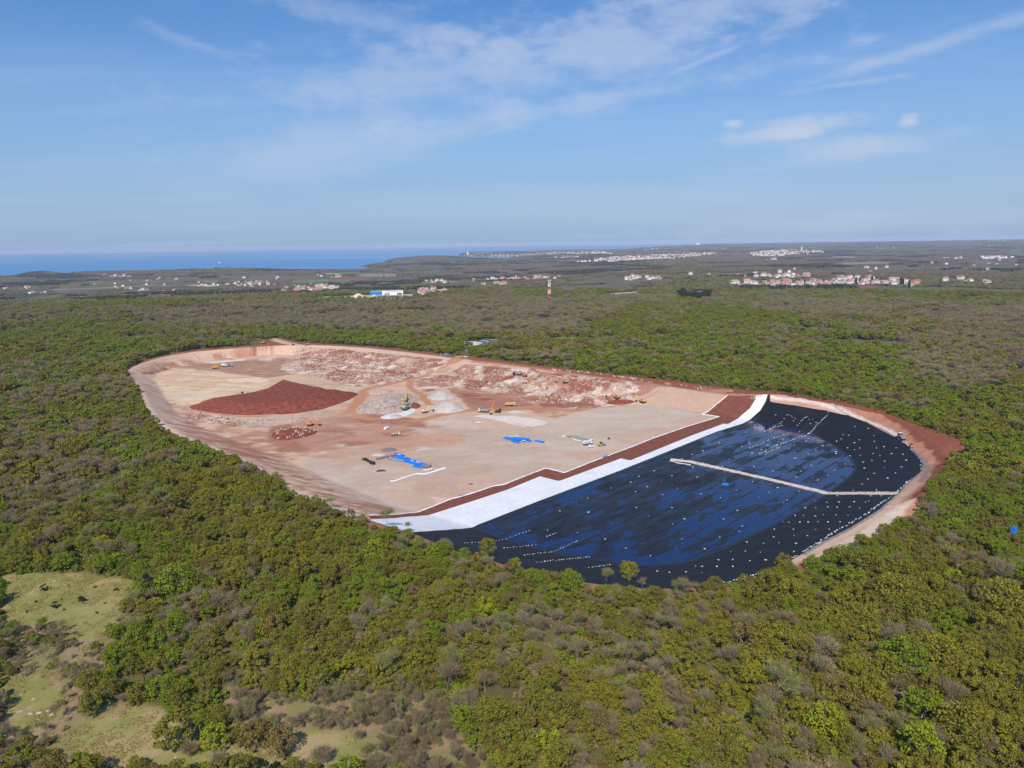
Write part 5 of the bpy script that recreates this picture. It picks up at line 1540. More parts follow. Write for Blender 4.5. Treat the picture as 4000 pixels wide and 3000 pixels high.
VH = []
for poly, n, lab, grp in VIL:
    VH.append((house_spots(poly, n), lab, grp))
TH = [house_spots(poly, int(n * .72), 9.0) for poly, n in TOWNS]
allh = np.array([p for h_, _, _ in VH for p in h_])
allt = np.array([p for h_ in TH for p in h_])
hkeys = set()
for p in np.vstack([allh, allt]):
    i, j = int(p[0] // 12), int(p[1] // 12)
    for a in (-1, 0, 1):
        for b in (-1, 0, 1): hkeys.add((i + a, j + b))


def off_houses(x, y, extra=0):
    return np.array([(int(a // 12), int(b // 12)) not in hkeys for a, b in zip(x, y)])


# ---- near woodland
NX, NY = jitter_grid(120, 660, 3.35)
u_, v_ = proj(NX, NY, np.zeros(len(NX)))
keep = (sdf(outer, NX, NY) < -1.2) & ~openness(NX, NY) & ~in_any(CLEAR_PX, u_, v_)
dsite = sdf(outer, NX, NY)
NX, NY, u_, v_, dsite = NX[keep], NY[keep], u_[keep], v_[keep], dsite[keep]
# shrubs thin out on the red spoil outside the bank at right
spoil = inpoly(Pxy(r4((1900, 560), (2130, 590), (2150, 780), (2010, 800))), NX, NY)
kk, opn = kinds_for(NX, NY, u_, v_)
dens = np.where(opn, np.where(inpoly(OPENLEFT, NX, NY), 0.55, 1.0), 1.0) * np.where(spoil, 0.1, 1.0)
keep = rng.random(len(NX)) < dens
NX, NY, u_, v_, kk, opn, dsite = NX[keep], NY[keep], u_[keep], v_[keep], kk[keep], opn[keep], dsite[keep]
sc = (0.50 + 0.52 * rng.random(len(NX)) ** 1.6) * (0.80 + 0.42 * fbm(NX, NY, 45, 2, 210))
sc *= np.where(kk == 'bright', 1.0, 1.0) * np.where(opn, np.where(inpoly(OPENLEFT, NX, NY), 0.72, 0.60), 1.0) * np.where(dsite > -5, 0.86, 1.0)
front = (v_ > 2030) & (dsite > -16)
sc = np.where(front, sc * np.where(u_ > 1950, 1.0, 0.85), sc)
rightbig = (u_ > 2850) & (v_ > 2250) & (rng.random(len(NX)) < 0.16)
sc = np.where(rightbig, sc * 1.5, sc)
# the few trees that stand out in the photograph get places of their own
SPECIAL = [  # u, v of the trunk foot, kind, variant, scale, label
    (1513, 2068, 'sage', 1, 1.05, 'tall thin half bare tree standing before the left end of the white sheet'),
    (1296, 1984, 'sage', 0, 0.8, 'small half bare tree on the near rim left of the white sheet'),
    (1592, 2080, 'grey', 1, 0.55, 'little bare tree before the lower corner of the white sheet'),
    (1906, 2180, 'olive', 2, 1.0, 'tall olive tree rising against the black liner in the middle front'),
    (1880, 2215, 'gold', 1, 0.95, 'broad golden tree just left below the tall olive tree at the liner'),
    (2455, 2275, 'gold', 2, 1.0, 'slim golden tree rising in front of the liner middle'),
    (2366, 2270, 'sage', 2, 0.85, 'pale grey green tree left of the slim golden one at the liner'),
    (1740, 2140, 'sage', 2, 0.8, 'pale feathery tree at the liner left corner'),
    (3060, 2225, 'olive', 1, 0.95, 'airy olive tree overhanging the right front rim of the liner'),
    (1900, 2405, 'bright', 1, 1.0, 'vivid yellow green tree alone in the middle foreground wood'),
    (700, 2330, 'green', 4, 1.55, 'big rounded fresh green tree at the corner of the left meadow'),
    (610, 2385, 'bright', 3, 0.8, 'yellow green bush in front of the big round green tree'),
    (590, 2325, 'dark', 0, 1.5, 'blackish evergreen left of the big round green tree'),
    (770, 2425, 'brown', 1, 1.1, 'brown flat topped tree in front of the big round green tree'),
    (680, 2930, 'olive', 0, 1.25, 'olive green tree with pale trunk on the grass at bottom left'),
    (842, 2932, 'bright', 0, 0.95, 'yellow green small tree right of the pale trunked tree'),
    (742, 2960, 'twig', 3, 0.8, 'low bare many stemmed shrub between the two trees at bottom left'),
    (1000, 2930, 'brown', 0, 1.1, 'brownish tree right of the yellow green small tree'),
    (1100, 2960, 'brown', 2, 1.0, 'second brownish tree with pale stems at bottom left'),
    (1260, 2990, 'grey', 3, 1.0, 'dense grey bare bush at the bottom edge'),
    (2900, 2510, 'grey', 1, 1.1, 'tall bare grey tree in the right foreground wood'),
    (3475, 2530, 'grey', 0, 1.1, 'white limbed bare tree in the right foreground'),
    (3600, 2490, 'grey', 2, 1.1, 'pale crooked bare tree right of the white limbed one'),
    (2945, 2710, 'gold', 0, 1.15, 'bright golden green tree in the right lower wood'),
    (3520, 2640, 'green', 4, 1.5, 'large fresh green tree in the right lower wood'),
    (3650, 2620, 'gold', 4, 1.45, 'large golden crown behind the fresh green tree at right'),
    (3400, 2760, 'gold', 3, 1.5, 'wide golden brown tree in the right lower wood'),
    (3600, 2830, 'green', 0, 1.4, 'dense green tree below the wide golden brown one'),
    (3480, 2370, 'gold', 4, 1.5, 'big golden tree above the white limbed bare tree'),
    (3900, 2400, 'gold', 4, 1.6, 'huge golden tree crown at the right frame edge'),
    (1110, 2160, 'green', 1, 1.25, 'dense green tree in the left middle wood'),
    (480, 1405, 'green', 0, 1.1, 'bright green tree behind the left tip of the pit'),
    (3520, 1390, 'green', 4, 1.7, 'large round green tree in the right far wood'),
    (3100, 1440, 'green', 1, 1.1, 'fresh green tree behind the red earth strip'),
    (2260, 1400, 'green', 2, 1.2, 'fresh green tree on the far side above the rubble'),
]
SHRUBS = [(173, 2308, 0.55), (320, 2352, 0.72), (217, 2374, 0.5), (455, 2308, 0.4), (370, 2296, 0.25), (141, 2354, 0.3), (268, 2290, 0.18), (378, 2396, 0.28), (240, 2344, 0.16), (410, 2358, 0.2), (250, 2384, 0.2), (8, 2402, 0.5), (105, 2392, 0.2)]
sp3 = np.array([place(a[0], a[1]) for a in SPECIAL])
for p in sp3:
    k_ = np.hypot(NX - p[0], NY - p[1]) > 3.2
    NX, NY, u_, v_, kk, opn, dsite, sc = NX[k_], NY[k_], u_[k_], v_[k_], kk[k_], opn[k_], dsite[k_], sc[k_]
# clear the view of the rim where the photograph shows it
NZ = np.where((NX > GX0 + 1) & (NX < GX1 - 1) & (NY > GY0 + 1) & (NY < GY1 - 1), gridZ(NX, NY), H_far(NX, NY)) - 0.1

NAMES = {'green': 'leafy_tree', 'olive': 'leafy_tree', 'gold': 'leafy_tree', 'bright': 'leafy_tree', 'brown': 'leafy_tree', 'dark': 'evergreen_bush',
         'grey': 'bare_tree', 'twig': 'bare_tree', 'sage': 'bare_tree'}
LAB = {'green': 'fresh green leafy tree in the near woodland', 'olive': 'dull olive leafy tree in the near woodland', 'gold': 'golden green leafy tree in the near woodland',
       'bright': 'vivid yellow green leafy tree in the near woodland', 'brown': 'brown budding tree in the near woodland', 'dark': 'dark evergreen bush in the near woodland',
       'grey': 'bare pale grey tree in the near woodland', 'twig': 'bare brown twiggy tree in the near woodland', 'sage': 'grey green half bare tree in the near woodland'}


def tree_thing(kind, var, loc, s, rz, label, group=None, zs=1.0):
    nm = NAMES[kind]
    e = empty(nm, loc, rz, 1.0); e.scale = (s, s, s * zs)
    tag(e, label, 'bush' if kind == 'dark' else 'tree', group)
    tm, cm = NEARPARTS[kind][var % len(NEARPARTS[kind])]
    obj('trunk', tm, e); obj('crown', cm, e)
    return e


for (u, v, k_, var, s, lab), p in zip(SPECIAL, sp3):
    tree_thing(k_, var, (p[0], p[1], p[2] - 0.1), s, rng.uniform(0, 6.28), lab)
for i, (u, v, s) in enumerate(SHRUBS):
    p = place(u, v)
    tree_thing('dark', i % 2, (p[0], p[1], p[2] - 0.15), s, rng.uniform(0, 6.28), 'small dark evergreen shrub dotted on the left meadow', 'shrubs dotted on the left meadow')
inframe = (u_ > 10) & (u_ < 3990) & (v_ > 1000) & (v_ < 3080)
dist = np.hypot(NX, NY)
chosen = np.zeros(len(NX), bool)
for grp_k, lim in ((('green', 'olive', 'gold', 'bright', 'brown'), 262), (('grey', 'twig', 'sage'), 280), (('dark',), 40)):
    m = inframe & np.isin(kk, grp_k)
    ids = np.nonzero(m)[0]; ids = ids[np.argsort(dist[ids] / sc[ids])][:lim]
    chosen[ids] = True
LANDMARK = [(250, 2340, 'the left meadow with dark shrubs'), (700, 2900, 'the grass patch at bottom left'), (120, 2750, 'the stony clearing at the left edge'),
            (1500, 2880, 'the pinkish scrub clearing at the bottom'), (1900, 2390, 'the vivid yellow green tree'), (700, 2300, 'the big rounded green tree'),
            (2945, 2680, 'the bright golden green tree'), (2900, 2480, 'the tall bare grey tree'), (3475, 2500, 'the white limbed bare tree'), (3900, 2390, 'the huge golden crown at the right edge'),
            (3560, 2640, 'the large fresh green tree'), (3400, 2750, 'the wide golden brown tree'), (2300, 2960, 'the middle of the bottom edge'), (3000, 2960, 'the bottom edge right of middle'), (3800, 2950, 'the bottom right corner')]


def where_label(u, v):
    d = [math.hypot(u - a, (v - b) * 1.4) for a, b, _ in LANDMARK]; k = int(np.argmin(d)); a, b, nm = LANDMARK[k]
    du, dv = u - a, (v - b) * 1.4
    s_ = 'close' if d[k] < 170 else 'well'
    if abs(du) > 2.2 * abs(dv): w_ = 'right of' if du > 0 else 'left of'
    elif abs(dv) > 2.2 * abs(du): w_ = 'below' if dv > 0 else 'above'
    else: w_ = ('below and ' if dv > 0 else 'above and ') + ('right of' if du > 0 else 'left of')
    return f'{s_} {w_} {nm}' if len(f'{s_} {w_} {nm}'.split()) < 12 else f'{w_} {nm}'.replace('and ', '')


LK = {'green': 'fresh green tree', 'olive': 'dull olive tree', 'gold': 'golden green tree', 'bright': 'yellow green tree', 'brown': 'brown budding tree', 'dark': 'dark evergreen bush',
      'grey': 'bare pale grey tree', 'twig': 'bare brown tree', 'sage': 'grey green thin tree'}
SZ = np.quantile(sc[chosen], [.3, .7])
for i in np.nonzero(chosen)[0]:
    k_ = kk[i]
    sz_ = 'small ' if sc[i] < SZ[0] else ('large ' if sc[i] > SZ[1] else '')
    LAB[k_] = sz_ + LK[k_] + ' ' + where_label(u_[i], v_[i])
    tree_thing(k_, int(rng.integers(5)), (NX[i], NY[i], NZ[i]), float(sc[i]), rng.uniform(0, 6.28), LAB[k_], 'trees of the near woodland', rng.uniform(.85, 1.15))
rest = ~chosen
idx = np.empty(rest.sum(), int)
for j, (k_, d_) in enumerate(zip(kk[rest], dist[rest])):
    L_ = PROTO_NEAR[k_] if d_ < 400 else PROTO_MID[k_]
    idx[j] = L_[rng.integers(len(L_))]
nrest = int(rest.sum())
s3 = np.stack([sc[rest], sc[rest], sc[rest] * rng.uniform(.85, 1.2, nrest)], -1)
scatter('woodland_trees', np.stack([NX[rest], NY[rest], NZ[rest]], -1), idx, s3, np.stack([np.zeros(nrest), np.zeros(nrest), rng.uniform(0, 6.28, nrest)], -1), 'dense spring woodland round the pit and in the foreground')

# ---- low shrub layer between the trees
UX, UY = jitter_grid(115, 760, 2.5)
keep = (sdf(outer, UX, UY) < -0.6) & ~openness(UX, UY) & (fbm(UX, UY, 9, 2, 261) > .30)
UX, UY = UX[keep], UY[keep]
opu = np.zeros(len(UX), bool)
for p_ in OPENW: opu |= inpoly(p_, UX, UY)
keep = (~opu | (rng.random(len(UX)) < .16)) & ~(inpoly(Pxy(r4((1900, 560), (2130, 590), (2150, 780), (2010, 800))), UX, UY) & (rng.random(len(UX)) < .9))
UX, UY, opu = UX[keep], UY[keep], opu[keep]
u2_, v2_ = proj(UX, UY, np.zeros(len(UX)))
keep = ~in_any(CLEAR_PX, u2_, v2_); UX, UY, opu = UX[keep], UY[keep], opu[keep]
gu = fbm(UX, UY, 18, 3, 262) + rng.normal(size=len(UX)) * .12
ku = np.where(opu, 'twig', np.where(gu > .55, 'green', np.where(gu > .45, 'olive', np.where(gu > .38, 'brown', 'twig'))))
SHR = PROTO_SHRUB
ui = np.array([SHR[k_][rng.integers(len(SHR[k_]))] for k_ in ku]); nU = len(UX)
us = rng.uniform(.55, 1.15, nU) * np.where(opu, .6, 1.0)
UZ = np.where((UX > GX0 + 1) & (UX < GX1 - 1) & (UY > GY0 + 1) & (UY < GY1 - 1), gridZ(UX, UY), 0.0) - .05
scatter('undergrowth', np.stack([UX, UY, UZ], -1), ui, np.stack([us, us, us * rng.uniform(.7, 1.2, nU)], -1), np.stack([np.zeros(nU), np.zeros(nU), rng.uniform(0, 6.28, nU)], -1), 'low shrubs filling the gaps under the trees')

# ---- thickets of bare saplings on the openings
for p_, sp_, nm_, sc_, lb_ in ((OPENW[0], 1.75, 'sapling_thicket', (.34, .62), 'thicket of bare grey brown saplings at the bottom of the frame'), (OPENW[1], 2.5, 'scrub_thicket', (.25, .55), 'open scrub of bare and olive bushes down the left edge')):
    lo, hi = p_.min(0), p_.max(0)
    A_2, B_2 = np.meshgrid(np.arange(lo[0], hi[0], sp_), np.arange(lo[1], hi[1], sp_)); x = A_2.ravel() + rng.uniform(-.8, .8, A_2.size) * sp_; y = B_2.ravel() + rng.uniform(-.8, .8, A_2.size) * sp_
    m = inpoly(p_, x, y) & (fbm(x, y, 9, 3, 271) > (.48 if sp_ < 2 else .46)) & ~openness(x, y); x, y = x[m], y[m]; n = len(x)
    pool = PROTO_NEAR['twig'] + PROTO_NEAR['grey'] + PROTO_NEAR['twig'] + (PROTO_NEAR['sage'] if sp_ < 2 else PROTO_SHRUB['olive'] + PROTO_SHRUB['brown'] + PROTO_SHRUB['twig'])
    ii = np.array(pool)[rng.integers(0, len(pool), n)]; s_ = rng.uniform(sc_[0], sc_[1], n); s_ = np.where(np.isin(ii, PROTO_SHRUB['olive'] + PROTO_SHRUB['brown'] + PROTO_SHRUB['twig']), s_ * 1.8, s_)
    scatter(nm_, np.stack([x, y, gridZ(x, y) - .05], -1), ii, np.stack([s_ * .8, s_ * .8, s_ * 1.15], -1), np.stack([np.zeros(n), np.zeros(n), rng.uniform(0, 6.28, n)], -1), lb_)

# ---- middle distance woodland
MX, MY = jitter_grid(640, 1750, 5.2)
mz = H(MX, MY)
u_, v_ = proj(MX, MY, mz)
inr = (MX > GX0) & (MX < GX1) & (MY > GY0) & (MY < GY1)
keep = ~(inr & (sdf(outer, MX, MY) > -1.5)) & ~near_clear(u_, v_) & (np.hypot(MX, MY) > 655)
MX, MY, mz, u_, v_ = MX[keep], MY[keep], mz[keep], u_[keep], v_[keep]
keep = off_houses(MX, MY) & (fbm(MX, MY, 38, 3, 221) < 0.64)
MX, MY, mz, u_, v_ = MX[keep], MY[keep], mz[keep], u_[keep], v_[keep]
kk, _ = kinds_for(MX, MY, u_, v_)
kk = np.where((kk == 'dark') & (rng.random(len(kk)) < .75), 'olive', kk)
kk = np.where(in_any(DARKS, u_, v_), 'dark', kk)
sc = (0.75 + 0.5 * rng.random(len(MX))) * (0.85 + 0.4 * fbm(MX, MY, 60, 2, 222)) * 1.08
idx = np.array([PROTO_MID[k_][rng.integers(len(PROTO_MID[k_]))] for k_ in kk])
nM = len(MX)
scatter('distant_woodland', np.stack([MX, MY, mz - .1], -1), idx, np.stack([sc, sc, sc * rng.uniform(.8, 1.1, nM)], -1), np.stack([np.zeros(nM), np.zeros(nM), rng.uniform(0, 6.28, nM)], -1), 'mixed bare and green woodland in the middle distance')

# ---- far woodland in patches
FX = []; FY = []; FS = []
for r0_, r1_, sp, s_ in ((1700, 4200, 27, 1.0), (4200, 9000, 44, 1.55), (9000, 20000, 95, 3.0)):
    x, y = jitter_grid(r0_, r1_, sp, 0.72); FX.append(x); FY.append(y); FS.append(np.full(len(x), s_))
FX = np.concatenate(FX); FY = np.concatenate(FY); FS = np.concatenate(FS)
fz = H_full(FX, FY); u_, v_ = proj(FX, FY, fz)
keep = (fz > SEA_Z + 1.2) & ~near_clear(u_, v_)
openf = fbm(FX, FY, 260, 3, 231)
keep &= (openf < 0.62) | (np.hypot(FX, FY) > 9000)
FX, FY, FS, fz, u_, v_ = FX[keep], FY[keep], FS[keep], fz[keep], u_[keep], v_[keep]
keep = off_houses(FX, FY)
FX, FY, FS, fz, u_, v_ = FX[keep], FY[keep], FS[keep], fz[keep], u_[keep], v_[keep]
g = fbm(FX, FY, 700, 4, 232) + rng.normal(size=len(FX)) * .07
farther = sst(np.hypot(FX, FY), 2300, 3600)
g = g - farther * 0.17
g = np.where(in_any(GREENS, u_, v_), g + .25, g)
dk = in_any(DARKS, u_, v_) | (fbm(FX, FY, 330, 3, 233) > 0.64)
idx = np.empty(len(FX), int)
for j in range(len(FX)):
    k_ = 'dark' if dk[j] else ('leaf' if g[j] > .53 else ('mix' if g[j] > .42 else 'bare'))
    L_ = PATCH[k_]; idx[j] = L_[rng.integers(len(L_))]
nF = len(FX); zf_ = np.where(dk, 1.35, 1.0) * np.where(FS > 2, .42, np.where(FS > 1.2, .7, .92))
scatter('far_woodland', np.stack([FX, FY, fz - .5], -1), idx, np.stack([FS, FS, FS * zf_], -1), np.stack([np.zeros(nF), np.zeros(nF), rng.uniform(0, 6.28, nF)], -1), 'far woods fading to blue grey towards the coast')

# grass tufts on the near meadows
GT = bpy.data.collections.new('grass_sources')
for i in range(3):
    r_ = np.random.default_rng(500 + i)
    q = leaf_cloud(r_, np.stack([r_.uniform(-2, 2, 20), r_.uniform(-2, 2, 20), np.full(20, .05)], -1), np.full(20, .35), 150, 0.10, squash=.45)
    q[:, 2] = np.maximum(q[:, 2], 0.0)
    o = bpy.data.objects.new('tuft_source.%03d' % i, mesh_np('tuft_form', q, quadsF(len(q)), [M['grass']])); GT.objects.link(o)
tx, ty = [], []
for p_ in MEADW + OPENW:
    lo, hi = p_.min(0), p_.max(0); n = int((hi[0] - lo[0]) * (hi[1] - lo[1]) / 5)
    x = rng.uniform(lo[0], hi[0], n); y = rng.uniform(lo[1], hi[1], n); m = inpoly(p_, x, y) & (fbm(x, y, 7, 3, 241) > .42)
    tx.append(x[m]); ty.append(y[m])
tx = np.concatenate(tx); ty = np.concatenate(ty); nT = len(tx)
scatter('meadow_grass', np.stack([tx, ty, gridZ(tx, ty)], -1), rng.integers(0, 3, nT), np.ones((nT, 3)) * rng.uniform(.6, 1.1, (nT, 1)), np.stack([np.zeros(nT), np.zeros(nT), rng.uniform(0, 6, nT)], -1), 'dry and green grass on the near meadows', coll=GT)

# ------------------------------------------------------------------ loose stones
RC = bpy.data.collections.new('stone_sources')
ROCKM = []


def rock_mesh(seed, m_):
    r_ = np.random.default_rng(seed)
    import bmesh
    bm = bmesh.new(); bmesh.ops.create_icosphere(bm, subdivisions=1, radius=1)
    for vv in bm.verts: vv.co *= r_.uniform(.65, 1.2); vv.co.z *= .7; vv.co.x *= 1.15
    me = bpy.data.meshes.new('stone_form'); bm.to_mesh(me); bm.free(); me.materials.append(m_)
    return me


for i, mn in enumerate(['rock', 'rubble', 'rock', 'red_heap']):
    me = rock_mesh(600 + i, M[mn]); ROCKM.append(me)
    o = bpy.data.objects.new('stone_source.%03d' % i, me); RC.objects.link(o)
sxs, sys_, szs, sid = [], [], [], []
for poly, amp in rough_zones:
    lo, hi = poly.min(0), poly.max(0); n = int((hi[0] - lo[0]) * (hi[1] - lo[1]) / 3.2)
    x = rng.uniform(lo[0], hi[0], n); y = rng.uniform(lo[1], hi[1], n)
    m = inpoly(poly, x, y) & (fbm(x, y, 9, 4, 251) > .40)
    sxs.append(x[m]); sys_.append(y[m]); szs.append(rng.uniform(.18, 1.0, m.sum()) ** 1.8 * .95 + .15); sid.append(rng.choice([0, 1, 2, 3], m.sum(), p=[.36, .3, .2, .14]))
for poly, h_, w_ in HEAPS[3:4] + HEAPS[4:5] + HEAPS[6:7]:
    lo, hi = poly.min(0), poly.max(0); n = int((hi[0] - lo[0]) * (hi[1] - lo[1]) / 1.6)
    x = rng.uniform(lo[0], hi[0], n); y = rng.uniform(lo[1], hi[1], n); m = inpoly(poly, x, y)
    sxs.append(x[m]); sys_.append(y[m]); szs.append(rng.uniform(.2, .75, m.sum())); sid.append(rng.choice([0, 1, 2], m.sum()))
sxs = np.concatenate(sxs); sys_ = np.concatenate(sys_); szs = np.concatenate(szs); sid = np.concatenate(sid); nS = len(sxs)
zz_ = gridZ(sxs, sys_)
for poly, h_, w_ in HEAPS:
    d = sdf(poly, sxs, sys_); zz_ = zz_ + np.where(d > 0, h_ * (1 - (1 - np.clip(d / w_, 0, 1)) ** 1.3), 0)
scatter('broken_stones', np.stack([sxs, sys_, zz_], -1), sid, szs[:, None] * rng.uniform(.7, 1.3, (nS, 3)), rng.uniform(0, 6.28, (nS, 3)), 'broken limestone scattered over the torn up ground', coll=RC)
# larger boulders lined up along the far edge
bl = smooth_poly(Pxy(r3((60, 185), (300, 192), (480, 205), (700, 228), (900, 262), (1000, 272), (1100, 290), (1260, 318), (1400, 335), (1500, 345), (1700, 372), (1900, 400))), 1, closed=False)
dd_ = np.r_[0, np.cumsum(np.hypot(*np.diff(bl, axis=0).T))]
for i in range(64):
    t = rng.uniform(0, dd_[-1]) if i % 3 else rng.normal(.45, .14) * dd_[-1]
    t = min(max(t, 0), dd_[-1])
    x = np.interp(t, dd_, bl[:, 0]) + rng.normal() * 2.2; y = np.interp(t, dd_, bl[:, 1]) + rng.normal() * 2.6
    s = rng.uniform(.5, 1.35)
    o = obj('boulder', ROCKM[i % 3]); o.location = (x, y, float(gridZ([x], [y])[0]) + s * .25); o.scale = (s * 1.1, s, s * rng.uniform(.8, 1.3)); o.rotation_euler = tuple(rng.uniform(0, 6.28, 3))
    tag(o, 'pale limestone boulder in the red earth along the far edge of the pit', 'boulder', 'boulders along the far edge of the pit')
for u, v in [(131, 2731), (227, 2751), (189, 2779), (200, 2791), (118, 2788), (155, 2785), (45, 2882), (150, 2810), (85, 2713), (80, 2780), (687, 2958), (703, 2976), (212, 2270)]:
    p = place(u, v); o = obj('white_stone', ROCKM[2]); s = rng.uniform(.4, .75); o.location = p; o.scale = (s * 1.4, s, s * .7); o.rotation_euler = (0, 0, rng.uniform(0, 6))
    tag(o, 'pale flat stone lying in the grass at bottom left', 'stone', 'pale stones in the grass at bottom left')


# ------------------------------------------------------------------ vehicles and machines (all face +x)
def thing(name, label, cat, loc, rz=0.0, group=None, s=1.0, tilt=(0, 0)):
    e = empty(name, loc, rz, s); e.rotation_euler = (tilt[0], tilt[1], rz); tag(e, label, cat, group)
    return e


def wheel(parent, x, y, r, w_, name='wheel', rim='silver'):
    t = MB().tube((x, y - w_ / 2, r), (x, y + w_ / 2, r), r, n=14).build(name, M['rubber'], parent)
    h = MB().tube((x, y - w_ / 2 - .02, r), (x, y + w_ / 2 + .02, r), r * .52, n=10).build('rim', M[rim], t)
    return t


def track_unit(parent, y, L, h, w_, z0=0.0):
    r = h / 2
    prof = []
    for k in range(7): a = math.pi / 2 + math.pi * k / 6; prof.append((-L / 2 + r + math.cos(a) * r, z0 + r + math.sin(a) * r))
    for k in range(7): a = -math.pi / 2 + math.pi * k / 6; prof.append((L / 2 - r + math.cos(a) * r, z0 + r + math.sin(a) * r))
    m_ = MB().prism(prof, y - w_ / 2, y + w_ / 2)
    for k in range(10): m_.box((-L / 2 + r * .6 + k * (L - r * 1.2) / 9, y, z0 + h + .02), (.18, w_ + .03, .07))
    t = m_.build('track', M['rubber'], parent)
    rl = MB()
    for k in range(5): rl.tube((-L / 2 + r + k * (L - 2 * r) / 4, y - w_ / 2 - .03, z0 + r * .8), (-L / 2 + r + k * (L - 2 * r) / 4, y + w_ / 2 + .03, z0 + r * .8), r * .45, n=8)
    rl.build('roller', M['dark'], t)
    return t


def excavator(u, v, head, pose, colr, label, turn=0.0, cab='glass_dark', s=1.0, z=0.0, body=None):
    """pose: boom and stick joints in the plane ahead of the machine"""
    p = place(u, v) if not hasattr(u, '__len__') else u
    e = thing('excavator', label, 'excavator', (p[0], p[1], p[2] + z), head, s=s)
    # tracks keep their own bearing, the house is swung round
    for y in (-1.35, 1.35): t_ = track_unit(e, y, 4.6, .95, .62); t_.rotation_euler = (0, 0, turn)
    MB().box((0, 0, .75), (2.6, 1.7, .5)).tube((0, 0, .9), (0, 0, 1.25), .75).build('undercarriage', M['dark'], e)
    MB().box((-.7, 0, 1.75), (3.9, 2.7, .9)).box((-1.6, .0, 2.35), (1.9, 2.5, .4), taper=(.9, .92)).build('body', M[body or colr], e, bevel=.06)
    MB().box((-2.75, 0, 1.75), (.6, 2.6, 1.05), taper=(.9, .9)).build('counterweight', M['dark' if colr == 'orange' else colr], e, bevel=.08)
    cb = MB().box((.75, .85, 2.35), (1.5, 1.0, 1.7), taper=(.86, .94)).build('cab', M[colr], e, bevel=.05)
    g = MB().box((1.47, .85, 2.5), (.06, .82, 1.05)).box((.75, 1.36, 2.55), (1.1, .04, .85)).box((.75, .34, 2.55), (1.1, .04, .85)).box((.0, .85, 2.6), (.04, .75, .7))
    g.build('window', M[cab], cb)
    (j0, j1, j2, j3) = pose
    MB().beam([(.9, 1.6), j0, j1], .55, [.7, .85, .5]).build('boom', M[colr], e)
    MB().beam([(j1[0] - (j2[0] - j1[0]) * .18, j1[1] - (j2[1] - j1[1]) * .18), j1, j2], .42, [.35, .55, .3]).build('stick', M[colr], e)
    MB().tube((.9, .25, 2.1), (j0[0], .25, j0[1] - .1), .09, n=6).tube((j0[0] + .2, 0, j0[1] + .45), (j1[0], 0, j1[1] + .35), .1, n=6).build('hydraulic_ram', M['silver'], e)
    d = np.array(j3) - np.array(j2); n_ = np.array([-d[1], d[0]])
    q = [j2, tuple(np.array(j2) + n_ * .55), tuple(np.array(j3) + n_ * .75), j3, tuple(np.array(j3) - n_ * .3), tuple((np.array(j2) + np.array(j3)) / 2 - n_ * .35)]
    MB().prism(q, -.65, .65).build('bucket', M['dark'], e)
    return e


DIG = ((3.2, 4.6), (6.3, 4.4), (7.0, 1.6), (6.3, .5))
HIGH = ((3.0, 5.2), (4.6, 8.6), (8.6, 3.2), (8.4, 1.8))
FOLD = ((2.9, 4.4), (5.4, 4.6), (5.6, 1.8), (4.8, .9))
excavator(1213, 1663, -0.10, DIG, 'orange', 'orange excavator digging on the red and white spoil heap at left', turn=0.3)
excavator(1945, 1611, math.radians(-128), ((3.0, 5.6), (5.2, 7.8), (8.4, 1.4), (8.2, .2)), 'orange', 'orange excavator with tall raised boom facing the viewer beside the grey dump truck', turn=1.9, body='dark')
excavator(1661, 1612, math.radians(28), DIG, 'cream', 'pale cream and orange excavator at the foot of the lower gravel heap', turn=.5)
excavator(1584, 1568, math.radians(80), FOLD, 'yellow', 'mud coloured excavator feeding the green crusher from the rubble pile', turn=.2)
excavator(2208, 1500, math.radians(172), ((3.1, 4.9), (7.2, 5.4), (8.2, 1.2), (7.3, .2)), 'yellow', 'yellow excavator with boom stretched left on the white rubble', turn=math.pi)
excavator(2409, 1557, math.radians(-170), HIGH, 'orange', 'excavator with the tallest peaked boom beside brown broken soil', turn=.2, cab='glass_dark')
excavator(2511, 1573, math.radians(160), FOLD, 'yellow', 'yellow excavator with folded arm at the foot of the graded slope', turn=2.6)
excavator(2047, 1471, math.radians(140), FOLD, 'orange', 'orange excavator loading the dark dump truck on the far rubble', turn=2.4)


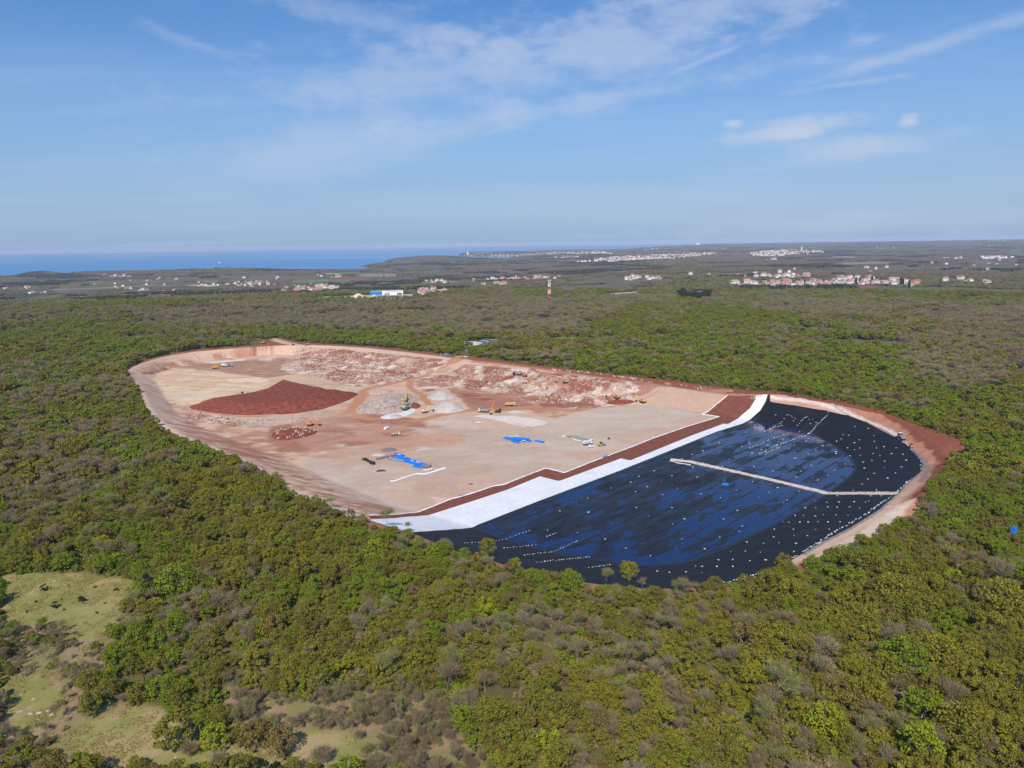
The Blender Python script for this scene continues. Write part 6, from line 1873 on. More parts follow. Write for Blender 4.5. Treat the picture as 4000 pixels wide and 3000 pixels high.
def dump_truck(u, v, head, cabm, bedm, label, axles=3, load=None, s=1.0):
    p = place(u, v)
    e = thing('dump_truck', label, 'truck', p, head, s=s)
    MB().box((-.3, 0, .95), (8.2, .95, .35)).box((-.2, 0, .8), (1.6, 2.2, .5)).build('chassis', M['dark'], e)
    cb = MB().box((3.35, 0, 2.05), (1.9, 2.4, 1.9), taper=(.88, .96), shift=(-.1, 0)).build('cab', M[cabm], e, bevel=.09)
    MB().box((4.26, 0, 2.35), (.06, 2.05, .85), ry=-.1).box((3.45, 1.2, 2.4), (.95, .05, .7)).box((3.45, -1.2, 2.4), (.95, .05, .7)).build('window', M['glass_dark'], cb)
    MB().box((4.3, 0, .95), (.3, 2.3, .5)).build('bumper', M['dark'], e)
    for y in (-.9, .9): MB().box((4.47, y, 1.0), (.05, .32, .2)).build('headlight', M['fabric_white'], e)
    b = MB()
    b.box((-1.15, 0, 1.45), (6.0, 2.3, .12)).box((-1.15, -1.2, 2.15), (6.0, .12, 1.5)).box((-1.15, 1.2, 2.15), (6.0, .12, 1.5)).box((1.9, 0, 2.35), (.12, 2.45, 1.9)).box((-4.1, 0, 2.05), (.12, 2.45, 1.3))
    for k in range(7): b.box((-3.9 + k * .92, 1.3, 2.1), (.12, .1, 1.3)); b.box((-3.9 + k * .92, -1.3, 2.1), (.12, .1, 1.3))
    b.box((2.3, 0, 3.25), (1.0, 2.3, .08))
    b.build('tipper_body', M[bedm], e)
    if load:
        MB().box((-1.15, 0, 2.2), (5.6, 2.2, 1.3), taper=(.6, .4)).build('load', M[load], e)
    xs = [3.0, -1.6, -3.0] if axles == 3 else [3.2, 1.6, -1.7, -3.05]
    for x in xs:
        for y in (-1.05, 1.05): wheel(e, x, y, .52, .42)
    return e


dump_truck(1994, 1586, math.radians(1), 'cream', 'tan', 'dump truck with tan tipper and cream cab facing right')
dump_truck(1889, 1611, math.radians(160), 'white_paint', 'silver', 'grey tipper dump truck with white cab facing left beside the tall boomed excavator', axles=4)
dump_truck(2021, 1467, math.radians(152), 'dark', 'silver', 'dark dump truck being loaded on the far rubble', axles=4)
dump_truck(878, 1432, math.radians(-28), 'white_paint', 'white_paint', 'left one of two white dump trucks parked behind the red mound')
dump_truck(903, 1430, math.radians(-48), 'white_paint', 'silver', 'right one of two white dump trucks parked behind the red mound')


def flatbed(u, v, head, label, cabm='white_paint', cargo='tan', s=1.0):
    p = place(u, v); e = thing('flatbed_truck', label, 'truck', p, head, s=s)
    MB().box((0, 0, .75), (6.2, .9, .28)).build('chassis', M['dark'], e)
    cb = MB().box((2.4, 0, 1.5), (1.6, 2.0, 1.5), taper=(.75, .92), shift=(-.15, 0)).build('cab', M[cabm], e, bevel=.1)
    MB().box((3.02, 0, 1.8), (.06, 1.7, .6), ry=-.25).box((2.35, 1.0, 1.8), (.8, .05, .5)).box((2.35, -1.0, 1.8), (.8, .05, .5)).build('window', M['glass_dark'], cb)
    MB().box((-.85, 0, 1.02), (4.3, 2.1, .12)).box((-.85, 1.05, 1.2), (4.3, .06, .35)).box((-.85, -1.05, 1.2), (4.3, .06, .35)).box((1.3, 0, 1.5), (.08, 2.1, .9)).build('flatbed', M['silver'], e)
    for x in (2.2, -1.7):
        for y in (-.9, .9): wheel(e, x, y, .42, .3)
    if cargo:
        m_ = MB()
        for k in range(4): m_.box((-2.3 + k * .95, .1 * (-1) ** k, 1.55 + .1 * (k % 2)), (.85, 1.6, .95), rz=.1 * (-1) ** k, taper=(.85, .8))
        tag(m_.build('stacked_sacks', M[cargo], None), 'tan sacks piled on the bed of the small flatbed truck', 'sacks').matrix_world = e.matrix_basis
    return e


flatbed(1545, 1701, math.radians(22), 'small flatbed truck carrying tan sacks below the white van')


def car(u, v, head, label, kind='van', name='parked_car', m_='white_paint', z=None, s=1.0):
    p = place(u, v) if not hasattr(u, '__len__') else u
    e = thing(name, label, 'van' if kind == 'van' else 'car', p, head, s=s)
    if kind == 'van': prof = [(-2.2, .35), (2.2, .35), (2.25, .95), (1.55, 1.12), (.75, 1.85), (.4, 1.95), (-2.1, 1.95), (-2.25, 1.0)]
    elif kind == 'pickup': prof = [(-2.5, .4), (2.4, .4), (2.45, .95), (1.4, 1.1), (.75, 1.72), (-.5, 1.75), (-.8, 1.12), (-2.5, 1.1)]
    else: prof = [(-2.1, .32), (2.1, .32), (2.15, .82), (1.2, .98), (.45, 1.46), (-1.5, 1.5), (-2.05, 1.0), (-2.15, .8)]
    MB().prism(prof, -.88, .88).build('body', M[m_], e, bevel=.07)
    g = MB()
    zt = prof[4][1]
    if kind == 'van': g.prism([(1.45, 1.18), (.83, 1.77), (.76, 1.75), (1.38, 1.16)], -.76, .76); g.box((.65, .0, 1.45), (.7, 1.84, .42)); g.box((-2.2, 0, 1.5), (.06, 1.3, .45))
    elif kind == 'pickup': g.prism([(1.36, 1.16), (.84, 1.66), (.77, 1.64), (1.29, 1.14)], -.76, .76); g.box((.1, 0, 1.4), (1.0, 1.84, .36)); g.box((-1.65, 0, 1.14), (1.5, 1.5, .06))
    else: g.prism([(1.2, 1.03), (.55, 1.42), (.48, 1.40), (1.12, 1.0)], -.76, .76); g.box((-.1, 0, 1.22), (.95, 1.84, .3)); g.box((-1.2, 0, 1.22), (.8, 1.84, .3)); g.box((-1.93, 0, 1.18), (.06, 1.4, .3), ry=.4)
    g.build('window', M['glass_dark'], e)
    for x in (1.35, -1.35):
        for y in (-.8, .8): wheel(e, x, y, .33, .22)
    for y in (-.62, .62): MB().box((2.19, y, .78), (.06, .3, .16)).build('headlight', M['silver'], e)
    return e


car(1509, 1678, math.radians(-118), 'white panel van parked above the small flatbed truck', 'van')
car(1869, 1654, math.radians(8), 'white estate car standing alone left of the white gravel', 'car')
car(1819, 1396, math.radians(5), 'white car parked at the site entrance', 'car')
car(2305, 1748, math.radians(28), 'white pickup with grey bed beside the white cabbed crane truck', 'pickup')
car(1059, 1381, math.radians(-80), 'white car high on the rubble behind the red mound', 'car')


def bulldozer(u, v, head, label, colr='cream', s=1.0, roofm='dark'):
    p = place(u, v); e = thing('bulldozer', label, 'bulldozer', p, head, s=s)
    for y in (-1.0, 1.0): track_unit(e, y, 3.6, 1.0, .5)
    MB().box((.9, 0, 1.35), (2.2, 1.15, .9), taper=(.95, .85)).box((-.9, 0, 1.2), (1.7, 1.5, .8)).build('body', M[colr], e, bevel=.05)
    cb = MB().box((-.7, 0, 2.2), (1.3, 1.35, 1.1), taper=(.9, .9)).build('cab', M['glass_dark'], e)
    MB().box((-.7, 0, 2.82), (1.7, 1.6, .12)).build('cab_roof', M[roofm], cb)
    MB().prism([(2.5, .1), (2.8, .15), (2.68, .7), (2.78, 1.25), (2.55, 1.25), (2.45, .7)], -1.7, 1.7).build('blade', M[colr], e)
    MB().beam([(0, .6), (2.5, .5)], .15, [.2, .2]).box((1.3, 1.25, .55), (2.6, .12, .2)).box((1.3, -1.25, .55), (2.6, .12, .2)).build('push_arm', M['dark'], e)
    return e


bulldozer(951, 1545, math.radians(-12), 'cream bulldozer standing on top of the dark red mound', s=1.15)
bulldozer(1030, 1354, math.radians(170), 'tan bulldozer with white roof at the far notch of the rim', 'tan', s=1.3, roofm='fabric_white')
bulldozer(1199, 1351, math.radians(5), 'red roller with black cab on the far rim road', 'orange', s=1.2)
bulldozer(1147, 1371, math.radians(20), 'small dull red machine below the far rim road', 'red_heap', s=.8)


def crusher(u, v, head, label, colr, s=1.0, small=False):
    p = place(u, v); e = thing('rock_crusher', label, 'crusher', p, head, s=s)
    for y in (-1.2, 1.2): track_unit(e, y, 4.4, .8, .45)
    MB().box((0, 0, 1.6), (6.5, 1.9, .8)).box((-.4, 0, 2.5), (2.0, 1.9, 1.2)).build('body', M[colr], e, bevel=.05)
    MB().box((-2.6, 0, 3.1), (2.6, 1.5, 1.2), taper=(1.5, 1.7)).build('hopper', M[colr], e)
    MB().beam([(1.2, .8), (4.8, 2.9)], .9, [.35, .25]).build('conveyor', M['dark'], e)
    if small: MB().beam([(-1.5, 1.2), (-5.2, 3.4)], .8, [.35, .25]).build('conveyor', M['dark'], e)
    MB().box((1.8, 0, 2.3), (2.2, 1.8, .8)).build('engine_housing', M['cream' if not small else colr], e, bevel=.05)
    MB().box((.9, 1.3, 1.2), (1.4, .7, .1)).tube((.3, 1.6, .5), (.3, 1.6, 2.2), .04, n=5).tube((1.5, 1.6, .5), (1.5, 1.6, 2.2), .04, n=5).build('walkway', M['silver'], e)
    return e


crusher(1583, 1601, math.radians(-115), 'dusty green tracked crusher in front of the limestone pile', 'machine_green', 1.25)
crusher(841, 1440, math.radians(10), 'yellow screening machine with raised conveyors left of the white trucks', 'yellow', 1.1, True)

# crane truck, telehandler and the truck on the right rim
p = place(2298, 1737); e = thing('crane_truck', 'white cabbed lorry parked beside the white pickup', 'truck', p, math.radians(28))
MB().box((-.5, 0, .9), (6.5, .9, .3)).build('chassis', M['dark'], e)
cb = MB().box((2.2, 0, 2.1), (1.7, 2.3, 2.2), taper=(.9, .95)).build('cab', M['white_paint'], e, bevel=.1)
MB().box((3.06, 0, 2.4), (.06, 1.95, 1.0)).box((2.2, 1.15, 2.4), (.9, .06, .9)).box((2.2, -1.15, 2.4), (.9, .06, .9)).build('window', M['glass_dark'], cb)
bd = MB()
for k in range(4): bd.box((-1.4, 0, 1.35 + k * .42), (4.6, 2.2, .16))
bd.box((-3.6, 0, 1.9), (.1, 2.2, 1.5)).box((.8, 0, 1.9), (.1, 2.2, 1.5)); bd.build('load_bed', M['fabric_white'], e)
for x in (2.1, -1.5, -2.6):
    for y in (-1, 1): wheel(e, x, y, .5, .35)
p = place(2347, 1742); e = thing('wheel_loader', 'brown and orange forklift loader standing alone right of the white pickup', 'loader', p, math.radians(20))
MB().box((-.6, 0, 1.1), (2.6, 1.6, 1.0), taper=(.95, .85)).box((-1.7, 0, 1.2), (.6, 1.7, 1.0)).build('body', M['tan'], e, bevel=.06)
cb = MB().box((.1, 0, 2.2), (1.2, 1.35, 1.3), taper=(.9, .9)).build('cab', M['glass_dark'], e)
MB().box((.1, 0, 2.9), (1.4, 1.5, .12)).build('cab_roof', M['orange'], cb)
MB().beam([(.4, 1.5), (1.6, 1.7), (2.6, .6)], .3, [.25, .25, .2]).build('lift_arm', M['dark'], e)
MB().box((2.75, 0, .5), (.15, 1.6, .9)).box((3.3, .45, .15), (1.2, .14, .08)).box((3.3, -.45, .15), (1.2, .14, .08)).build('fork', M['dark'], e)
for x in (-1.2, 1.2):
    for y in (-.85, .85): wheel(e, x, y, .6, .4, rim='tan')
p = place(3522, 1716); hd = Pxy([(3505, 1706), (3560, 1752)]); hda = math.atan2(hd[0, 1] - hd[1, 1], hd[0, 0] - hd[1, 0])
e = thing('work_lorry', 'dark blue cabbed lorry with pale bed on the right rim of the liner', 'truck', (p[0], p[1], p[2] + .15), hda)
MB().box((0, 0, .85), (7.8, .9, .3)).build('chassis', M['dark'], e)
cb = MB().box((3.2, 0, 1.9), (1.7, 2.3, 1.9), taper=(.9, .95)).build('cab', M['navy'], e, bevel=.1)
MB().box((4.0, 0, 2.2), (.08, 1.95, .8)).box((3.2, 1.13, 2.2), (.9, .06, .7)).box((3.2, -1.13, 2.2), (.9, .06, .7)).build('window', M['glass_dark'], cb)
MB().box((3.0, 0, 3.0), (1.2, 2.0, .25)).build('sun_visor', M['fabric_white'], cb)
MB().box((-.9, 0, 1.55), (5.8, 2.35, .7)).build('load_bed', M['silver'], e)
for x in (3.1, -1.6, -2.8):
    for y in (-1, 1): wheel(e, x, y, .5, .35)
p = place(3559, 1748)
e = thing('skid_loader', 'small orange loader behind the dark blue lorry on the right rim', 'loader', (p[0], p[1], p[2] + .15), hda)
MB().box((-.3, 0, 1.0), (2.0, 1.4, .9), taper=(.85, .9)).build('body', M['orange'], e, bevel=.1)
MB().box((-.1, 0, 1.75), (1.0, 1.1, .7)).build('cab', M['glass_dark'], e)
MB().box((1.3, 0, .5), (.5, 1.6, .6), taper=(.6, 1)).box((.5, .75, 1.0), (1.8, .12, .2)).box((.5, -.75, 1.0), (1.8, .12, .2)).build('bucket', M['dark'], e)
for x in (-.8, .5):
    for y in (-.75, .75): wheel(e, x, y, .4, .28)

# ------------------------------------------------------------------ stores on the gravel floor
def line_angle(a, b):
    q = P([a, b]); return math.atan2(q[1, 1] - q[0, 1], q[1, 0] - q[0, 0])


PIPE = {}
def pipe(u, v, ang, L, r_, lv, label, group=None, m_='blue_pipe'):
    key = (m_, round(L, 1), r_)
    if key not in PIPE:
        mb = MB(); n = 10; vs_ = []; 
        for x in (-L / 2, L / 2):
            for rr2 in (r_, r_ * .86):
                for k in range(n): a = 2 * math.pi * k / n; vs_.append((x, math.cos(a) * rr2, math.sin(a) * rr2))
        fs_ = []
        for k in range(n):
            k1 = (k + 1) % n
            fs_ += [(k, k1, 2 * n + k1, 2 * n + k), (n + k, 3 * n + k, 3 * n + k1, n + k1), (k, n + k, n + k1, k1), (2 * n + k, 2 * n + k1, 3 * n + k1, 3 * n + k)]
        PIPE[key] = mb.poly(vs_, fs_).mesh('pipe', M[m_])
    p = place(u, v)
    o = obj('blue_pipe' if m_ == 'blue_pipe' else 'white_roll', PIPE[key]); o.location = (p[0], p[1], p[2] + r_ * (1 + 1.75 * lv)); o.rotation_euler = (0, 0, ang)
    tag(o, label, 'pipe' if m_ == 'blue_pipe' else 'roll', group)
    return o


def pipe_stack(u, v, ang, n, L, r_, levels, label, group):
    c = P([(u, v)])[0]; px_n = (-math.sin(ang), math.cos(ang))
    key_u, key_v = u, v
    for lv in range(levels):
        m = n - lv
        for k in range(m):
            o = pipe(u, v, ang + random.gauss(0, .02), L, r_, lv, label, group)
            d = (k - (m - 1) / 2) * r_ * 2.1
            o.location.x += px_n[0] * d + random.gauss(0, .25) * math.cos(ang) * (1 + lv); o.location.y += px_n[1] * d + random.gauss(0, .25) * math.sin(ang)


angA = line_angle((1512, 1794), (1548, 1800)); angB = line_angle((1963, 1717), (1998, 1725))
GA = 'blue pipes of the left stack'; GB = 'blue pipes of the big right stack'
for u, v, n, lv in [(1560, 1782, 6, 2), (1551, 1790, 3, 1), (1578, 1793, 6, 2), (1602, 1803, 6, 2), (1622, 1811, 6, 2), (1642, 1817, 7, 2), (1630, 1825, 4, 1)]:
    pipe_stack(u, v, angA, n, 6.2, .30, lv, 'blue pipe in the long staggered stack running to the grey coils', GA)
pipe(1530, 1797, angA, 6.2, .26, 0, 'single blue pipe lying loose left of the long stack')
pipe(1566, 1803.5, angA, 6.2, .26, 0, 'single blue pipe lying loose just below the long stack')
pipe(1597, 1809, angA, 6.2, .26, 0, 'third loose blue pipe below the long stack, nearest the coils')
for u, v, n, lv in [(1984, 1714, 7, 1), (2002, 1717, 9, 2), (2022, 1718, 10, 2), (2044, 1719, 9, 2), (2060, 1722, 5, 1), (2016, 1728, 4, 1)]:
    pipe_stack(u, v, angB, n, 6.2, .30, lv, 'blue pipe in the wide stack right of the long staggered one', GB)
pipe_stack(2106, 1726, angB, 4, 7.0, .34, 1, 'blue pipe in the small bundle of four right of the wide stack', 'small bundle of blue pipes')
pipe(1803, 1938, line_angle((1795, 1941), (1812, 1936)), 3.6, .3, 0, 'short blue pipe against the white edging near the front slope')
pipe(1799, 1937, .6, 2.0, .25, 0, 'short crossed blue pipe piece by the white edging near the front slope')
for k in range(3): pipe(2363 + k * 2, 1785 - k * 1.6, line_angle((2352, 1790), (2376, 1779)), 5.0, .26, 0, 'blue pipe laid against the white edging below the forklift loader', 'blue pipes against the edging')
# white wrapping and plastic over the pipe stacks
for u, v, s in [(2021, 1711, 1.5), (2001, 1713, .8), (2047, 1728, 1.1), (1989, 1712, .8), (1558, 1783, .9), (1611, 1808, .9), (1633, 1813, 1.1)]:
    p = place(u, v); o = obj('plastic_wrap', ROCKM[0].copy()); o.data.materials.clear(); o.data.materials.append(M['fabric_white'])
    o.location = (p[0], p[1], p[2] + 1.25); o.scale = (1.6 * s, .5 * s, .18); o.rotation_euler = (0, .05, angB); tag(o, 'scrap of white wrapping lying on a blue pipe stack', 'plastic wrap', 'white wrapping on the pipe stacks')

palm = MB().box((0, 0, .08), (1.9, 1.3, .12)).box((0, 0, .62), (1.8, 1.2, .92), taper=(.92, .9)).mesh('crate_load', M['black_plastic'], .05)
palg = MB().box((0, 0, .08), (2.4, 1.8, .12)).box((0, 0, .66), (2.3, 1.7, 1.0), taper=(.9, .9)).mesh('crate_load', M['grey_plastic'], .06)
for i, (x, y) in enumerate([(120, 190), (165, 200), (150, 215), (200, 225), (235, 250), (265, 255), (290, 290), (345, 280), (350, 305), (310, 298)]):
    p = place(1400 + x / 5.82, 1760 + (y + 12) / 5.82); o = obj('wrapped_pallet', palm); o.location = p; o.rotation_euler = (0, 0, angA + .1 * (i % 3)); o.scale = (1, 1, .8 + .3 * (i % 2))
    tag(o, 'black wrapped pallet in the short dark row at the left of the pipes', 'pallet', 'black pallets')
for i, (x, y) in enumerate([(447, 195), (545, 175), (645, 150), (755, 130), (860, 88)]):
    p = place(1400 + x / 5.82, 1760 + (y + 10) / 5.82); o = obj('wrapped_pallet', palg); o.location = p; o.rotation_euler = (0, 0, -.05 * i)
    tag(o, ['leftmost', 'second', 'third', 'fourth', 'rearmost'][i] + ' grey wrapped pallet in the row left of the long pipe stack', 'pallet', 'grey pallets')
p = place(1487, 1840)
o = MB().box((0, 0, .35), (5.0, 2.2, .7), taper=(.35, .3), rz=.15).box((1.4, .3, .2), (3.0, 1.6, .4), taper=(.5, .4)).build('dark_tarpaulin', M['black_plastic']); o.location = p
tag(o, 'dark tarpaulin heap alone on the gravel below the black pallets', 'tarpaulin')
for i, (x, y) in enumerate([(1475, 400), (1500, 380), (1545, 375), (1560, 395), (1605, 390), (1640, 360)]):
    p = place(1400 + x / 5.82, 1760 + (y + 12) / 5.82); mb = MB(); R_o = 1.05; n = 14; vs_ = []; fs_ = []
    for k in range(n):
        a = 2 * math.pi * k / n
        for rr2, yy in ((R_o, -.35), (R_o, .35), (R_o * .5, .35), (R_o * .5, -.35)): vs_.append((math.cos(a) * rr2, yy, math.sin(a) * rr2 + R_o))
    for k in range(n):
        a, b = 4 * k, 4 * ((k + 1) % n)
        for j in range(4): fs_.append((a + j, a + (j + 1) % 4, b + (j + 1) % 4, b + j))
    o = mb.poly(vs_, fs_).build('pipe_coil', M['coil']); o.location = p; o.rotation_euler = (0, 0, .5 + .2 * i)
    tag(o, 'grey coil standing at the right end of the long blue pipe stack', 'coil', 'grey coils')
wsh = sheet('ground_cloth', Pxy([(1646, 1834), (1660, 1839), (1692, 1831), (1686, 1828), (1660, 1833)]), M['fabric_white'], .06, .7); tag(wsh, 'small white cloth spread under the grey coils', 'cloth')
gang = line_angle((2236, 1707), (2296, 1723))
gm1 = MB()
for k in range(3): gm1.box((0, 0, .25 + k * .5), (2.0, 1.5, .4), taper=(.92, .92))
gm1 = gm1.mesh('pallet_load', M['pallet_green'], .04)
for i in range(9):
    u = 2240 + i * 6.6; v = 1708 + i * 1.75
    p = place(u, v); o = obj('stacked_pallet', gm1); o.location = p; o.rotation_euler = (0, 0, gang + .1 * (i % 2)); o.scale = (1, 1, .8 + .25 * ((i * 7) % 3) / 2)
    tag(o, 'green grey wrapped pallet in the row behind the white rolls', 'pallet', 'green grey pallets')
for i, (u, v) in enumerate([(2222, 1707.5), (2232, 1706)]):
    p = place(u, v); o = MB().box((0, 0, .2), (3.4, 1.0, .14)).box((0, 0, .4), (3.2, .9, .14)).box((0, .2, .58), (3.0, .3, .12)).build('timber_pile', M['wood'], None); o.location = p; o.rotation_euler = (0, 0, gang)
    tag(o, ['brown planks at the left end of the green pallet row', 'yellowish planks touching the green pallet row'][i], 'timber')
pipe(2255, 1721.5, gang, 6.5, .28, 0, 'long white roll lying in front of the green pallets', None, 'fabric_white')
pipe(2288, 1725, gang, 3.2, .25, 0, 'short white roll lying between pallets and white lorry', None, 'fabric_white')
pipe(2548, 1714, line_angle((2543, 1719), (2553, 1706)), 5.5, .42, 0, 'thick white roll lying near the red soil strip', None, 'fabric_white')
p = place(2378, 1716); e = thing('generator', 'small dark machine standing by itself above the forklift loader', 'machine', p, .3, s=1.1)
MB().box((0, 0, .55), (1.3, .8, .8)).build('body', M['dark'], e, bevel=.05); MB().tube((.2, 0, .9), (.2, 0, 1.7), .08).build('exhaust', M['dark'], e)
for y in (-.45, .45): wheel(e, 0, y, .3, .15)
# blue tarpaulin on the liner
p = place(2832, 1892); r_ = np.random.default_rng(5)
vs_ = []; n = 12
for j in range(3):
    for k in range(n): a = 2 * math.pi * k / n; rr2 = [2.0, 1.3, .3][j] * r_.uniform(.65, 1.2); vs_.append((math.cos(a) * rr2, math.sin(a) * rr2 * 1.3, [.05, .55, .75][j] * r_.uniform(.6, 1.2)))
fs_ = [(j * n + k, j * n + (k + 1) % n, (j + 1) * n + (k + 1) % n, (j + 1) * n + k) for j in range(2) for k in range(n)] + [tuple(range(2 * n, 3 * n))]
o = MB().poly(vs_, fs_).build('blue_tarpaulin', M['blue_pipe']); o.location = p; tag(o, 'crumpled blue tarpaulin lying on the black liner in front of the stone berm', 'tarpaulin')
# blue wrapped object in the trees at the right edge
p = place(3955, 2118); e = thing('blue_hide', 'blue tarpaulin wrapped hide on posts among the trees at the right edge', 'hide', (p[0], p[1], p[2]), .3)
MB().box((0, 0, 5.2), (1.7, 1.5, 2.4), taper=(.7, .75)).box((-.9, -.2, 4.4), (1.4, 1.0, 1.2), taper=(.6, .6), rz=.4).build('tarpaulin', M['blue_pipe'], e)
for x in (-.7, .7):
    for y in (-.6, .6): MB().tube((x * 1.2, y * 1.2, 0), (x, y, 4.3), .08, n=6).build('post', M['wood'], e)

# blue grey hoarding at the entrance
p = place(1743, 1394); e = thing('site_hoarding', 'blue grey board hoarding beside the track at the site entrance', 'hoarding', p, .02)
for k in range(4): MB().box((-1.9 + k * 1.25, 0, 2.6), (1.15, .12, 3.2)).build('board', M['teal_board'], e)
for k in range(3): MB().tube((-2.2 + k * 2.2, .1, 0), (-2.2 + k * 2.2, .1, 4.0), .07, n=6).build('post', M['silver'], e)
p = place(1757, 1394); e = thing('site_hoarding', 'narrow dark board right of the blue grey hoarding', 'hoarding', p, .05); MB().box((0, 0, 1.7), (1.6, .12, 2.2)).build('board', M['grey_plastic'], e); MB().tube((0, .1, 0), (0, .1, 2.8), .07).build('post', M['silver'], e)
p = place(1721.5, 1393); o = MB().tube((0, 0, 0), (0, 0, 2.6), .12, n=8).build('marker_post', M['fabric_white']); o.location = p; tag(o, 'white marker post left of the blue grey hoarding', 'post')

# cabins, cars and stores just beyond the entrance
def cabin(u, v, L, W_, h, m_, label, rz=0.0, roof='roof_grey'):
    p = P([(u, v)])[0]; e = thing('site_cabin', label, 'cabin', p, rz)
    MB().box((0, 0, h / 2 + .15), (L, W_, h)).build('wall', M[m_], e)
    MB().box((0, 0, h + .22), (L + .2, W_ + .2, .14)).build('roof', M[roof], e)
    for k in range(3): MB().box((-L / 3 + k * L / 3, -W_ / 2 - .02, h * .6), (.8, .05, .8)).build('window', M['glass_dark'], e)
    MB().box((L / 2 - .9, -W_ / 2 - .03, 1.15), (.8, .05, 1.9)).build('door', M['silver'], e)


cabin(1846, 1345, 9, 3.4, 3.4, 'blue_sheet', 'blue cabin in the middle of the compound beyond the entrance', .05)
cabin(1856, 1347, 5, 3, 3.0, 'wall_white', 'white cabin right of the blue one in the compound', .1)
cabin(1868, 1346, 4.5, 2.6, 2.6, 'wall_white', 'white cabin at the right of the compound', 0)
cabin(1840, 1351, 6, 2.6, 2.6, 'wall_white', 'white cabin in front of the blue cabin in the compound', -.05)
cabin(1819, 1341, 4, 2.6, 2.6, 'wall_white', 'small white cabin at the left end of the compound', .1)
cabin(1889, 1339, 8, 2.6, 2.6, 'blue_sheet', 'long low blue container right of the compound', .15)
cabin(1930, 1335, 9, 2.6, 2.3, 'teal_board', 'blue green container farthest right beyond the entrance', .2)
for i, (u, v, k_, m_) in enumerate([(1838, 1343, 'van', 'white_paint'), (1851, 1354, 'van', 'white_paint'), (1801, 1349, 'car', 'silver'), (1829, 1372, 'van', 'white_paint'), (1878, 1343, 'car', 'white_paint'), (1905, 1337, 'car', 'white_paint'), (1862, 1352, 'car', 'white_paint')]):
    car(tuple(P([(u, v)])[0]), 0, random.uniform(0, 3), ['white van left of the blue cabin', 'white van in front of the white cabins', 'grey car left of the compound', 'white van on the path down to the entrance', 'white car by the blue container', 'white car right of the blue container', 'white car right of the front vans'][i], k_, m_=m_)

# ------------------------------------------------------------------ ballast bags
def bag_mesh(m_, l=.95, w_=.55, h=.3):
    mb = MB(); mb.box((0, 0, h * .3), (l, w_, h * .6)).box((0, 0, h * .75), (l * .92, w_ * .9, h * .35), taper=(.6, .55))
    return mb.mesh('bag', m_)


BW, BY, BG = bag_mesh(M['sandbag'], .78, .42, .24), bag_mesh(M['sandbag_yellow'], .78, .42, .24), bag_mesh(M['sandbag_grey'], .62, .38, .2)
bags = []   # u, v, label key
def bagline(pts, n, key, j=1.2):
    pts = np.array(pts, float); d = np.r_[0, np.cumsum(np.hypot(*np.diff(pts, axis=0).T))]
    for t in np.linspace(0, d[-1], n):
        bags.append((np.interp(t, d, pts[:, 0]) + random.gauss(0, j), np.interp(t, d, pts[:, 1]) + random.gauss(0, j * .6), key))


for q, n in [(r4((680, 322), (640, 380), (560, 440), (420, 520)), 17), (r4((835, 345), (780, 385), (700, 470)), 10), (r4((965, 360), (900, 430), (810, 530), (740, 570)), 24), (r4((560, 470), (490, 490), (420, 520)), 9),
             (r4((580, 550), (480, 580), (380, 630), (290, 665)), 15), (r4((800, 540), (640, 600), (500, 650), (370, 715)), 22), (r4((540, 660), (420, 715)), 8)]:
    bagline(q, n, 'string')
BF = []
for q, n in [(r5((1140, 1045), (1300, 1040), (1480, 1015), (1600, 970), (1700, 940)), 20), (r5((1480, 1090), (1620, 1075), (1750, 1060)), 11), (r5((1660, 1150), (1780, 1130), (1900, 1120), (2020, 1070), (2110, 1025)), 22),
             (r5((1760, 1215), (1900, 1195), (2050, 1180), (2212, 1165)), 20), (r6((0, 1040), (90, 1025), (180, 1008)), 9), (r5((1850, 990), (1930, 960)), 6)]:
    bagline(q, n, 'front%d' % len(BF)); BF.append(1)
bagline(r4((1545, 560), (1620, 620), (1700, 690), (1760, 760), (1780, 830), (1750, 900), (1650, 960), (1560, 1040), (1440, 1130), (1300, 1230), (1150, 1320), (1000, 1400), (880, 1480), (740, 1560)), 110, 'rim', 2.6)
bagline(r4((1310, 435), (1400, 478), (1540, 560)), 16, 'yrim', 1.2)
bagline(r6((1800, 930), (1700, 980), (1640, 1010)), 12, 'yrim', 1.2)
bagline(r6((1620, 1030), (1480, 1090), (1300, 1140), (1150, 1180), (900, 1190)), 26, 'rim', 3)
for v, xs in [(1960, [3185, 3275, 3335, 3393]), (1984, [3150, 3190, 3230, 3268, 3320, 3364]), (2013, [3100, 3138, 3180, 3218, 3260, 3310]), (2040, [3060, 3085, 3125, 3160, 3198, 3238, 3280]), (2068, [3025, 3100, 3186, 3240]),
              (2095, [3022, 3100, 3157]), (2122, [2918, 2985, 3047, 3110]), (2155, [2860, 2912, 2968, 3100]), (2188, [2810, 2866, 2928, 2988]), (2215, [2740, 2800, 2860, 2720]), (2237, [2560, 2615, 2680, 2740])]:
    for x in xs: bags.append((x + random.gauss(0, 3), v + random.gauss(0, 2), 'slope'))
for x, y in [(1195, 480), (1140, 555), (1190, 620), (1360, 560), (1230, 595), (1360, 610), (1445, 655), (1550, 662), (1380, 665), (1190, 680), (1235, 665), (1130, 665), (1075, 590), (1035, 610), (1350, 717), (1410, 730), (1510, 715), (1610, 720), (1240, 728), (1150, 735),
             (1340, 775), (1450, 780), (1265, 788), (1635, 775), (1595, 830), (1450, 835), (1275, 840), (1360, 887), (1545, 880), (1475, 928), (1305, 935), (1255, 980), (1180, 1030), (1380, 1028), (860, 445), (1310, 497), (1090, 552), (1030, 700), (510, 343), (575, 290), (1040, 1080), (1330, 1080), (1420, 1080), (950, 1135), (1060, 1135), (1285, 1135)]:
    u, v = r4((x, y))[0]; bags.append((u, v, 'upper'))
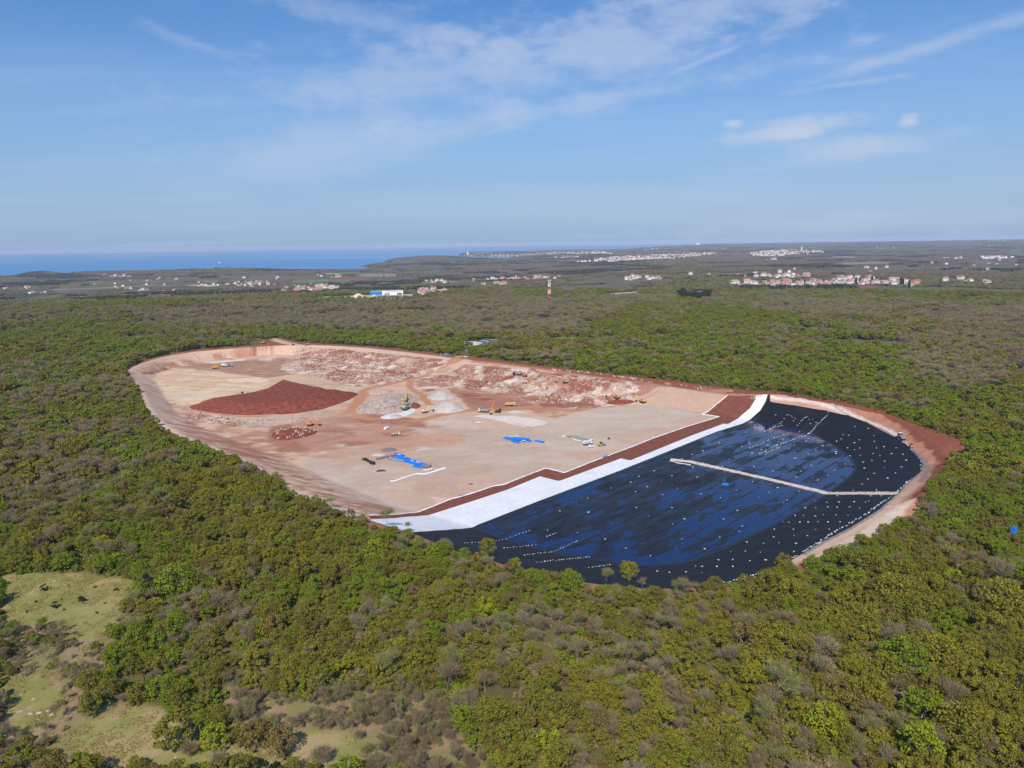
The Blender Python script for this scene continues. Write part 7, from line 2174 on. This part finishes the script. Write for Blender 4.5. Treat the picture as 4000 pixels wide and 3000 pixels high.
flp = np.vstack([toe_liner, Pxy([(2110, 1962), (2300, 1890), (2600, 1773), (2800, 1692)])])
cA, sA = math.cos(-LROT), math.sin(-LROT)
c0 = flp.mean(0)
for i in np.arange(-150, 150, 11.5):
    for j in np.arange(-120, 120, 12.4):
        a = i + random.gauss(0, 2.2); b = j + random.gauss(0, .8)
        x = c0[0] + a * cA - b * sA; y = c0[1] + a * sA + b * cA
        if sdf(flp, np.array([x]), np.array([y]))[0] > 3 and random.random() < .62:
            u, v = proj(x, y, FLOOR); bags.append((float(u), float(v), 'floor'))
BL = {**{'front%d' % k: ('white sandbag in the ' + t_ + ' string over the near left part of the liner', 'sandbags strung over the near left part') for k, t_ in enumerate(['uppermost', 'second short', 'long middle', 'lowest long', 'yellowish short', 'small upper'])}, 'string': ('white sandbag in a string over the far corner of the liner', 'sandbags strung over the far corner'), 'front': ('white sandbag in a string over the near left part of the liner', 'sandbags strung over the near left part'),
      'rim': ('white sandbag in the crowded line along the right rim of the liner', 'sandbags along the right rim'), 'yrim': ('yellowish sandbag edging the rim of the liner', 'yellowish sandbags at the rim'),
      'slope': ('white sandbag in the wide spaced rows on the lower right slope', 'sandbags on the lower right slope'), 'upper': ('white sandbag on the black slope right of the pool', 'sandbags on the slope right of the pool'),
      'floor': ('white sandbag scattered over the wet floor of the liner', 'sandbags on the wet floor')}
bp = P([(u, v) for u, v, _ in bags])
bd_ = np.hypot(bp[:, 0], bp[:, 1]); order = np.argsort(bd_)
lz = gridZ(bp[:, 0], bp[:, 1])
import mathutils
lme = liner.data; lv_ = np.empty(len(lme.vertices) * 3, np.float32); lme.vertices.foreach_get('co', lv_); lv_ = lv_.reshape(-1, 3)
kd = mathutils.kdtree.KDTree(len(lv_))
for i, q in enumerate(lv_): kd.insert((q[0], q[1], 0), i)
kd.balance()
far_pts = []
for rank, i in enumerate(order):
    q = bp[i]; _, ki, _ = kd.find((q[0], q[1], 0)); z = max(float(lv_[ki][2]), FLOOR + .10 if bags[i][2] == 'floor' else -99) + .02
    if rank < 290:
        key = bags[i][2]
        o = obj('sandbag', BY if key == 'yrim' or random.random() < .04 else BW); o.location = (q[0], q[1], z); o.rotation_euler = (0, 0, random.uniform(0, 3)); s = random.uniform(.45, .85) if bags[i][2].startswith('front') else random.uniform(.5, 1.15); o.scale = (s * random.uniform(.8, 1.3), s, s * 1.2)
        tag(o, BL[key][0], 'sandbag', BL[key][1])
    else: far_pts.append((q[0], q[1], z))
BC = bpy.data.collections.new('bag_sources'); o = bpy.data.objects.new('bag_source.000', BW); BC.objects.link(o)
nb = len(far_pts)
scatter('distant_sandbags', far_pts, np.zeros(nb), np.ones((nb, 3)) * rng.uniform(.85, 1.4, (nb, 1)), np.stack([np.zeros(nb), np.zeros(nb), rng.uniform(0, 3, nb)], -1), 'white sandbags on the farther part of the liner', coll=BC)
# grey ballast on the white sheet, in rows along it
wsp = np.vstack([_wl, _wu])
for j in (-3.2, -8.6, -14.5, -21):
    for i in np.arange(-230, 230, 5.6):
        a = i + random.gauss(0, .5)
        # measured from the lower edge of the sheet
        base = _wl[7] if False else _wl[7]
        x = base[0] + a * cA - (-j) * sA; y = base[1] + a * sA + (-j) * cA
        if sdf(wsp, np.array([x]), np.array([y]))[0] > .6:
            o = obj('ballast_bag', BG); o.location = (x, y, float(gridZ([x], [y])[0]) + .24); o.rotation_euler = (0, 0, random.uniform(0, 3)); tag(o, 'small grey ballast bag lying on the long white sheet', 'sandbag', 'grey ballast bags on the white sheet')
for i in np.linspace(0, 1, 46):
    dwl = np.r_[0, np.cumsum(np.hypot(*np.diff(_wl, axis=0).T))]; t = i * dwl[-1]
    x, y = np.interp(t, dwl, _wl[:, 0]), np.interp(t, dwl, _wl[:, 1])
    o = obj('ballast_bag', BG); o.location = (x, y, float(gridZ([x], [y])[0]) + .26); o.rotation_euler = (0, 0, random.uniform(0, 3)); tag(o, 'grey ballast bag on the seam where white sheet meets black liner', 'sandbag', 'grey ballast bags along the seam')

# ------------------------------------------------------------------ the red and white mast
p = Pfar([(2146, 1176)])[0]; D = math.hypot(p[0], p[1]); hh = 82 * D / FPX
e = thing('lattice_mast', 'red and white lattice mast standing in the middle distance wood', 'mast', tuple(p), .35)
secs = [(0, .19, 'fabric_white'), (.19, .335, 'red_paint'), (.335, .545, 'fabric_white'), (.545, .665, 'red_paint'), (.665, .93, 'fabric_white')]
for a, b, m_ in secs:
    mb = MB(); z0, z1 = a * hh, b * hh; w0, w1 = 2.6 - 1.1 * a, 2.6 - 1.1 * b
    cs4 = [(-1, -1), (1, -1), (1, 1), (-1, 1)]
    for sx_, sy_ in cs4: mb.tube((sx_ * w0, sy_ * w0, z0), (sx_ * w1, sy_ * w1, z1), .34, n=5)
    nb_ = 3
    for k in range(nb_):
        za, zb = z0 + (z1 - z0) * k / nb_, z0 + (z1 - z0) * (k + 1) / nb_; wa = w0 + (w1 - w0) * k / nb_; wb = w0 + (w1 - w0) * (k + 1) / nb_
        for q in range(4):
            (ax, ay), (bx, by) = cs4[q], cs4[(q + 1) % 4]
            mb.tube((ax * wa, ay * wa, za), (bx * wb, by * wb, zb), .19, n=4).tube((bx * wa, by * wa, za), (ax * wb, ay * wb, zb), .19, n=4).tube((ax * wb, ay * wb, zb), (bx * wb, by * wb, zb), .19, n=4)
    mb.build('mast_section', M[m_], e)
MB().box((0, 0, hh * .965), (6.0, 6.0, hh * .06)).build('antenna_drum', M['wall_pink'], e)
for k in range(3):
    a = 2.1 * k; MB().box((math.cos(a) * 2.8, math.sin(a) * 2.8, hh * .88), (.7, .7, hh * .08)).build('antenna_panel', M['fabric_white'], e)
for k in range(2): MB().tube((-1.6 - k, -2.6, hh * (.76 - .06 * k)), (-1.6 - k, -3.0, hh * (.76 - .06 * k)), 1.4, n=12).build('dish', M['fabric_white'], e)

# ------------------------------------------------------------------ works with the blue hall
def Wm(px, dist): return px * dist / FPX


p = Pfar([(1498, 1153)])[0]; D = math.hypot(p[0], p[1]); rz = -math.atan2(p[0], p[1])
e = thing('works_hall', 'long white works hall with dark openings', 'building', (p[0] + 8, p[1], p[2]), rz + .03)
Wl = Wm(79, D); Hh = Wm(16, D)
MB().box((Wm(21, D), 8, Hh / 2), (Wl, 18, Hh)).build('wall', M['wall_white'], e)
MB().box((Wm(21, D), 8, Hh + .25), (Wl + .6, 18.6, .5)).build('roof', M['roof_grey'], e)
for k, (a, w_) in enumerate([(-.33, 3.6), (-.2, 3.6), (.25, 3.0), (.33, 3.2), (.41, 3.2)]): MB().box((Wm(21, D) + a * Wl, -1.05, 2.2), (w_, .1, 4.2)).build('door', M['glass_dark'], e)
for k in range(6): MB().box((Wm(21, D) - .25 * Wl + k * Wl * .12, -1.05, Hh * .74), (Wl * .085, .1, .9)).build('window', M['glass_dark'], e)
e2 = thing('blue_hall', 'bright blue metal hall adjoining the white works hall', 'building', (p[0] + 8, p[1], p[2]), rz + .03)
Wb = Wm(43, D); MB().box((Wm(21, D) - Wl / 2 - Wb / 2 - .2, 9, Hh * .46), (Wb, 17, Hh * .92)).build('wall', M['blue_sheet'], e2)
MB().box((Wm(21, D) - Wl / 2 - Wb / 2 - .2, 9, Hh * .92 + .2), (Wb + .4, 17.4, .5)).build('roof', M['roof_grey'], e2)
for k in range(6): MB().box((Wm(21, D) - Wl / 2 - Wb + (k + .5) * Wb / 6, .45, Hh * .46), (.25, .12, Hh * .9)).build('rib', M['navy'], e2)
for i, (u, v, w_, h, m_, lb) in enumerate([(1400, 1165, 62, 17, 'pale_sand', 'big tan sand heap in front of the blue hall'), (1358, 1167, 30, 9, 'gravel', 'small white heap at the left of the big tan heap'), (1462, 1165, 36, 13, 'pale_sand', 'pale sand heap in front of the white works hall'),
                                        (1578, 1162, 34, 8, 'gravel', 'grey heap right of the white works hall'), (1520, 1166, 70, 6, 'pale_sand', 'low pale heap before the doors of the works hall'), (1300, 1172, 40, 4, 'pale_sand', 'flat sandy heap left of the works heaps')]):
    q = Pfar([(u, v)])[0]; D2 = math.hypot(q[0], q[1]); rx = Wm(w_, D2) / 2; hz = Wm(h, D2) * 1.1; n = 22; vs_ = []; fs_ = []; r_ = np.random.default_rng(i + 40)
    for j in range(6):
        for k in range(n): a = 2 * math.pi * k / n; f_ = 1 - j / 5.3; vs_.append((math.cos(a) * rx * f_ * r_.uniform(.9, 1.1), math.sin(a) * rx * .8 * f_ * r_.uniform(.9, 1.1), hz * (1 - f_ ** 1.6) * r_.uniform(.92, 1.05) - .3 * (j == 0)))
    fs_ = [(j * n + k, j * n + (k + 1) % n, (j + 1) * n + (k + 1) % n, (j + 1) * n + k) for j in range(5) for k in range(n)] + [tuple(range(5 * n, 6 * n))]
    o = MB().poly(vs_, fs_).build('sand_heap', M[m_]); o.location = q; o.data.polygons.foreach_set('use_smooth', [True] * len(o.data.polygons)); tag(o, lb, 'heap')
q = Pfar([(1476, 1138)])[0]; o = MB().tube((0, 0, 0), (0, 0, 15), .5, n=6).box((0, 0, 15.5), (4, 1.2, 2)).build('floodlight_mast', M['teal_board']); o.location = q; tag(o, 'blue grey lamp mast behind the blue hall', 'mast')

# ------------------------------------------------------------------ houses
def house_meshes(L, W_, h, rh, hip=False):
    wl = MB().box((0, 0, h / 2 - .6), (L, W_, h + 1.2))
    if not hip:  # gable walls
        wl.poly([(-L / 2, -W_ / 2, h), (-L / 2, W_ / 2, h), (-L / 2, 0, h + rh * .96), (L / 2, -W_ / 2, h), (L / 2, W_ / 2, h), (L / 2, 0, h + rh * .96)], [(0, 1, 2), (3, 5, 4)])
    o = .5; rf = MB()
    a, b, c = L / 2 + o, W_ / 2 + o, (L / 2 - W_ * .35 if hip else L / 2 + o)
    t = .3
    vs_ = [(-a, -b, h - .1), (a, -b, h - .1), (a, b, h - .1), (-a, b, h - .1), (-c, 0, h + rh), (c, 0, h + rh), (-a, -b, h - .1 - t), (a, -b, h - .1 - t), (a, b, h - .1 - t), (-a, b, h - .1 - t)]
    rf.poly(vs_, [(0, 1, 5, 4), (2, 3, 4, 5), (1, 2, 5), (3, 0, 4), (6, 7, 1, 0), (7, 8, 2, 1), (8, 9, 3, 2), (9, 6, 0, 3)])
    rf.box((L * .22, W_ * .12, h + rh * .9), (.7, .7, 1.5))
    return wl, rf


HV = []
WM_ = ['wall_white', 'wall_white', 'wall_cream', 'wall_white', 'wall_pink', 'wall_white']; RM_ = ['roof_red', 'roof_orange', 'roof_red', 'roof_orange']
for i in range(14):
    L = [11, 14, 9, 12, 17, 10, 13][i % 7]; W_ = [8.5, 9.5, 8, 9, 10, 7.5, 9][i % 7]; h = [6.0, 5.5, 3.4, 6.2, 6.5, 3.2, 5.8][i % 7]
    wl, rf = house_meshes(L, W_, h, W_ * .22, hip=i % 3 == 1)
    win = MB()
    for fl in range(1 if h < 4 else 2):
        for k in range(3): win.box((-L / 3 + k * L / 3, -W_ / 2 - .03, 1.6 + fl * 2.8), (1.2, .1, 1.4)); win.box((-L / 3 + k * L / 3, W_ / 2 + .03, 1.6 + fl * 2.8), (1.2, .1, 1.4))
    HV.append((wl.mesh('wall', M[WM_[i % 6]]), rf.mesh('roof', M[RM_[i % 4]]), win.mesh('window_row', M['glass_dark'])))


def house(p, label, group=None, var=None, s=None, rz=None, name='house'):
    i = int(rng.integers(len(HV))) if var is None else var
    e = empty(name, (p[0], p[1], p[2] - .2), rng.uniform(-.5, .5) + (0 if rng.random() < .6 else 1.57) if rz is None else rz, 1.0)
    s = rng.uniform(.85, 1.15) if s is None else s; e.scale = (s, s, s * 1.15)
    tag(e, label, 'house', group)
    a, b, c = HV[i]
    obj('wall', a, e); obj('roof', b, e); obj('window_row', c, e)
    return e


WN = ['white', 'white', 'cream', 'white', 'pinkish', 'white']
FIX = [(300, 'above the far left fields'), (700, 'above the pale greenhouse roofs'), (1000, 'near the far left village'), (1400, 'behind the blue hall'), (2300, 'right of the red and white mast'), (2750, 'behind the dark thicket'), (3100, 'behind the right village'), (3500, 'behind the cypresses'), (3850, 'near the right edge')]
for hs_, lab, grp in VH:
    for k, p in enumerate(hs_):
        if 'scattered' in grp:
            vi = int(rng.integers(len(HV))); pu_ = float(proj(p[0], p[1], p[2])[0])
            house(p, f"lone {WN[vi % 6]} walled {'low' if vi % 7 in (2, 5) else 'two storey'} house " + min(FIX, key=lambda q: abs(q[0] - pu_))[1], grp, var=vi, s=rng.uniform(.8, 1.2)); continue
        house(p, lab, grp, s=rng.uniform(.8, 1.2))
def village_special(u, v, var, s, rz, label):
    house(Pfar([(u, v)])[0], label, None, var, s, rz)


village_special(1940, 1114, 4, 1.3, .1, 'left half of the large white double house near the mast'); village_special(1965, 1116, 4, 1.35, .1, 'right half of the large white double house near the mast')
village_special(1888, 1116, 1, 1.1, .4, 'white house left of the large white double house'); village_special(1851, 1096, 3, 1.1, 0, 'lone red roofed house left of the middle hamlet')
village_special(3070, 1108, 4, 1.45, .2, 'largest white house with red roof in the left of the right village'); village_special(2916, 1107, 3, 1.4, .0, 'orange walled house at the left end of the right village')
village_special(3855, 1112, 3, 1.2, .3, 'red roofed pair house right of the right village'); village_special(2870, 1111, 1, 1.5, .2, 'long red roofed farm left of the right village')
# white elongated hotels by the shore and greenhouse roofs
for i, (u, v, w_, h, lb) in enumerate([(333, 1081, 18, 5, 'leftmost white hotel block by the shore'), (386, 1077, 20, 5, 'second white hotel block by the shore'), (412, 1077, 30, 6, 'third white hotel block by the shore'), (455, 1077, 26, 5, 'fourth white hotel block by the shore'), (490, 1076, 22, 6, 'rightmost white hotel block by the shore'),
                                       (28, 1131, 34, 8, 'red roofed farmhouse at the far left edge'), (128, 1146, 56, 5, 'long white shed in the left lowland'), (175, 1146, 26, 4, 'small white shed right of the long one'), (700, 1146, 100, 3, 'wide pale greenhouse roof in the left lowland'), (795, 1143, 60, 2.5, 'cream greenhouse roof right of the wide one')]):
    q = Pfar([(u, v)])[0]; D2 = math.hypot(q[0], q[1]); e = thing('long_building', lb, 'building', tuple(q), -math.atan2(q[0], q[1]))
    L, h_ = Wm(w_, D2), Wm(h, D2)
    MB().box((0, 7, h_ * .35), (L, 14, h_ * .75)).build('wall', M['wall_white' if i not in (8, 9) else 'roof_grey'], e)
    MB().prism([(-8, h_ * .72), (8, h_ * .72), (0, h_ * 1.05)], -L / 2 - .5, L / 2 + .5).build('roof', M['roof_orange' if i in (5, 0, 2) else 'roof_grey'], e)
    e.children[-1].rotation_euler = (0, 0, 1.5708); e.children[-1].location = (0, 7, 0)
# small white monuments
for u, v, lb in [(1836, 1228, 'tiny white chapel in the middle wood left of the mast'), (2293, 1205, 'tiny white hut in the wood right of the mast'), (26, 1214, 'tiny white hut at the left edge wood')]:
    house(Pfar([(u, v)])[0], lb, None, 2, .45, .2)
# town houses too many to count: one object of small blocks
V = []; F = []; MI = []
mbx = []
for hs_ in TH:
    for p in hs_:
        L, W_, h = rng.uniform(11, 20), rng.uniform(9, 13), rng.uniform(6, 11); a = rng.uniform(-.4, .4); c_, s_ = math.cos(a), math.sin(a); rh = 2.6
        base = len(V)
        for (x, y, z) in [(-L / 2, -W_ / 2, -2), (L / 2, -W_ / 2, -2), (L / 2, W_ / 2, -2), (-L / 2, W_ / 2, -2), (-L / 2, -W_ / 2, h), (L / 2, -W_ / 2, h), (L / 2, W_ / 2, h), (-L / 2, W_ / 2, h), (-L / 2, 0, h + rh), (-L / 2, 0, h + rh), (L / 2, 0, h + rh), (L / 2, 0, h + rh)]:
            V.append((p[0] + x * c_ - y * s_, p[1] + x * s_ + y * c_, p[2] + z))
        w_ = [0, 0, 0, 1][rng.integers(4)]; r2_ = 2 + int(rng.integers(2)) if rng.random() < .8 else 0
        for f_, m_ in (((0, 1, 5, 4), w_), ((1, 2, 6, 5), w_), ((2, 3, 7, 6), w_), ((3, 0, 4, 7), w_), ((4, 5, 10, 8), r2_), ((6, 7, 8, 10), r2_), ((5, 6, 11, 10), w_), ((7, 4, 8, 9), w_)):
            F.append(tuple(base + i for i in f_)); MI.append(m_)
tag(obj('town_houses', mesh_np('town_houses', V, F, [M['wall_white'], M['wall_cream'], M['roof_red'], M['roof_orange']], midx=MI)), 'pale houses of the distant hill and coast towns', None, kind='stuff')
for u, v, hpx, w_, lb, rf in [(3130, 985, 18, 5, 'church tower above the hill town', True), (1827, 998, 13, 5, 'white tower on the spit of the coast town', False), (2724, 958, 8, 14, 'white block on the horizon at the end of the sea', False)]:
    q = Pfar([(u, v)])[0]; D2 = math.hypot(q[0], q[1]); e = thing('church_tower' if rf else 'tower', lb, 'tower', tuple(q))
    MB().box((0, 0, Wm(hpx, D2) / 2), (Wm(w_, D2), Wm(w_, D2), Wm(hpx, D2))).build('wall', M['wall_cream' if rf else 'wall_white'], e)
    MB().box((0, 0, Wm(hpx, D2) * 1.15), (Wm(w_, D2), Wm(w_, D2), Wm(hpx, D2) * .3), taper=(.05, .05)).build('roof', M['roof_orange' if rf else 'roof_grey'], e)
# cypresses beside the villages
ctm, ccm = two_meshes('cypress', CYP[0], CYP[1], M['bark'], M['leaf_cypress'])
for i, (u, v, s) in enumerate([(3178, 1110, 1.5), (3247, 1101, 1.4), (3342, 1109, 2.3), (3358, 1109, 2.2), (3345, 1112, 1.7), (3520, 1113, 2.6), (3527, 1115, 2.4), (3550, 1124, 2.5), (3516, 1105, 2.0), (3404, 1092, 1.5), (3408, 1093, 1.6), (3440, 1098, 1.4), (3128, 1112, 1.3), (3600, 1098, 1.3),
                               (1360, 1080, 2.2), (1372, 1080, 2.6), (1380, 1080, 2.6), (1500, 1084, 2.2), (1556, 1085, 2.0), (1577, 1083, 2.2), (1590, 1083, 2.2), (1600, 1082, 2.4), (1610, 1083, 2.2), (1633, 1084, 2.2), (1565, 1108, 2.0), (2342, 1150, 1.6)]):
    q = Pfar([(u, v)])[0]; e = empty('cypress_tree', (q[0], q[1], q[2] - .3), rng.uniform(0, 6)); e.scale = (s * .95, s * .95, s * .85); obj('trunk', ctm, e); obj('crown', ccm, e)
    tag(e, 'dark cypress standing among the houses of the right village' if u > 2500 else 'dark cypress in the line beyond the works and its pines', 'tree', 'cypresses of the right village' if u > 2500 else 'cypresses beyond the works')
# small boat on the sea
q = plane([(857, 1027)], SEA_Z)[0]; e = thing('motor_boat', 'small white boat leaving a wake on the open sea', 'boat', (q[0], q[1], SEA_Z), .2, s=2.2)
MB().prism([(-7, .2), (7.5, .9), (9, 2.4), (-7, 2.0)], -2, 2).build('hull', M['white_paint'], e); MB().box((-.5, 0, 3.2), (5, 3, 2.2), taper=(.8, .9)).build('cabin', M['white_paint'], e)
